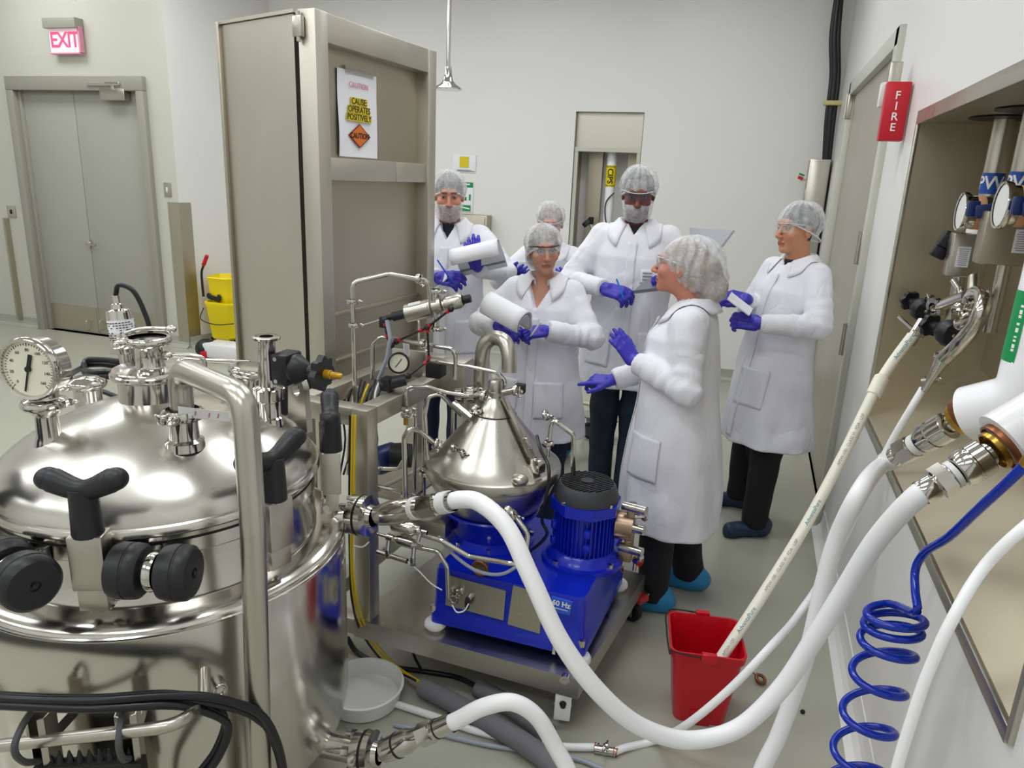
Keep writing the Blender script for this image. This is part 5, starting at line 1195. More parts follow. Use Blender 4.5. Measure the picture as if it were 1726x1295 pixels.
SKIN = {}
def person(spec):
    s = spec; h = s['h']; k = h / 1.75; base = Vector((s['pos'][0], s['pos'][1], 0)); fd = Vector((s['face'][0], s['face'][1], 0)).normalized()
    rz = math.atan2(fd.y, fd.x) + pi / 2
    r = root('person', s['label'], 'person', base, local=True, rz=rz)
    Ri = Matrix.Rotation(-rz, 3, 'Z')
    def L(p): return Ri @ (Vector(p) - base)
    def D(d): return Ri @ Vector(d)
    fem = s.get('fem', False); wd = s.get('wide', 1.0); lean = Vector(D(s.get('lean', (0, 0, 0))))
    def J(x, y, z): return Vector((x * k, y * k, z * k)) + lean * (z / 1.75)
    sw = (0.150 if fem else 0.168) * wd
    sh = {'R': J(-sw, 0.012, 1.415), 'L': J(sw, 0.012, 1.415)}
    hipz = 0.93
    head_c = J(0, -0.035 + s.get('headfwd', 0), 1.622) + Vector((0, 0, s.get('headz', 0)))
    HR = rotm(math.radians(s.get('hyaw', 0)), math.radians(s.get('hpitch', 0)), math.radians(s.get('hroll', 0)))
    HS = s.get('hs', 1.0) * (0.96 if fem else 1.0) * k ** 0.5
    HL = lambda p: Vector(HR @ (np.array(p) * HS)) + head_c       # head local -> body local
    ua, fa = 0.285 * k, 0.255 * k; arms = {}
    for sd in 'RL':
        W, fdir, nrm, curl, thumb, hint = s['hands'][sd]
        W = L(W); E, W2 = ik(sh[sd], W, ua, fa, D(hint)); arms[sd] = (sh[sd], E, W2, D(fdir), D(nrm), curl, thumb)
    feet = [L((*p, 0)) for p in s['feet']]; ft_dir = [D((*d, 0)) for d in s['feetdir']]
    # ------- body
    g = G(mix_axis(-0.32 * k, 0.32 * k, head_c.x - 0.115, head_c.x + 0.115, 0.016, 0.0042), mix_axis(-0.24, 0.24, head_c.y - 0.135, head_c.y + 0.125, 0.016, 0.0042), mix_axis(0.06, head_c.z + 0.15, head_c.z - 0.15, head_c.z + 0.14, 0.02, 0.0042))
    h_ = Loc(g, head_c, HR); h_.X = h_.X / HS; h_.Y = h_.Y / HS; h_.Z = h_.Z / HS
    skull = ellip(h_, (0, 0.012, 0.030), (0.075, 0.095, 0.090)); F = smin(skull, ellip(h_, (0, -0.020, -0.042), (0.059 if fem else 0.063, 0.070, 0.070)), 0.03)
    F = smin(F, ellip(h_, (0, -0.066, -0.096), (0.020 if fem else 0.026, 0.020, 0.017)), 0.028)
    for q in (-1, 1):
        F = smin(F, ellip(h_, (q * 0.040, -0.062, -0.022), (0.026, 0.024, 0.024)), 0.02)
    F = smin(F, rcone(h_, (-0.032, -0.080, 0.034), (0.032, -0.080, 0.034), 0.011, 0.011), 0.018)
    for q in (-1, 1):
        F = smax(F, -ellip(h_, (q * 0.031, -0.100, 0.012), (0.019, 0.017, 0.011)), 0.010)
        F = smin(F, ellip(h_, (q * 0.031, -0.075, 0.012), (0.0135, 0.0135, 0.0115)), 0.003)
        F = smin(F, ellip(h_, (q * 0.078, 0.010, -0.006), (0.009, 0.019, 0.031)), 0.006)
    F = smin(F, rcone(h_, (0, -0.086, 0.016), (0, -0.110, -0.026), 0.0075, 0.0125), 0.008)
    for q in (-1, 1): F = smin(F, ellip(h_, (q * 0.012, -0.099, -0.030), (0.009, 0.011, 0.008)), 0.006)
    F = smin(F, rcone(h_, (-0.017, -0.087, -0.058), (0.017, -0.087, -0.058), 0.006, 0.006), 0.006)
    F = smin(F, rcone(h_, (-0.014, -0.086, -0.069), (0.014, -0.086, -0.069), 0.0068, 0.0068), 0.005)
    F = F * HS
    nb = J(0, 0.02, 1.44); F = smin(F, rcone(g, nb, HL((0, 0.012, -0.06)), 0.062 * k if not fem else 0.052 * k, 0.052 * k if not fem else 0.046 * k), 0.03)
    F = smin(F, rcone(g, J(-sw * 0.8, 0.02, 1.40), J(sw * 0.8, 0.02, 1.40), 0.05, 0.05), 0.05)
    F = smin(F, rcone(g, J(0, 0.0, 1.28), J(0, 0, 0.98), 0.115 * k, 0.11 * k), 0.06)
    for i, q in enumerate((-1, 1)):
        F = smin(F, rcone(g, J(q * 0.09, 0, 0.93), J(q * 0.095, 0, 0.5), 0.07, 0.05), 0.03); F = smin(F, rcone(g, J(q * 0.095, 0, 0.5), Vector((feet[i].x, feet[i].y, 0.09)), 0.05, 0.04), 0.02)
    skin, hairc, shirt = [np.array(lin(s[q])[:3]) for q in ('skin', 'hair', 'shirt')]
    def colour(v):
        p = (v - np.array(head_c)) @ HR / HS; x, y, z = p.T; c = np.tile(skin, (len(v), 1))
        red = np.exp(-(((np.abs(x) - 0.04) / 0.02) ** 2 + ((z + 0.022) / 0.02) ** 2)) * (y < 0) * 0.28 + np.exp(-((x / 0.014) ** 2 + ((z + 0.028) / 0.014) ** 2)) * (y < -0.08) * 0.25
        c = c * (1 - red[:, None] * np.array([0.0, 0.45, 0.45]))
        lip = (np.abs(x) < 0.024) & (np.abs(z + 0.0635) < 0.0115 - 0.006 * (np.abs(x) / 0.024)) & (y < -0.07); c[lip] = skin * np.array([0.78, 0.45, 0.45])
        ln = (np.abs(x) < 0.022) & (np.abs(z + 0.0638) < 0.0022) & (y < -0.06); c[ln] = skin * 0.35
        for q in (-1, 1):
            ex, ez = x - q * 0.031, z - 0.012; eye = ((ex / 0.0125) ** 2 + (ez / 0.0052) ** 2 < 1) & (y < -0.06); c[eye] = (0.34, 0.31, 0.29)
            ir = (ex ** 2 + ez ** 2 < 0.0058 ** 2) & (y < -0.06); c[ir] = (0.03, 0.02, 0.015)
            br = (np.abs(z - 0.036 + 0.12 * np.maximum(0, np.abs(ex) - 0.012)) < 0.0048) & (np.abs(ex) < 0.019) & (y < -0.05); c[br] = hairc * 0.55 + skin * 0.1
            ld = (np.abs(((ex / 0.0135) ** 2 + (ez / 0.0080) ** 2) - 1.0) < 0.22) & (ez > -0.001) & (y < -0.06); c[ld] = skin * 0.25
        ns = (np.abs(np.abs(x) - 0.008) < 0.004) & (np.abs(z + 0.0395) < 0.003) & (y < -0.09); c[ns] = skin * 0.35
        if s.get('beard'):
            b = (z < -0.030) & (y < 0.0) & ~((np.abs(x) < 0.024) & (np.abs(z + 0.0635) < 0.010)); c[b] = c[b] * 0.45 + hairc * 0.45
        hr = (z > 0.062 + 0.25 * (y + 0.08)) | ((y > 0.02) & (z > -0.05)); ears = (np.abs(x) > 0.066) & (np.abs(y - 0.01) < 0.026) & (np.abs(z + 0.006) < 0.036); c[hr & ~ears] = hairc
        bt = v[:, 2] < (J(0, 0, s.get('neck', 1.475)).z); c[bt] = shirt
        return c
    body = net_obj('body', F, g, 'body', r, colour)
    # ------- trousers
    g2 = G(lin_axis(-0.32, 0.32, 0.013), lin_axis(-0.30, 0.30, 0.013), lin_axis(0.05, 1.0 * k, 0.016)); F = None
    for i, q in enumerate((-1, 1)):
        a, kn, an = J(q * 0.09, 0.0, 0.92), (J(q * 0.095, -0.012, 0.50) + Vector((feet[i].x, feet[i].y, 0.5)) - Vector((0, 0, 0.0))), Vector((feet[i].x, feet[i].y, 0.07))
        kn = Vector(((a.x + an.x) / 2, (a.y + an.y) / 2 - 0.02, 0.50 * k)); tw = s.get('leg', 1.0)
        d = smin(rcone(g2, a, kn, 0.098 * wd * tw, 0.078 * tw), rcone(g2, kn, an, 0.078 * tw, 0.068 * tw), 0.03); F = d if F is None else smin(F, d, 0.02)
    F = smin(F, rcone(g2, J(-0.05, 0, 0.95), J(0.05, 0, 0.95), 0.12 * wd, 0.12 * wd), 0.05) + 0.004 * noise(g2, 38, s['seed'] + 3)
    F = np.maximum(F, 0.055 - g2.Z)
    net_obj('trousers', F, g2, mat('trousers_' + s['id'], s['trousers'], 0.75, var=0.12, vscale=14, bump=0.2, bscale=60), r)
    # ------- shoe covers
    for i in range(2):
        o, dv = feet[i], ft_dir[i].normalized(); lat = Vector((-dv.y, dv.x, 0)); c0 = Vector((o.x, o.y, 0))
        A, B, C = c0 - dv * 0.055 + Vector((0, 0, 0.046)), c0 + dv * 0.135 + Vector((0, 0, 0.036)), c0 - dv * 0.015 + Vector((0, 0, 0.055))
        gg = G(lin_axis(c0.x - 0.22, c0.x + 0.22, 0.008), lin_axis(c0.y - 0.22, c0.y + 0.22, 0.008), lin_axis(-0.016, 0.16, 0.008))
        F = smin(rcone(gg, A, B, 0.046, 0.042), rcone(gg, C, C + Vector((0, 0, 0.02)) - dv * 0.01, 0.054, 0.056), 0.035) + 0.005 * noise(gg, 70, s['seed'] + 7 + i)
        F = np.maximum(F, 0.003 - gg.Z); net_obj('shoe_cover', F, gg, s['shoe'], r)
    # ------- coat
    hem = s['hem']; zz = np.array([0.2, hem / k, 0.80, 0.93, 1.08, 1.22, 1.32, 1.40, 1.45, 1.485, 1.52]) ; zz = np.maximum.accumulate(zz + np.arange(11) * 1e-4)
    fl = s.get('flare', 1.0)
    ax_ = np.array([0.27 * fl, 0.265 * fl, 0.238, 0.222, 0.202, 0.196, 0.188, 0.164, 0.122, 0.082, 0.060]) * wd; by_ = np.array([0.215 * fl, 0.21 * fl, 0.185, 0.172, 0.155, 0.148, 0.138, 0.108, 0.085, 0.068, 0.055]) * (0.5 + 0.5 * wd) * s.get('deep', 1.0)
    cy_ = np.array([0.0, 0, -0.005, -0.012, -0.018 * s.get('belly', 1), -0.022 * s.get('belly', 1), -0.018, -0.002, 0.006, 0.012, 0.012])
    R_ = max((Vector(a[2]) - r_).length for a, r_ in ((arms['R'], sh['R']), (arms['L'], sh['L'])))
    P = np.array([list(a[q]) for a in arms.values() for q in (0, 1, 2)]); lo = np.minimum(P.min(0) - 0.12, [-0.36 * wd, -0.30, 0]); hi = np.maximum(P.max(0) + 0.12, [0.36 * wd, 0.30, 0])
    st = 0.0092; gc = G(lin_axis(lo[0], hi[0], st), lin_axis(lo[1], hi[1], st), lin_axis(hem - 0.03, J(0, 0, 1.545).z, st))
    zk = gc.Z[0, 0] / k; lx, ly = lean.x * zk / 1.75, lean.y * zk / 1.75
    A_, B_, C_ = [np.interp(zk, zz, q).astype(f32)[None, None, :] * k for q in (ax_, by_, cy_)]
    X_, Y_ = gc.X - lx[None, None, :], gc.Y - ly[None, None, :] - C_
    th = np.arctan2(Y_, X_); low = np.clip((1.15 - zk) / 0.8, 0, 1)[None, None, :].astype(f32)
    ph = s['seed'] * 1.3
    fold = 0.013 * low * (np.sin(th * 5 + ph + 1.5 * np.sin(th * 2 + ph)) + 0.6 * np.sin(th * 9 + 2 * ph + gc.Z * 5)) 
    T = (np.sqrt((X_ / A_) ** 2 + (Y_ / B_) ** 2) - 1) * np.minimum(A_, B_) * 0.92 + fold * 0.8
    T0 = T; F = T
    F = smin(F, rcone(gc, J(-sw * 0.92, 0.012, 1.405), J(sw * 0.92, 0.012, 1.405), 0.060 * k, 0.060 * k), 0.04)
    FT = F
    for sd in 'RL':
        S, E, W = arms[sd][:3]; up = (S - E).normalized(); bw = s.get('sleeve', 1.0)
        d1 = rcone(gc, S + Vector((0, 0, -0.01)), E, 0.067 * k * bw, 0.060 * k * bw); d2 = rcone(gc, E, W + (W - E).normalized() * 0.05, 0.060 * k * bw, 0.046 * k)
        u = (W - E).normalized(); sal = (gc.X - E.x) * u.x + (gc.Y - E.y) * u.y + (gc.Z - E.z) * u.z
        wr = 0.0042 * np.sin(sal * 112 + 2.6 * noise(gc, 22, s['seed'] + 11)) * np.clip(1.2 - sal / 0.2, 0.3, 1)
        u2 = (S - E).normalized(); sal2 = (gc.X - E.x) * u2.x + (gc.Y - E.y) * u2.y + (gc.Z - E.z) * u2.z
        wr2 = 0.0042 * np.sin(sal2 * 100 + 2.6 * noise(gc, 22, s['seed'] + 12)) * np.clip(1.0 - sal2 / 0.22, 0.1, 1)
        d2 = np.maximum(d2 + wr, sal - ((W - E).length + 0.004))
        F = smin(F, d1 + wr2, 0.03); F = smin(F, d2, 0.018)
    wob = 0.003 * noise(gc, 22, s['seed']) + 0.013 * (0.35 - np.abs(noise(gc, 13, s['seed'] + 21))) + 0.006 * (0.35 - np.abs(noise(gc, 24, s['seed'] + 22)))
    F = F + wob; FT = smax(FT + wob, hem - gc.Z, 0.006)
    zv = J(0, 0, s.get('vneck', 1.40)).z
    wedge = np.maximum(np.maximum(np.abs(gc.X - lean.x * 0.8) - (gc.Z - zv) * s.get('vw', 0.62), Y_ - 0.0), zv - gc.Z); F = smax(F, -wedge, 0.008)
    F = smax(F, -np.maximum(np.sqrt(((gc.X - nb.x) / 0.070) ** 2 + ((gc.Y - nb.y + 0.005) / 0.072) ** 2) * 0.07 - 0.07 * k, J(0, 0, 1.43).z - gc.Z), 0.008)
    F = smax(F, (hem - gc.Z), 0.006); F = np.maximum(F, -np.maximum(T0 + 0.02, gc.Z - (hem + 0.14)))
    coat = net_obj('lab_coat', F, gc, 'coat', r)
    me = coat.data; bvh = BVHTree.FromPolygons([v.co[:] for v in me.vertices], [p.vertices[:] for p in me.polygons]); tv, tq = surface(FT, gc); tb = BVHTree.FromPolygons(tv.tolist(), tq.tolist())
    def ray(ang, off, z):
        e = Vector((math.cos(ang), math.sin(ang), 0)); t = Vector((-e.y, e.x, 0)); o = Vector((lean.x * z / h, lean.y * z / h, z)) + e * 0.9 + t * off
        hit = tb.ray_cast(o, -e)
        return hit
    def patch(name, ang, off, z0, wdt, hgt, m, nu=10, nv=12, lift=0.005, parent=coat, rnd=0.0):
        pts = []; ok = True
        for j in range(nv + 1):
            for i in range(nu + 1):
                hit = ray(ang, off + (i / nu - 0.5) * wdt, z0 + (j / nv - 0.5) * hgt)
                if hit[0] is None: return None
                pts.append(hit[0] + hit[1] * 0 + Vector((math.cos(ang), math.sin(ang), 0)) * lift)
        P = np.array([list(p) for p in pts]).reshape(nv + 1, nu + 1, 3)
        e = np.array((math.cos(ang), math.sin(ang), 0)); dpt = P @ e
        for _ in range(6):
            q = np.pad(dpt, 1, 'edge'); av = (q[:-2, 1:-1] + q[2:, 1:-1] + q[1:-1, :-2] + q[1:-1, 2:]) / 4; dpt = np.maximum(dpt, av)
        P = P + (dpt - P @ e)[..., None] * e
        lim = np.median(dpt); 
        mb = MB(); mb.v = [tuple(p) for p in P.reshape(-1, 3)]; mb.f = [(j * (nu + 1) + i, j * (nu + 1) + i + 1, (j + 1) * (nu + 1) + i + 1, (j + 1) * (nu + 1) + i) for j in range(nv) for i in range(nu)]
        o = mb.build(name, m, parent, True, None); sm = o.modifiers.new('thick', 'SOLIDIFY'); sm.thickness = 0.004; sm.offset = -1; return o
    fr = -pi / 2
    pk = s.get('pockets', [(fr - 0.75, 0, 0.86, 0.15, 0.19), (fr + 0.75, 0, 0.86, 0.15, 0.19)])
    for (an, off, z0, w_, h2) in pk: patch('pocket', an, off, z0 * k, w_ * k, h2 * k, 'coat')
    if s.get('placket', True): patch('placket', fr, 0.0, (hem + 0.02 + zv - 0.02) / 2, 0.05, zv - hem - 0.06, 'coat', 4, 40, 0.004)
    if s.get('badge'): 
        bx, bz = s['badge']; b = patch('name_badge', fr, bx, bz * k, 0.095, 0.075, 'paper', 6, 6, 0.008)
        if b is not None:
            for q in range(3): patch('badge_line', fr, bx - 0.012, (bz + 0.018 - q * 0.016) * k, 0.05, 0.005, mat('faint_ink', '#8c8f99', 0.7), 4, 1, 0.0135)
    # collar
    mb = MB(); nA = 40; rows = 7; cz = J(0, 0.012, 1.475); pts = []
    for i in range(nA + 1):
        a = -1 + 2 * i / nA; ang = pi / 2 + a * 2.62          # from the back round to the front opening
        fr_ = max(0, abs(a) - 0.62) / 0.38; e = Vector((math.cos(ang), math.sin(ang), 0))
        for j in range(rows + 1):
            t = j / rows
            if t < 0.35: q = t / 0.35; rr = 0.062 + 0.010 * q; z = -0.012 + 0.048 * q - fr_ * 0.03
            else: q = (t - 0.35) / 0.65; rr = 0.072 + 0.048 * q ** 0.8 + 0.02 * fr_ * q; z = 0.036 - 0.066 * q - fr_ * (0.03 + 0.055 * q * (1 if s.get('lapel', True) else 0.4))
            p = cz + Vector((e.x * rr * 1.12 * k * (1 - 0.12 * fr_ * (t < 0.4)), e.y * rr * 1.0 * k, z * k)); pts.append(p)
    for idx_, p in enumerate(pts):      # keep the flaps just outside the coat
        co, nr, _, dist = bvh.find_nearest(p)
        if co is not None and (p - co).dot(nr) < 0.006 and idx_ % (rows + 1) > 2: pts[idx_] = co + nr * 0.007
    mb.v = [tuple(p) for p in pts]; mb.f = [(i * (rows + 1) + j, i * (rows + 1) + j + 1, (i + 1) * (rows + 1) + j + 1, (i + 1) * (rows + 1) + j) for i in range(nA) for j in range(rows)]
    o = mb.build('collar', 'coat', coat, True, None); sm = o.modifiers.new('thick', 'SOLIDIFY'); sm.thickness = 0.004; sm.offset = 0
    # ------- gloves
    for sd in 'RL':
        S, E, W, fdir, nrm, curl, thumb = arms[sd]
        if s['hands'][sd][3] is None: continue
        hand('glove', W + (W - E).normalized() * 0.012, fdir, nrm, (-1 if sd == 'L' else 1), curl, thumb, r, size=k * (0.98 if fem else 1.06), cuffdir=(E - W).normalized())
    # ------- hair and net
    gh = G(*[lin_axis(c - 0.19, c + 0.19, 0.0052) for c in head_c]); hl = Loc(gh, head_c, HR); hl.X, hl.Y, hl.Z = hl.X / HS, hl.Y / HS, hl.Z / HS
    puff = s.get('puff', (0.094, 0.112, 0.098)); pc = s.get('puffc', (0, 0.024, 0.042)); cut = s.get('cut', (0.060, 0.62))   # forehead line height and slope
    plane = (cut[0] - 0.02) - cut[1] * (hl.Y + 0.085) - hl.Z
    hair = smax(ellip(hl, (0, 0.018, 0.034), (0.081, 0.102, 0.093)), plane + 0.01, 0.01)
    net = smax(ellip(hl, pc, puff), plane, 0.012)
    for (c, rr) in s.get('buns', []):
        hair = smin(hair, ellip(hl, c, [q * 0.92 for q in rr]), 0.02); net = smin(net, ellip(hl, c, rr), 0.04)
    cr = 0.0045 * np.sin(13 * np.arctan2(hl.X, hl.Y - 0.02) + 2.5 * noise(hl, 30, s['seed'] + 5)) + 0.004 * noise(hl, 60, s['seed'] + 6)
    net_obj('hair', hair * HS + 0.002, gh, mat('hair_' + s['id'], s['hair'], 0.6, var=0.35, vscale=40, stretch=(1, 1, 4)), r)
    hn = net_obj('hairnet', (net + cr * np.clip(1 + plane * -8, 0.5, 1.2)) * HS, gh, 'net', r)
    # elastic rim
    tor = []
    for q in range(48):
        a = 2 * pi * q / 48; y = 0.022 + math.cos(a) * -0.106; x = math.sin(a) * 0.086
        z = (cut[0] - 0.02) - cut[1] * (y + 0.085); tor.append(HL((x, y, max(z, -0.12) + 0.004)))
    if not s.get('norim'): MB().tube(catmull(tor, 2, True), 0.0042, 6, smooth=False, caps=False).build('elastic_rim', mat('elastic', '#e9ebee', 0.6, alpha=0.75), hn)
    if s.get('beard'):
        gb = G(*[lin_axis(c - 0.15, c + 0.15, 0.006) for c in head_c]); bl = Loc(gb, head_c, HR); bl.X, bl.Y, bl.Z = bl.X / HS, bl.Y / HS, bl.Z / HS
        F = smin(ellip(bl, (0, -0.030, -0.062), (0.079, 0.082, 0.078)), ellip(bl, (0, -0.015, -0.02), (0.082, 0.080, 0.07)), 0.02) + 0.003 * noise(bl, 60, s['seed'] + 9) + 0.003 * np.sin(bl.X * 160 + 2 * noise(bl, 40, 3))
        F = smax(F, bl.Z + 0.028 + 0.5 * np.maximum(0, -(bl.Y + 0.02)) * 0 + 0.0, 0.01); F = np.maximum(F, bl.Y - 0.03); net_obj('beard_net', F * HS, gb, 'beard_net', r)
    # ------- glasses
    gl = s.get('glasses')
    if gl:
        def arc(a, z, rr=0.0): return HL((math.sin(a) * (0.077 + rr), -0.022 - math.cos(a) * (0.086 + rr), z))
        lm = 'lens_dark' if gl == 'dark' else 'lens'
        def le(i, j): a = (i - 0.5) * 2.1; return arc(a, 0.036 - j * (0.044 - 0.010 * math.exp(-(a / 0.13) ** 2)))
        gm = MB().sheet(le, 24, 4).build('safety_glasses', lm, r, True, None)
        fm = {'clear': 'lens_frame', 'dark': 'lens_frame', 'brown': 'frame_dark'}[gl]
        MB().tube([arc(a, 0.037, 0.001) for a in np.linspace(-1.08, 1.08, 15)], 0.0028, 6, sub=2).build('brow_bar', fm, gm)
        for q in (-1, 1): MB().tube([arc(q * 1.08, 0.034), HL((q * 0.084, -0.02, 0.028)), HL((q * 0.084, 0.02, 0.022))], 0.0028, 6).build('temple_arm', fm, gm)
        if gl in ('brown', 'clear'):
            for q in (-1, 1):
                c_ = [arc(q * 0.42 + 0.27 * math.cos(t), 0.012 + 0.017 * math.sin(t), -0.006) for t in np.linspace(0, 2 * pi, 21)[:-1]]
                MB().tube(catmull(c_, 2, True), 0.0014, 6, smooth=False, caps=False).build('spectacle_rim', 'frame_dark' if gl == 'brown' else 'steel', gm)
    return r, arms, base, rz

CURL = dict(flat=(0.08, 0.1, 0.12, 0.15), relax=(0.35, 0.4, 0.45, 0.5), grip=(0.62, 0.66, 0.7, 0.72), point=(0.06, 0.75, 0.85, 0.9), hold=(0.45, 0.5, 0.55, 0.6))
# ------------------------------------------------------------------ the six people
def cast():
    # instructor, profile towards the left
    person(dict(id='instructor', seed=1, label='woman in white coat and bulging hairnet speaking in profile beside the red bucket', h=1.60, pos=(-0.205, 3.0), face=(-1, 0.02), fem=True, wide=1.08, deep=1.12,
        hem=0.40, flare=0.98, skin='#c98670', hair='#94806c', shirt='#1c1c20', trousers='#14151c', shoe='shoe_blue', hyaw=0, hpitch=-4, headfwd=-0.035, vneck=1.43, sleeve=1.2,
        puff=(0.102, 0.132, 0.112), puffc=(0, 0.050, 0.034), cut=(0.062, 1.0), buns=[((0, 0.150, -0.060), (0.078, 0.076, 0.072)), ((0, 0.10, 0.0), (0.09, 0.09, 0.09))], glasses='clear', norim=True,
        feet=[(-0.10, 3.14), (-0.235, 2.90)], feetdir=[(-1, 0.05), (-1, -0.1)],
        pockets=[(-pi / 2 + 0.95, 0.02, 0.80, 0.17, 0.20)], placket=True,
        hands=dict(L=(at(1073, 612, Y=2.86), (-0.62, 0.05, 0.78), (0.55, -0.65, 0.45), CURL['flat'], (0.5, 0.15), (0.6, -0.5, -1)),
                   R=(at(1036, 640, Y=3.04), (-0.99, -0.12, -0.05), (0.05, -0.35, 0.95), CURL['point'], (0.55, 0.2), (0.6, 0.5, -1)))))
    # tall man facing us, looking down
    person(dict(id='tall_man', seed=2, label='tall man with tinted glasses and beard net looking down at a laptop', h=1.88, pos=(-0.62, 4.07), face=(0.08, -1), wide=1.0, hem=0.70, skin='#7a4a3a', hair='#20191a', shirt='#2a1f22',
        trousers='#1b2b3c', shoe='shoe_navy', hyaw=4, hpitch=16, vneck=1.425, vw=0.55, beard=True, glasses='dark', badge=(0.105, 1.235), cut=(0.058, 0.55), puff=(0.096, 0.112, 0.102),
        feet=[(-0.71, 4.05), (-0.55, 4.03)], feetdir=[(-0.2, -1), (0.25, -1)],
        hands=dict(R=(at(1017, 486, Y=3.80), (0.93, -0.30, -0.12), (-0.1, -0.55, 0.82), CURL['grip'], (0.45, 0.2), (-1, 0.1, -0.7)),
                   L=(at(1135, 478, Y=3.78), (-0.3, -0.9, -0.1), (0.1, 0.1, -0.95), CURL['hold'], (0.7, 0.2), (1, 0.1, -0.7)))))
    # woman with rolled notepad
    person(dict(id='notes_woman', seed=3, label='woman in clear safety glasses holding a folded white notepad and pen', h=1.585, pos=(-0.955, 3.46), face=(0.0, -1), fem=True, wide=1.06, hem=0.535, skin='#c28c74', hair='#6a5a50', shirt='#c28c74', neck=1.30,
        trousers='#15203a', shoe='shoe_blue', hyaw=26, hpitch=4, hroll=-4, vneck=1.315, vw=0.5, badge=(-0.115, 1.235), glasses='brown', cut=(0.050, 0.55), puff=(0.098, 0.112, 0.098), sleeve=1.1,
        buns=[((-0.02, 0.075, -0.05), (0.07, 0.06, 0.06))],
        feet=[(-1.04, 3.44), (-0.86, 3.44)], feetdir=[(-0.15, -1), (0.2, -1)], pockets=[(-pi / 2 + 0.55, 0, 0.84, 0.16, 0.2), (-pi / 2 - 0.75, 0, 0.84, 0.16, 0.2)],
        hands=dict(R=(at(838, 549, Y=3.20), (0.90, -0.12, -0.25), (-0.25, -0.55, 0.75), CURL['hold'], (0.5, 0.2), (-1, 0.2, -0.8)),
                   L=(at(926, 558, Y=3.22), (-0.92, -0.30, -0.15), (0.1, -0.55, 0.8), CURL['grip'], (0.5, 0.2), (1, 0.2, -0.8)))))
    # woman behind her
    person(dict(id='rear_woman', seed=4, label='woman in hairnet half hidden behind the woman with the folded notepad', h=1.66, pos=(-1.215, 4.50), face=(0.1, -1), fem=True, wide=1.0, hem=0.55, skin='#cf9a86', hair='#7b6350', shirt='#d8d8de',
        trousers='#1b2438', shoe='shoe_blue', hyaw=10, hpitch=16, vneck=1.43, glasses='clear', cut=(0.052, 0.55), feet=[(-1.27, 4.50), (-1.06, 4.52)], feetdir=[(-0.1, -1), (0.1, -1)],
        hands=dict(R=(at(868, 462, Y=4.15), (0.5, -0.8, 0.1), (-0.6, -0.3, -0.6), CURL['hold'], (0.6, 0.2), (-1, 0.1, -0.8)),
                   L=(at(972, 470, Y=4.15), (-0.5, -0.8, 0.1), (0.6, -0.3, -0.6), CURL['hold'], (0.6, 0.2), (1, 0.1, -0.8)))))
    # bearded man beside the cabinet
    person(dict(id='note_taker', seed=5, label='bearded man beside the steel cabinet writing on a white notepad', h=1.82, pos=(-1.70, 4.03), face=(0.22, -1), wide=1.02, hem=0.60, skin='#cc9079', hair='#57504c', shirt='#1d2b3a',
        trousers='#18233f', shoe='shoe_blue', hyaw=10, hpitch=12, vneck=1.385, vw=0.5, beard=True, cut=(0.056, 0.52), puff=(0.094, 0.112, 0.100),
        feet=[(-1.83, 4.02), (-1.62, 4.02)], feetdir=[(-0.1, -1), (0.3, -1)],
        hands=dict(R=(at(737, 468, Y=3.72), (0.93, -0.25, 0.02), (-0.1, -0.75, 0.6), CURL['grip'], (0.45, 0.2), (-1, 0.1, -0.8)),
                   L=(at(806, 452, Y=3.74), (-0.12, -0.35, 0.95), (0.25, -0.9, -0.2), CURL['relax'], (0.7, 0.2), (1, 0.3, -0.9)))))
    # man leaning on the right wall
    person(dict(id='leaning_man', seed=6, label='man in spectacles leaning against the right wall holding papers', h=1.735, pos=(0.145, 3.98), face=(-0.80, -0.60), wide=1.0, hem=0.50, skin='#c98f6c', hair='#2a2a30', shirt='#22242a',
        trousers='#0c0c10', shoe='shoe_navy', hyaw=-2, hpitch=3, hroll=0, lean=(0.085, 0.03, 0), vneck=1.435, vw=0.5, glasses='clear', cut=(0.058, 0.5), puff=(0.096, 0.114, 0.100), flare=1.02,
        feet=[(0.095, 4.17), (0.185, 3.82)], feetdir=[(-0.9, -0.2), (-0.85, -0.5)], lapel=False, pockets=[(-pi / 2 + 0.35, 0, 0.82, 0.17, 0.2)],
        hands=dict(L=(at(1283, 546, Y=3.70), (-0.93, 0.12, 0.06), (0.15, -0.85, 0.5), CURL['grip'], (0.35, 0.3), (0.9, -0.6, -0.8)),
                   R=(at(1262, 506, Y=3.92), (-0.95, -0.05, 0.12), (0.1, -0.5, 0.85), CURL['grip'], (0.4, 0.3), (-0.2, 0.9, -0.9)))))
cast()
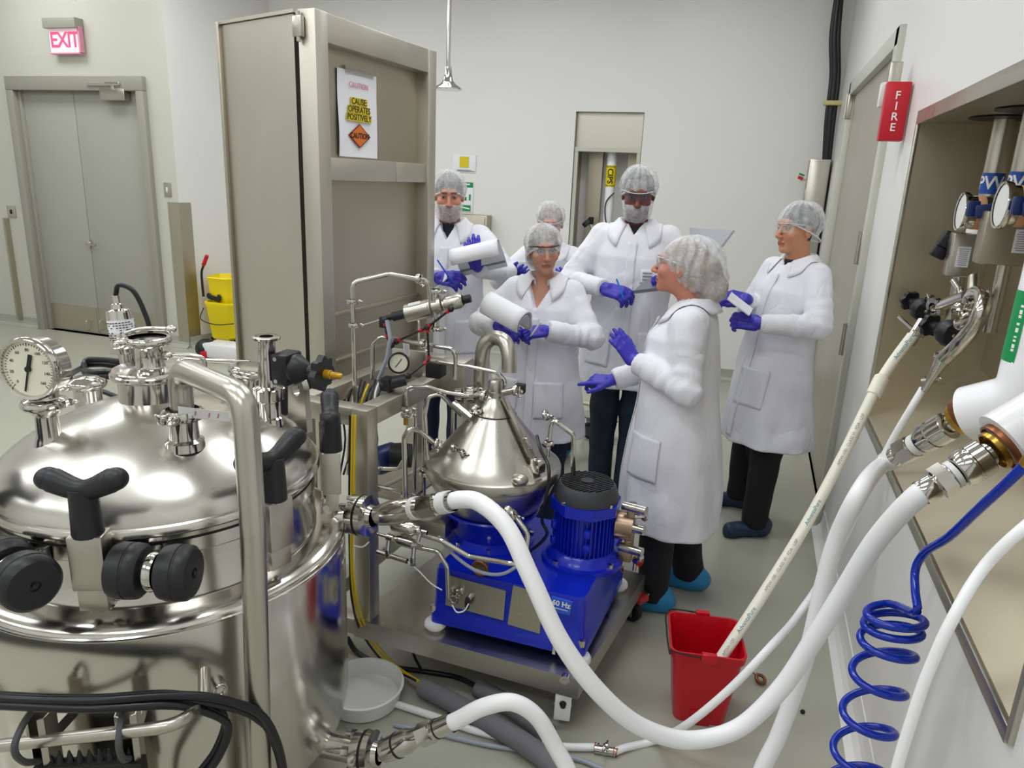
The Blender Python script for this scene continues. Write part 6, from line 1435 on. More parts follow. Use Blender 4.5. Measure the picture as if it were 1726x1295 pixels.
# ================================================================== PIPEWORK ON THE CART
def px(pts): return [at(a, b, Y=y) for a, b, y in pts]
def skid():
    r = CART
    def tube(pts, rad=0.0075, bend=0.03, m='polish', nm='process_tube'): return MB().pipe(px(pts), rad, bend, 10).build(nm, m, r)
    def clamp(x, y, Y, d=(0, 0, 1), rad=0.017, wing=(1, -0.4, 0), par=None):
        mb = MB(); clamp_ring(mb, at(x, y, Y=Y), d, rad, 0.0075, wing); return mb.build('tube_clamp', 'polish', par or r)
    t = tube([(599, 690, 2.24), (594, 476, 2.24), (655, 462, 2.30), (722, 474, 2.36), (727, 516, 2.38)], 0.0085)
    clamp(593, 508, 2.24, par=t); clamp(596, 548, 2.24, par=t); clamp(705, 470, 2.34, (1, 0.2, 0), par=t)
    t = tube([(599, 552, 2.24), (655, 535, 2.62), (690, 530, 2.66), (706, 536, 2.62), (706, 580, 2.60)], 0.005)
    # twin actuator
    a, b = at(684, 529, Y=2.36), at(780, 506, Y=2.40); d = (b - a).normalized(); mb = MB()
    mb.lathe([(0.0, 0.0), (0.030, 0.0), (0.034, 0.004), (0.034, 0.092), (0.036, 0.094), (0.036, 0.100), (0.025, 0.104), (0.024, 0.125), (0.036, 0.128), (0.036, 0.140), (0.022, 0.144), (0.021, 0.150)], a, d, 28); ac = mb.build('actuator', 'steel', r)
    mb = MB(); L = (b - a).length; mb.lathe([(0.021, 0.150), (0.027, 0.153), (0.027, L - 0.01), (0.020, L)], a, d, 24); mb.build('actuator_barrel', 'steel', ac)
    mb = MB(); mb.lathe([(0.013, 0), (0.015, 0.004), (0.015, 0.03), (0.0, 0.032)], b, d, 14); mb.build('end_fitting', 'black', ac)
    mb = MB(); mb.cyl(a - d * 0.001, a - d * 0.05, 0.017, n=14); mb.cyl(a - d * 0.05, a - d * 0.075, 0.011, n=10); mb.box(a - d * 0.085 + Vector((0, 0, -0.012)), (0.03, 0.025, 0.04), bevel=0.004); mb.build('end_fitting', 'black', ac)
    mb = MB(); mb.cyl(a + d * 0.02 + Vector((0, -0.02, 0.027)), a + d * 0.065 + Vector((0, -0.02, 0.027)), 0.009, n=6); mb.build('actuator_label', 'white_pl', ac)
    mb = MB(); m0 = a + d * 0.113; mb.cyl(m0 + Vector((0, 0, -0.09)), m0 + Vector((0, 0, 0.06)), 0.014); clamp_ring(mb, m0 + Vector((0, 0, 0.055)), (0, 0, 1), 0.02, 0.008, (1, -0.3, 0)); clamp_ring(mb, m0 + Vector((0, 0, -0.08)), (0, 0, 1), 0.02, 0.008, (1, -0.3, 0)); mb.build('valve_body', 'polish', ac)
    # black air lines with red collars
    def air(pts, reds, rad=0.0045):
        P = px(pts); o = MB().tube(P, rad, 8, smooth=False).build('air_line', 'cable', r)
        for k, f in reds:
            p, q = P[k], P[k + 1]; c = p.lerp(q, f); MB().cyl(c, c + (q - p).normalized() * 0.010, rad * 1.75, n=10).build('red_collar', 'fire', o)
        for p in (P[0], P[-1]): MB().ell(p, (0.012, 0.012, 0.012), None, 10, 8).build('air_fitting', 'black', o)
    air([(760, 521, 2.34), (720, 552, 2.34), (668, 576, 2.34)], [(0, 0.08), (0, 0.85), (1, 0.15), (1, 0.85)])
    air([(720, 552, 2.34), (723, 607, 2.34), (688, 634, 2.30)], [(0, 0.06), (0, 0.88), (1, 0.12)])
    air([(648, 540, 2.32), (653, 570, 2.32), (660, 582, 2.32)], [(0, 0.15), (0, 0.8)])
    tube([(652, 540, 2.30), (658, 570, 2.30), (652, 605, 2.32), (638, 640, 2.34)], 0.0075, 0.02, 'grey_hose', 'flexible_tube')
    t = tube([(628, 640, 2.36), (628, 580, 2.36), (642, 568, 2.36), (700, 578, 2.38), (762, 588, 2.40), (768, 600, 2.40), (767, 640, 2.40)], 0.008); clamp(712, 580, 2.38, (1, 0, -0.1), par=t)
    tube([(725, 608, 2.40), (790, 618, 2.42), (838, 628, 2.44), (852, 642, 2.44), (850, 662, 2.44)], 0.0075)
    t = tube([(685, 690, 2.30), (684, 653, 2.30), (720, 652, 2.32), (752, 662, 2.34), (790, 668, 2.38)], 0.0075); clamp(686, 690, 2.30, par=t)
    # gauge and plate
    MB().box(at(690, 612, Y=2.56), (0.15, 0.012, 0.11), bevel=0.003).build('instrument_plate', 'steel', r)
    gcn = at(672, 612, Y=2.36); gn = Vector((0.35, -0.93, 0.1)).normalized(); mb = MB(); mb.lathe([(0.0, -0.03), (0.034, -0.03), (0.038, -0.022), (0.040, 0.004), (0.036, 0.008), (0.033, 0.003)], gcn, gn, 28); ga = mb.build('small_gauge', 'black', r)
    MB().cyl(gcn + gn * 0.001, gcn + gn * 0.0025, 0.0335, n=28).build('gauge_dial', 'dial', ga); u = Vector((0, 0, 1)).cross(gn).normalized(); v = gn.cross(u); nd = (u * 0.6 + v * 0.8); MB().box(gcn + gn * 0.004, (0.04, 0.003, 0.001), Matrix((nd, gn.cross(nd), gn)).transposed()).build('needle', 'ink', ga)
    mb = MB(); mb.cyl(at(686, 600, Y=2.44), at(684, 575, Y=2.44), 0.012); mb.build('gauge_stem', 'white_pl', r)
    # solenoid and junction box
    q = at(735, 622, Y=2.46); MB().box(q, (0.06, 0.07, 0.06), bevel=0.006).build('solenoid_valve', 'black', r)
    q = at(768, 632, Y=2.62); MB().box(q, (0.11, 0.10, 0.13), bevel=0.004).build('junction_box', 'steel_flat', r)
    mb = MB(); q0, q1 = at(640, 650, Y=2.30), at(684, 640, Y=2.34); mb.cyl(q0, q1, 0.022, n=14); mb.box(q0.lerp(q1, 0.3), (0.04, 0.05, 0.05), bevel=0.006); mb.build('black_valve', 'black', r)
    # wires fanning in the frame
    for i in range(11):
        x = 575 + i * 6; c = 'cable' if i % 3 else ('white_pl' if i % 2 else 'yellow_cable')
        MB().tube(px([(x + 10, 640 + (i % 4) * 4, 2.40), (x + 4, 662, 2.36), (x + (i % 5) * 2 - 6, 690, 2.34), (x - 6 + (i % 3) * 7, 740, 2.36), (x - 8, 800, 2.40)]), 0.0045, 6, 4).build('panel_wire', c, r)
    # vertical runs and loops left of the bowl
    for x, y0, y1, Y, rad in ((700, 690, 850, 2.50, 0.008), (716, 685, 845, 2.52, 0.009), (764, 690, 790, 2.50, 0.007), (783, 690, 770, 2.48, 0.007)): tube([(x, y0, Y), (x - 2, y1, Y)], rad)
    t = tube([(684, 868, 2.20), (681, 738, 2.20), (690, 722, 2.20), (706, 726, 2.24), (738, 752, 2.32)], 0.0095, 0.03); clamp(734, 748, 2.31, (1, 0.4, -0.6), 0.02, par=t)
    t = tube([(722, 800, 2.32), (716, 700, 2.32), (722, 668, 2.32), (742, 664, 2.34), (778, 700, 2.40)], 0.0085, 0.03); clamp(719, 790, 2.32, (0, 0, 1), 0.02, par=t); clamp(716, 798, 2.32, (0, 0, 1), 0.022, par=t)
    MB().cyl(at(684, 700, Y=2.34), at(684, 716, Y=2.34), 0.009, n=10).build('yellow_bush', 'amber', r)
    for y in (690, 700, 835): clamp(684, y, 2.24, par=None)
    for pts in ([(612, 785, 2.20), (640, 790, 2.26), (672, 790, 2.24), (684, 770, 2.22)], [(612, 815, 2.20), (660, 825, 2.24), (700, 838, 2.3)], [(612, 838, 2.24), (690, 800, 2.6), (760, 760, 2.9)]): tube(pts, 0.008)
    mb = MB(); q = at(653, 772, Y=2.40); mb.lathe([(0.0, -0.06), (0.05, -0.06), (0.056, -0.04), (0.056, 0.03), (0.045, 0.05), (0.0, 0.05)], q, (0.5, 0.8, 0.1), 20); mb.build('feed_pump', 'navy', r)
    mb = MB(); q = at(676, 768, Y=2.36); mb.lathe([(0.0, -0.04), (0.045, -0.04), (0.05, 0.0), (0.045, 0.04), (0.0, 0.04)], q, (0.9, 0.3, 0), 18); mb.build('pump_head', 'black', r)
    # manifolds between the bowl and the frame
    for x, y, Y, dd, rad in ((800, 690, 2.36, (1, -0.2, -0.9), 0.02), (815, 668, 2.40, (1, 0, -0.2), 0.022), (795, 655, 2.42, (0, 0, 1), 0.022), (868, 658, 2.36, (1, 0, 0), 0.018), (780, 765, 2.26, (1, 0.2, 0.5), 0.016), (765, 755, 2.24, (1, 0, 0.3), 0.014), (920, 700, 2.34, (1, 0, 0.6), 0.018)): clamp(x, y, Y, dd, rad)
    MB().cyl(at(848, 662, Y=2.40), at(882, 655, Y=2.40), 0.013).build('valve_stub', 'polish', r)
    MB().box(at(877, 655, Y=2.40), (0.035, 0.03, 0.035), bevel=0.004).build('valve_cap', 'dark', r)
    MB().cyl(at(765, 680, Y=2.36), at(795, 705, Y=2.34), 0.014).build('spool_piece', 'polish', r)
    # regulators by the front post
    def chain(p0, p1, prof, nm):
        a, b = at(*p0[:2], Y=p0[2]), at(*p1[:2], Y=p1[2]); d = (b - a); L = d.length; d.normalize(); mb = MB(); mb.lathe([(rr, f * L) for rr, f in prof], a, d, 20); return mb.build(nm, 'polish', r), a, d, L
    c1, a, d, L = chain((635, 878, 2.06), (720, 898, 2.06), [(0.007, 0), (0.007, 0.28), (0.014, 0.3), (0.022, 0.34), (0.022, 0.72), (0.018, 0.75), (0.014, 0.85), (0.007, 0.87), (0.007, 1)], 'regulator')
    mb = MB(); q = a + d * L * 0.86; mb.cyl(q, q + Vector((0, -0.02, -0.03)), 0.009); mb.ell(q + Vector((0, -0.02, 0.01)), (0.014, 0.012, 0.012)); mb.build('regulator_knob', 'polish', c1)
    c2, a, d, L = chain((636, 900, 2.05), (712, 922, 2.05), [(0.006, 0), (0.006, 0.2), (0.013, 0.22), (0.013, 0.36), (0.010, 0.38), (0.016, 0.45), (0.018, 0.5), (0.018, 0.8), (0.012, 0.84), (0.006, 0.88), (0.006, 1)], 'check_valve')
    for f in (0.26, 0.82):
        q = a + d * L * f; mb = MB(); mb.cyl(q, q + Vector((0, -0.01, -0.045)), 0.008); mb.box(q + Vector((0, -0.01, -0.06)), (0.018, 0.01, 0.035), bevel=0.003); mb.build('drip_valve', 'polish', c2)
    tube([(712, 902, 2.06), (745, 912, 2.06), (790, 938, 2.08), (860, 950, 2.08), (884, 953, 2.10), (890, 900, 2.12), (868, 870, 2.14)], 0.009, 0.03)
    tube([(700, 922, 2.05), (738, 930, 2.05), (754, 955, 2.04), (756, 1008, 2.05)], 0.008, 0.03)
    clamp(866, 868, 2.14, (1, 0, 0.6), 0.018); MB().ell(at(856, 862, Y=2.15), (0.018, 0.018, 0.02)).build('bleed_valve', 'polish', r)
    MB().tube(px([(738, 905, 2.08), (770, 940, 2.07), (805, 963, 2.07), (845, 968, 2.07), (880, 950, 2.08)]), 0.006, 8).build('clear_tubing', 'grey_hose', r)
    mb = MB(); mb.cyl(at(636, 930, Y=2.05), at(686, 946, Y=2.05), 0.010); mb.build('open_tube', 'polish', r); MB().cyl(at(685.5, 946, Y=2.05), at(687, 946.4, Y=2.05), 0.0085).build('tube_bore', 'dark', r)
    MB().tube(px([(687, 947, 2.05), (705, 962, 2.05), (728, 985, 2.06), (745, 995, 2.07)]), 0.0022, 6).build('capillary', 'white_hose', r)
    MB().tube(px([(762, 1020, 2.07), (770, 1032, 2.06), (782, 1030, 2.06), (790, 1018, 2.07)]), 0.0025, 6).build('capillary', 'white_hose', r)
    MB().box(at(718, 880, Y=2.30), (0.20, 0.10, 0.06), bevel=0.003).build('drip_tray', 'steel', r)
    MB().tube(px([(594, 920, 2.04), (612, 922, 2.03), (622, 914, 2.04)]), 0.003, 6).build('cable_tie', 'white_pl', r)
skid()

# ================================================================== HOSES
def coupling(name, label, a, b, prof, band=None, m='polish', extra=None, hexes=()):
    a, b = Vector(a), Vector(b); d = b - a; L = d.length; d.normalize(); r = root(name, label, 'coupling', a)
    MB().lathe([(rr, f * L) for rr, f in prof], a, d, 28).build('sleeve', m, r)
    for f0, f1, rr in hexes: MB().lathe([(rr * 0.8, f0 * L), (rr, f0 * L + 0.002), (rr, f1 * L - 0.002), (rr * 0.8, f1 * L)], a, d, 6).build('hex_collar', m, r)
    for f0, f1, rr, mm in (band or []): MB().lathe([(rr * 0.9, f0 * L), (rr, f0 * L + 0.001), (rr, f1 * L - 0.001), (rr * 0.9, f1 * L)], a, d, 28).build('band', mm, r)
    return r
def hose(name, label, pts, rad, m, n=16, sub=10):
    o = MB().tube(pts, rad, n, sub).build(name, m); tag(o, label, 'hose'); return o

def hoses():
    # big transfer hose from the tank to the wall
    fa = at(606, 868, Y=1.76); fd = Vector((0.97, -0.05, 0.08)).normalized(); a = fa + fd * 0.045; b = at(768, 844, Y=1.66)
    coupling('hose_coupling', 'steel quick coupling between the tank flange and the big white hose', a, b, [(0.022, 0), (0.022, 0.05), (0.027, 0.08), (0.030, 0.10), (0.034, 0.2), (0.036, 0.24), (0.036, 0.40), (0.034, 0.42), (0.034, 0.50), (0.030, 0.52), (0.030, 0.60), (0.027, 0.62), (0.027, 0.98)],
             band=[(0.52, 0.575, 0.0325, 'white_pl'), (0.84, 0.94, 0.0305, 'white_pl')], hexes=[(0.62, 0.80, 0.033)])
    a2 = at(1552, 832, X=0.395); b2 = at(1690, 752, X=0.535)
    B = [b - (b - a).normalized() * 0.03, b + (b - a).normalized() * 0.02] + px([(805, 846, 1.64), (852, 886, 1.61), (894, 972, 1.57), (946, 1082, 1.55), (1012, 1170, 1.57), (1080, 1225, 1.62), (1160, 1248, 1.68), (1240, 1230, 1.73), (1312, 1166, 1.76), (1372, 1078, 1.76), (1424, 995, 1.74), (1482, 905, 1.68)]) + [a2, a2 + (b2 - a2).normalized() * 0.03]
    hose('transfer_hose', 'thick white hose sagging from the tank to the lower wall coupling', B, 0.0235, 'white_hose', 20)
    prof = [(0.026, 0), (0.027, 0.02), (0.027, 0.16), (0.025, 0.18), (0.031, 0.20), (0.031, 0.36), (0.022, 0.38), (0.022, 0.44), (0.034, 0.47), (0.038, 0.52), (0.039, 0.60), (0.036, 0.61), (0.036, 0.63), (0.039, 0.64), (0.039, 0.78), (0.034, 0.80), (0.024, 0.82), (0.024, 0.92)]
    bands = [(0.37, 0.44, 0.030, 'white_pl'), (0.88, 0.95, 0.042, 'brass'), (0.95, 1.03, 0.052, 'copper')]
    coupling('quick_coupling', 'steel quick coupling on the lower white wall pipe', a2, b2, prof, bands, hexes=[(0.19, 0.36, 0.036)])
    a1 = at(1492, 780, X=0.435); b1 = at(1632, 698, X=0.575)
    coupling('quick_coupling', 'steel quick coupling on the upper white wall pipe beside the green label', a1, b1, prof, [(0.0, 0.12, 0.0275, 'white_pl')] + bands, hexes=[(0.19, 0.36, 0.036)])
    A = [a1 + (b1 - a1).normalized() * 0.03, a1] + px([(1448, 832, 1.86), (1412, 905, 1.90), (1388, 985, 1.92), (1366, 1080, 1.92), (1340, 1165, 1.90), (1310, 1245, 1.86), (1280, 1310, 1.80)]); e = A[-1]; A.append(Vector((e.x - 0.03, e.y - 0.22, 0.03))); A.append(Vector((e.x + 0.12, e.y - 0.6, 0.026)))
    hose('drain_hose', 'thick white hose dropping from the upper wall coupling out of the picture', A, 0.0225, 'white_hose', 20)
    # white insulated wall pipes with elbows
    for (b_, a_, nm, lb, vx) in ((b1, a1, 'insulated_pipe', 'white insulated wall pipe with a green label and elbow', 0.70), (b2, a2, 'insulated_pipe', 'lower white insulated pipe elbow at the right edge', 0.64)):
        d = (b_ - a_).normalized(); r = root(nm, lb, 'pipe', b_); s = b_ + d * 0.004
        if b_ is b1: P = [s, b_ + d * 0.16, Vector((vx, (b_ + d * 0.16).y + 0.05, b_.z + 0.20)), Vector((vx + 0.015, (b_ + d * 0.16).y + 0.06, RZ1 - 0.008))]
        else: P = [s, b_ + d * 0.12, b_ + d * 0.2 + Vector((0.02, 0.02, 0.12)), b_ + d * 0.2 + Vector((0.06, 0.03, 0.55)), ]; P[-1].z = RZ1 - 0.008
        if b_ is b1:
            mid = at(1730, 676, X=0.668); q = Vector((mid.x + 0.004, mid.y + 0.01, mid.z + 0.11)); P = [s, mid, q, Vector((q.x + 0.005, q.y, RZ1 - 0.008))]
        MB().tube(fillet(P, 0.10, 10), 0.070, 32, smooth=False).build('white_jacket', 'white_pvc', r)
        if b_ is b1:
            c0, c1 = at(1690, 606, Y=P[2].y), at(1712, 488, Y=P[2].y); lo, hi = c0.z, c1.z
            axp = P[2].lerp(P[3], 0.3); mb = MB(); e0 = math.radians(168); e1 = math.radians(216)
            vs = []; 
            for i in range(13):
                an = e0 + (e1 - e0) * i / 12
                for zz in (lo, hi):
                    f = (zz - P[2].z) / (P[3].z - P[2].z); cx_ = P[2].x + (P[3].x - P[2].x) * f; vs.append((cx_ + math.cos(an) * 0.0712, P[2].y + math.sin(an) * 0.0712, zz))
            mb.add(vs, [(2 * i, 2 * i + 1, 2 * i + 3, 2 * i + 2) for i in range(12)]); gl = mb.build('green_label', 'green_l', r)
            mb = MB(); rn = random.Random(4); zq = lo + 0.03; an = math.radians(206)
            while zq < hi - 0.03:
                ln = rn.uniform(0.004, 0.011); f = (zq - P[2].z) / (P[3].z - P[2].z); cx_ = P[2].x + (P[3].x - P[2].x) * f
                mb.box((cx_ + math.cos(an) * 0.0717, P[2].y + math.sin(an) * 0.0717, zq), (0.0008, 0.008, ln), Matrix.Rotation(an, 3, 'Z')); zq += ln + rn.choice((0.004, 0.004, 0.012))
            mb.build('label_print', 'white_ink', gl, False)['kind'] = 'stuff'
    # cream hose into the bucket
    top = at(1538, 566, X=0.60); k1 = at(1481, 648, X=0.50); end = at(1214, 1112, Y=2.27); mid = k1.lerp(end, 0.5) + Vector((0.015, 0, -0.03))
    pts = [top, at(1508, 606, X=0.55), k1, k1.lerp(end, 0.25) + Vector((0.01, 0, -0.02)), mid, k1.lerp(end, 0.75) + Vector((0.01, 0, -0.02)), end]
    hc = hose('sanitary_hose', 'cream printed hose running from the black valve into the red bucket', pts, 0.0195, 'cream_hose', 20)
    d = (pts[3] - k1).normalized(); mb = MB(); mb.lathe([(0.020, -0.035), (0.026, -0.028), (0.027, 0.0), (0.026, 0.045), (0.0205, 0.05)], k1, d, 24); mb.build('joint_sleeve', 'cream_hose', hc)
    C = catmull(pts, 12)
    acc = [0.0]
    for p, q in zip(C, C[1:]): acc.append(acc[-1] + (q - p).length)
    def on_hose(t):
        t = max(0.0, min(t, acc[-1] - 1e-4)); i = max(j for j in range(len(acc)) if acc[j] <= t); i = min(i, len(C) - 2); f = (t - acc[i]) / max(1e-6, acc[i + 1] - acc[i]); return C[i].lerp(C[i + 1], f), (C[i + 1] - C[i]).normalized()
    def printed(body, t, size, m):
        def wrap(x, y, z):
            p, dv = on_hose(t - x); view = (CAM - p).normalized(); n0 = (view - dv * view.dot(dv)).normalized(); sidev = n0.cross(dv).normalized()
            an = y / 0.0197; return p + (n0 * math.cos(an) - sidev * math.sin(an)) * 0.0201
        text('hose_print', body, size, (0, 0, 0), (1, 0, 0), (0, 1, 0), m, hc, depth=0, wrap=wrap)
    T = acc[-1]
    printed('AdvantaPure', 0.055, 0.022, 'teal_ink')
    for f, tx in ((0.34, 'APSW-100 · CLASS VI · FDA · USP'), (0.56, 'AdvantaPure'), (0.72, 'APSW-100 · CLASS VI · FDA · USP'), (0.885, 'AdvantaPure'), (0.965, 'APSW-100')): printed(tx, T * f, 0.020 if 'Adv' in tx else 0.015, 'teal_ink' if 'Adv' in tx else mat('grey_ink', '#7f8a90', 0.7))
    # thin white hose to the floor joint
    fj = at(1020, 1264, Z=0.014)
    D = [at(1556, 655, X=0.60), at(1535, 690, X=0.57), at(1500, 750, X=0.53), at(1450, 850, X=0.47), at(1402, 950, X=0.40), at(1350, 1030, X=0.31)] + px([(1292, 1098, 2.08), (1232, 1160, 2.02), (1160, 1220, 1.99)]) + [at(1100, 1250, Z=0.014), at(1050, 1262, Z=0.014), fj + Vector((0.03, 0, 0))]
    hose('rinse_hose', 'thin white hose crossing in front of the red bucket to the floor joint', D, 0.0125, 'white_hose', 14)
    d2 = (at(990, 1262, Z=0.014) - fj).normalized(); r = root('hose_joint', 'small steel joint between two thin white hoses on the floor', 'coupling', fj)
    mb = MB(); mb.cyl(fj + Vector((0.035, 0, 0)), fj + d2 * 0.035, 0.0135); clamp_ring(mb, fj, (1, 0, 0), 0.019, 0.008, (0.2, -0.2, 1)); 
    mb.build('joint_body', 'polish', r)
    for s in (0.026, 0.036, -0.026, -0.036): MB().cyl(fj + Vector((s, 0, 0)), fj + Vector((s + 0.004, 0, 0)), 0.0145).build('hose_band', 'copper', r)
    hose('rinse_hose', 'thin white hose lying on the floor from the joint to its free end', [fj - Vector((0.03, 0, 0)), at(950, 1259, Z=0.014), at(880, 1249, Z=0.014), at(800, 1232, Z=0.014), at(735, 1209, Z=0.014), at(664, 1186, Z=0.014)], 0.0125, 'white_hose', 14)
    hose('rinse_hose', 'thinner grey white hose trailing beside the grey foam tubes', [at(664, 1222, Z=0.009), at(740, 1238, Z=0.009), at(830, 1258, Z=0.009), at(920, 1270, Z=0.009), at(985, 1284, Z=0.009), at(1040, 1310, Z=0.009)], 0.008, 'grey_hose', 10)
    # lower tank hose
    fa = at(612, 1270, Y=1.50); fd = Vector((0.95, 0.1, 0.18)).normalized(); a = fa + fd * 0.045; b = at(762, 1218, Y=1.52)
    coupling('hose_coupling', 'steel quick coupling at the lower tank outlet near the bottom edge', a, b, [(0.022, 0), (0.022, 0.06), (0.032, 0.1), (0.034, 0.2), (0.034, 0.42), (0.030, 0.46), (0.027, 0.50), (0.027, 0.56), (0.026, 0.78), (0.026, 1.0)], hexes=[(0.58, 0.76, 0.032)], band=[(0.27, 0.30, 0.0355, 'dark'), (0.80, 0.82, 0.0275, 'dark')])
    d = (b - a).normalized(); E = [b - d * 0.03, b + d * 0.02] + px([(815, 1192, 1.53), (862, 1184, 1.55), (900, 1204, 1.57), (935, 1258, 1.58), (965, 1320, 1.57)]); e = E[-1]; E += [Vector((e.x + 0.05, e.y - 0.06, 0.035)), Vector((e.x + 0.25, e.y - 0.35, 0.026))]
    hose('outlet_hose', 'white hose arching from the lower tank outlet to the floor', E, 0.0225, 'white_hose', 18)
    # thin tube at the right edge
    F = [at(1830, 815, X=0.56), at(1726, 890, X=0.46), at(1660, 955, X=0.42), at(1605, 1045, X=0.38), at(1562, 1140, X=0.36), at(1532, 1228, X=0.35), at(1512, 1295, X=0.345)]; e = F[-1]; F += [Vector((e.x, e.y, 0.25)), Vector((e.x - 0.05, e.y - 0.12, 0.012)), Vector((e.x - 0.2, e.y - 0.4, 0.011))]
    hose('vent_tube', 'thin white tube hanging in front of the recess at the right edge', F, 0.0095, 'white_hose', 12)
    # blue coil
    S = [at(1735, 776, X=0.46), at(1712, 800, X=0.45), at(1650, 858, X=0.43), at(1600, 905, X=0.415), at(1556, 935, X=0.405), at(1543, 960, X=0.40), at(1543, 1000, X=0.40), at(1546, 1030, X=0.40)]
    cs = []; c0 = at(1515, 1025, X=0.385); n = 0
    ctr = [at(1512, 1032, X=0.385), at(1506, 1052, X=0.385), at(1500, 1075, X=0.38), at(1486, 1128, X=0.375), at(1470, 1192, X=0.37), at(1455, 1250, X=0.365), at(1440, 1310, X=0.36), at(1428, 1370, X=0.36)]
    ctr = catmull(ctr, 16); N = len(ctr); turns = 7.0
    for i, c in enumerate(ctr):
        f = i / (N - 1); a = 2 * pi * turns * (f ** 0.86) + 0.3; rr = 0.056
        cs.append(c + Vector((math.cos(a) * rr, math.sin(a) * rr * 0.9, 0.010 * math.cos(a) - 0.006 * math.sin(a))))
    e = cs[-1]; allp = S + cs[2:] + [Vector((e.x - 0.02, e.y, 0.2)), Vector((e.x - 0.06, e.y - 0.05, 0.012))]
    hose('coiled_air_hose', 'bright blue coiled air hose hanging at the right', allp, 0.0085, 'blue_hose', 12, 4)
    p, q = at(1735, 776, X=0.46), at(1712, 800, X=0.45); d = (p - q).normalized(); MBc = MB().lathe([(0.0, -0.012), (0.0095, -0.012), (0.011, 0.0), (0.011, 0.03), (0.014, 0.032), (0.014, 0.05), (0.0, 0.052)], p, d, 14); tag(MBc.build('brass_fitting', 'brass'), 'brass fitting at the top end of the blue coiled hose', 'fitting')
hoses()

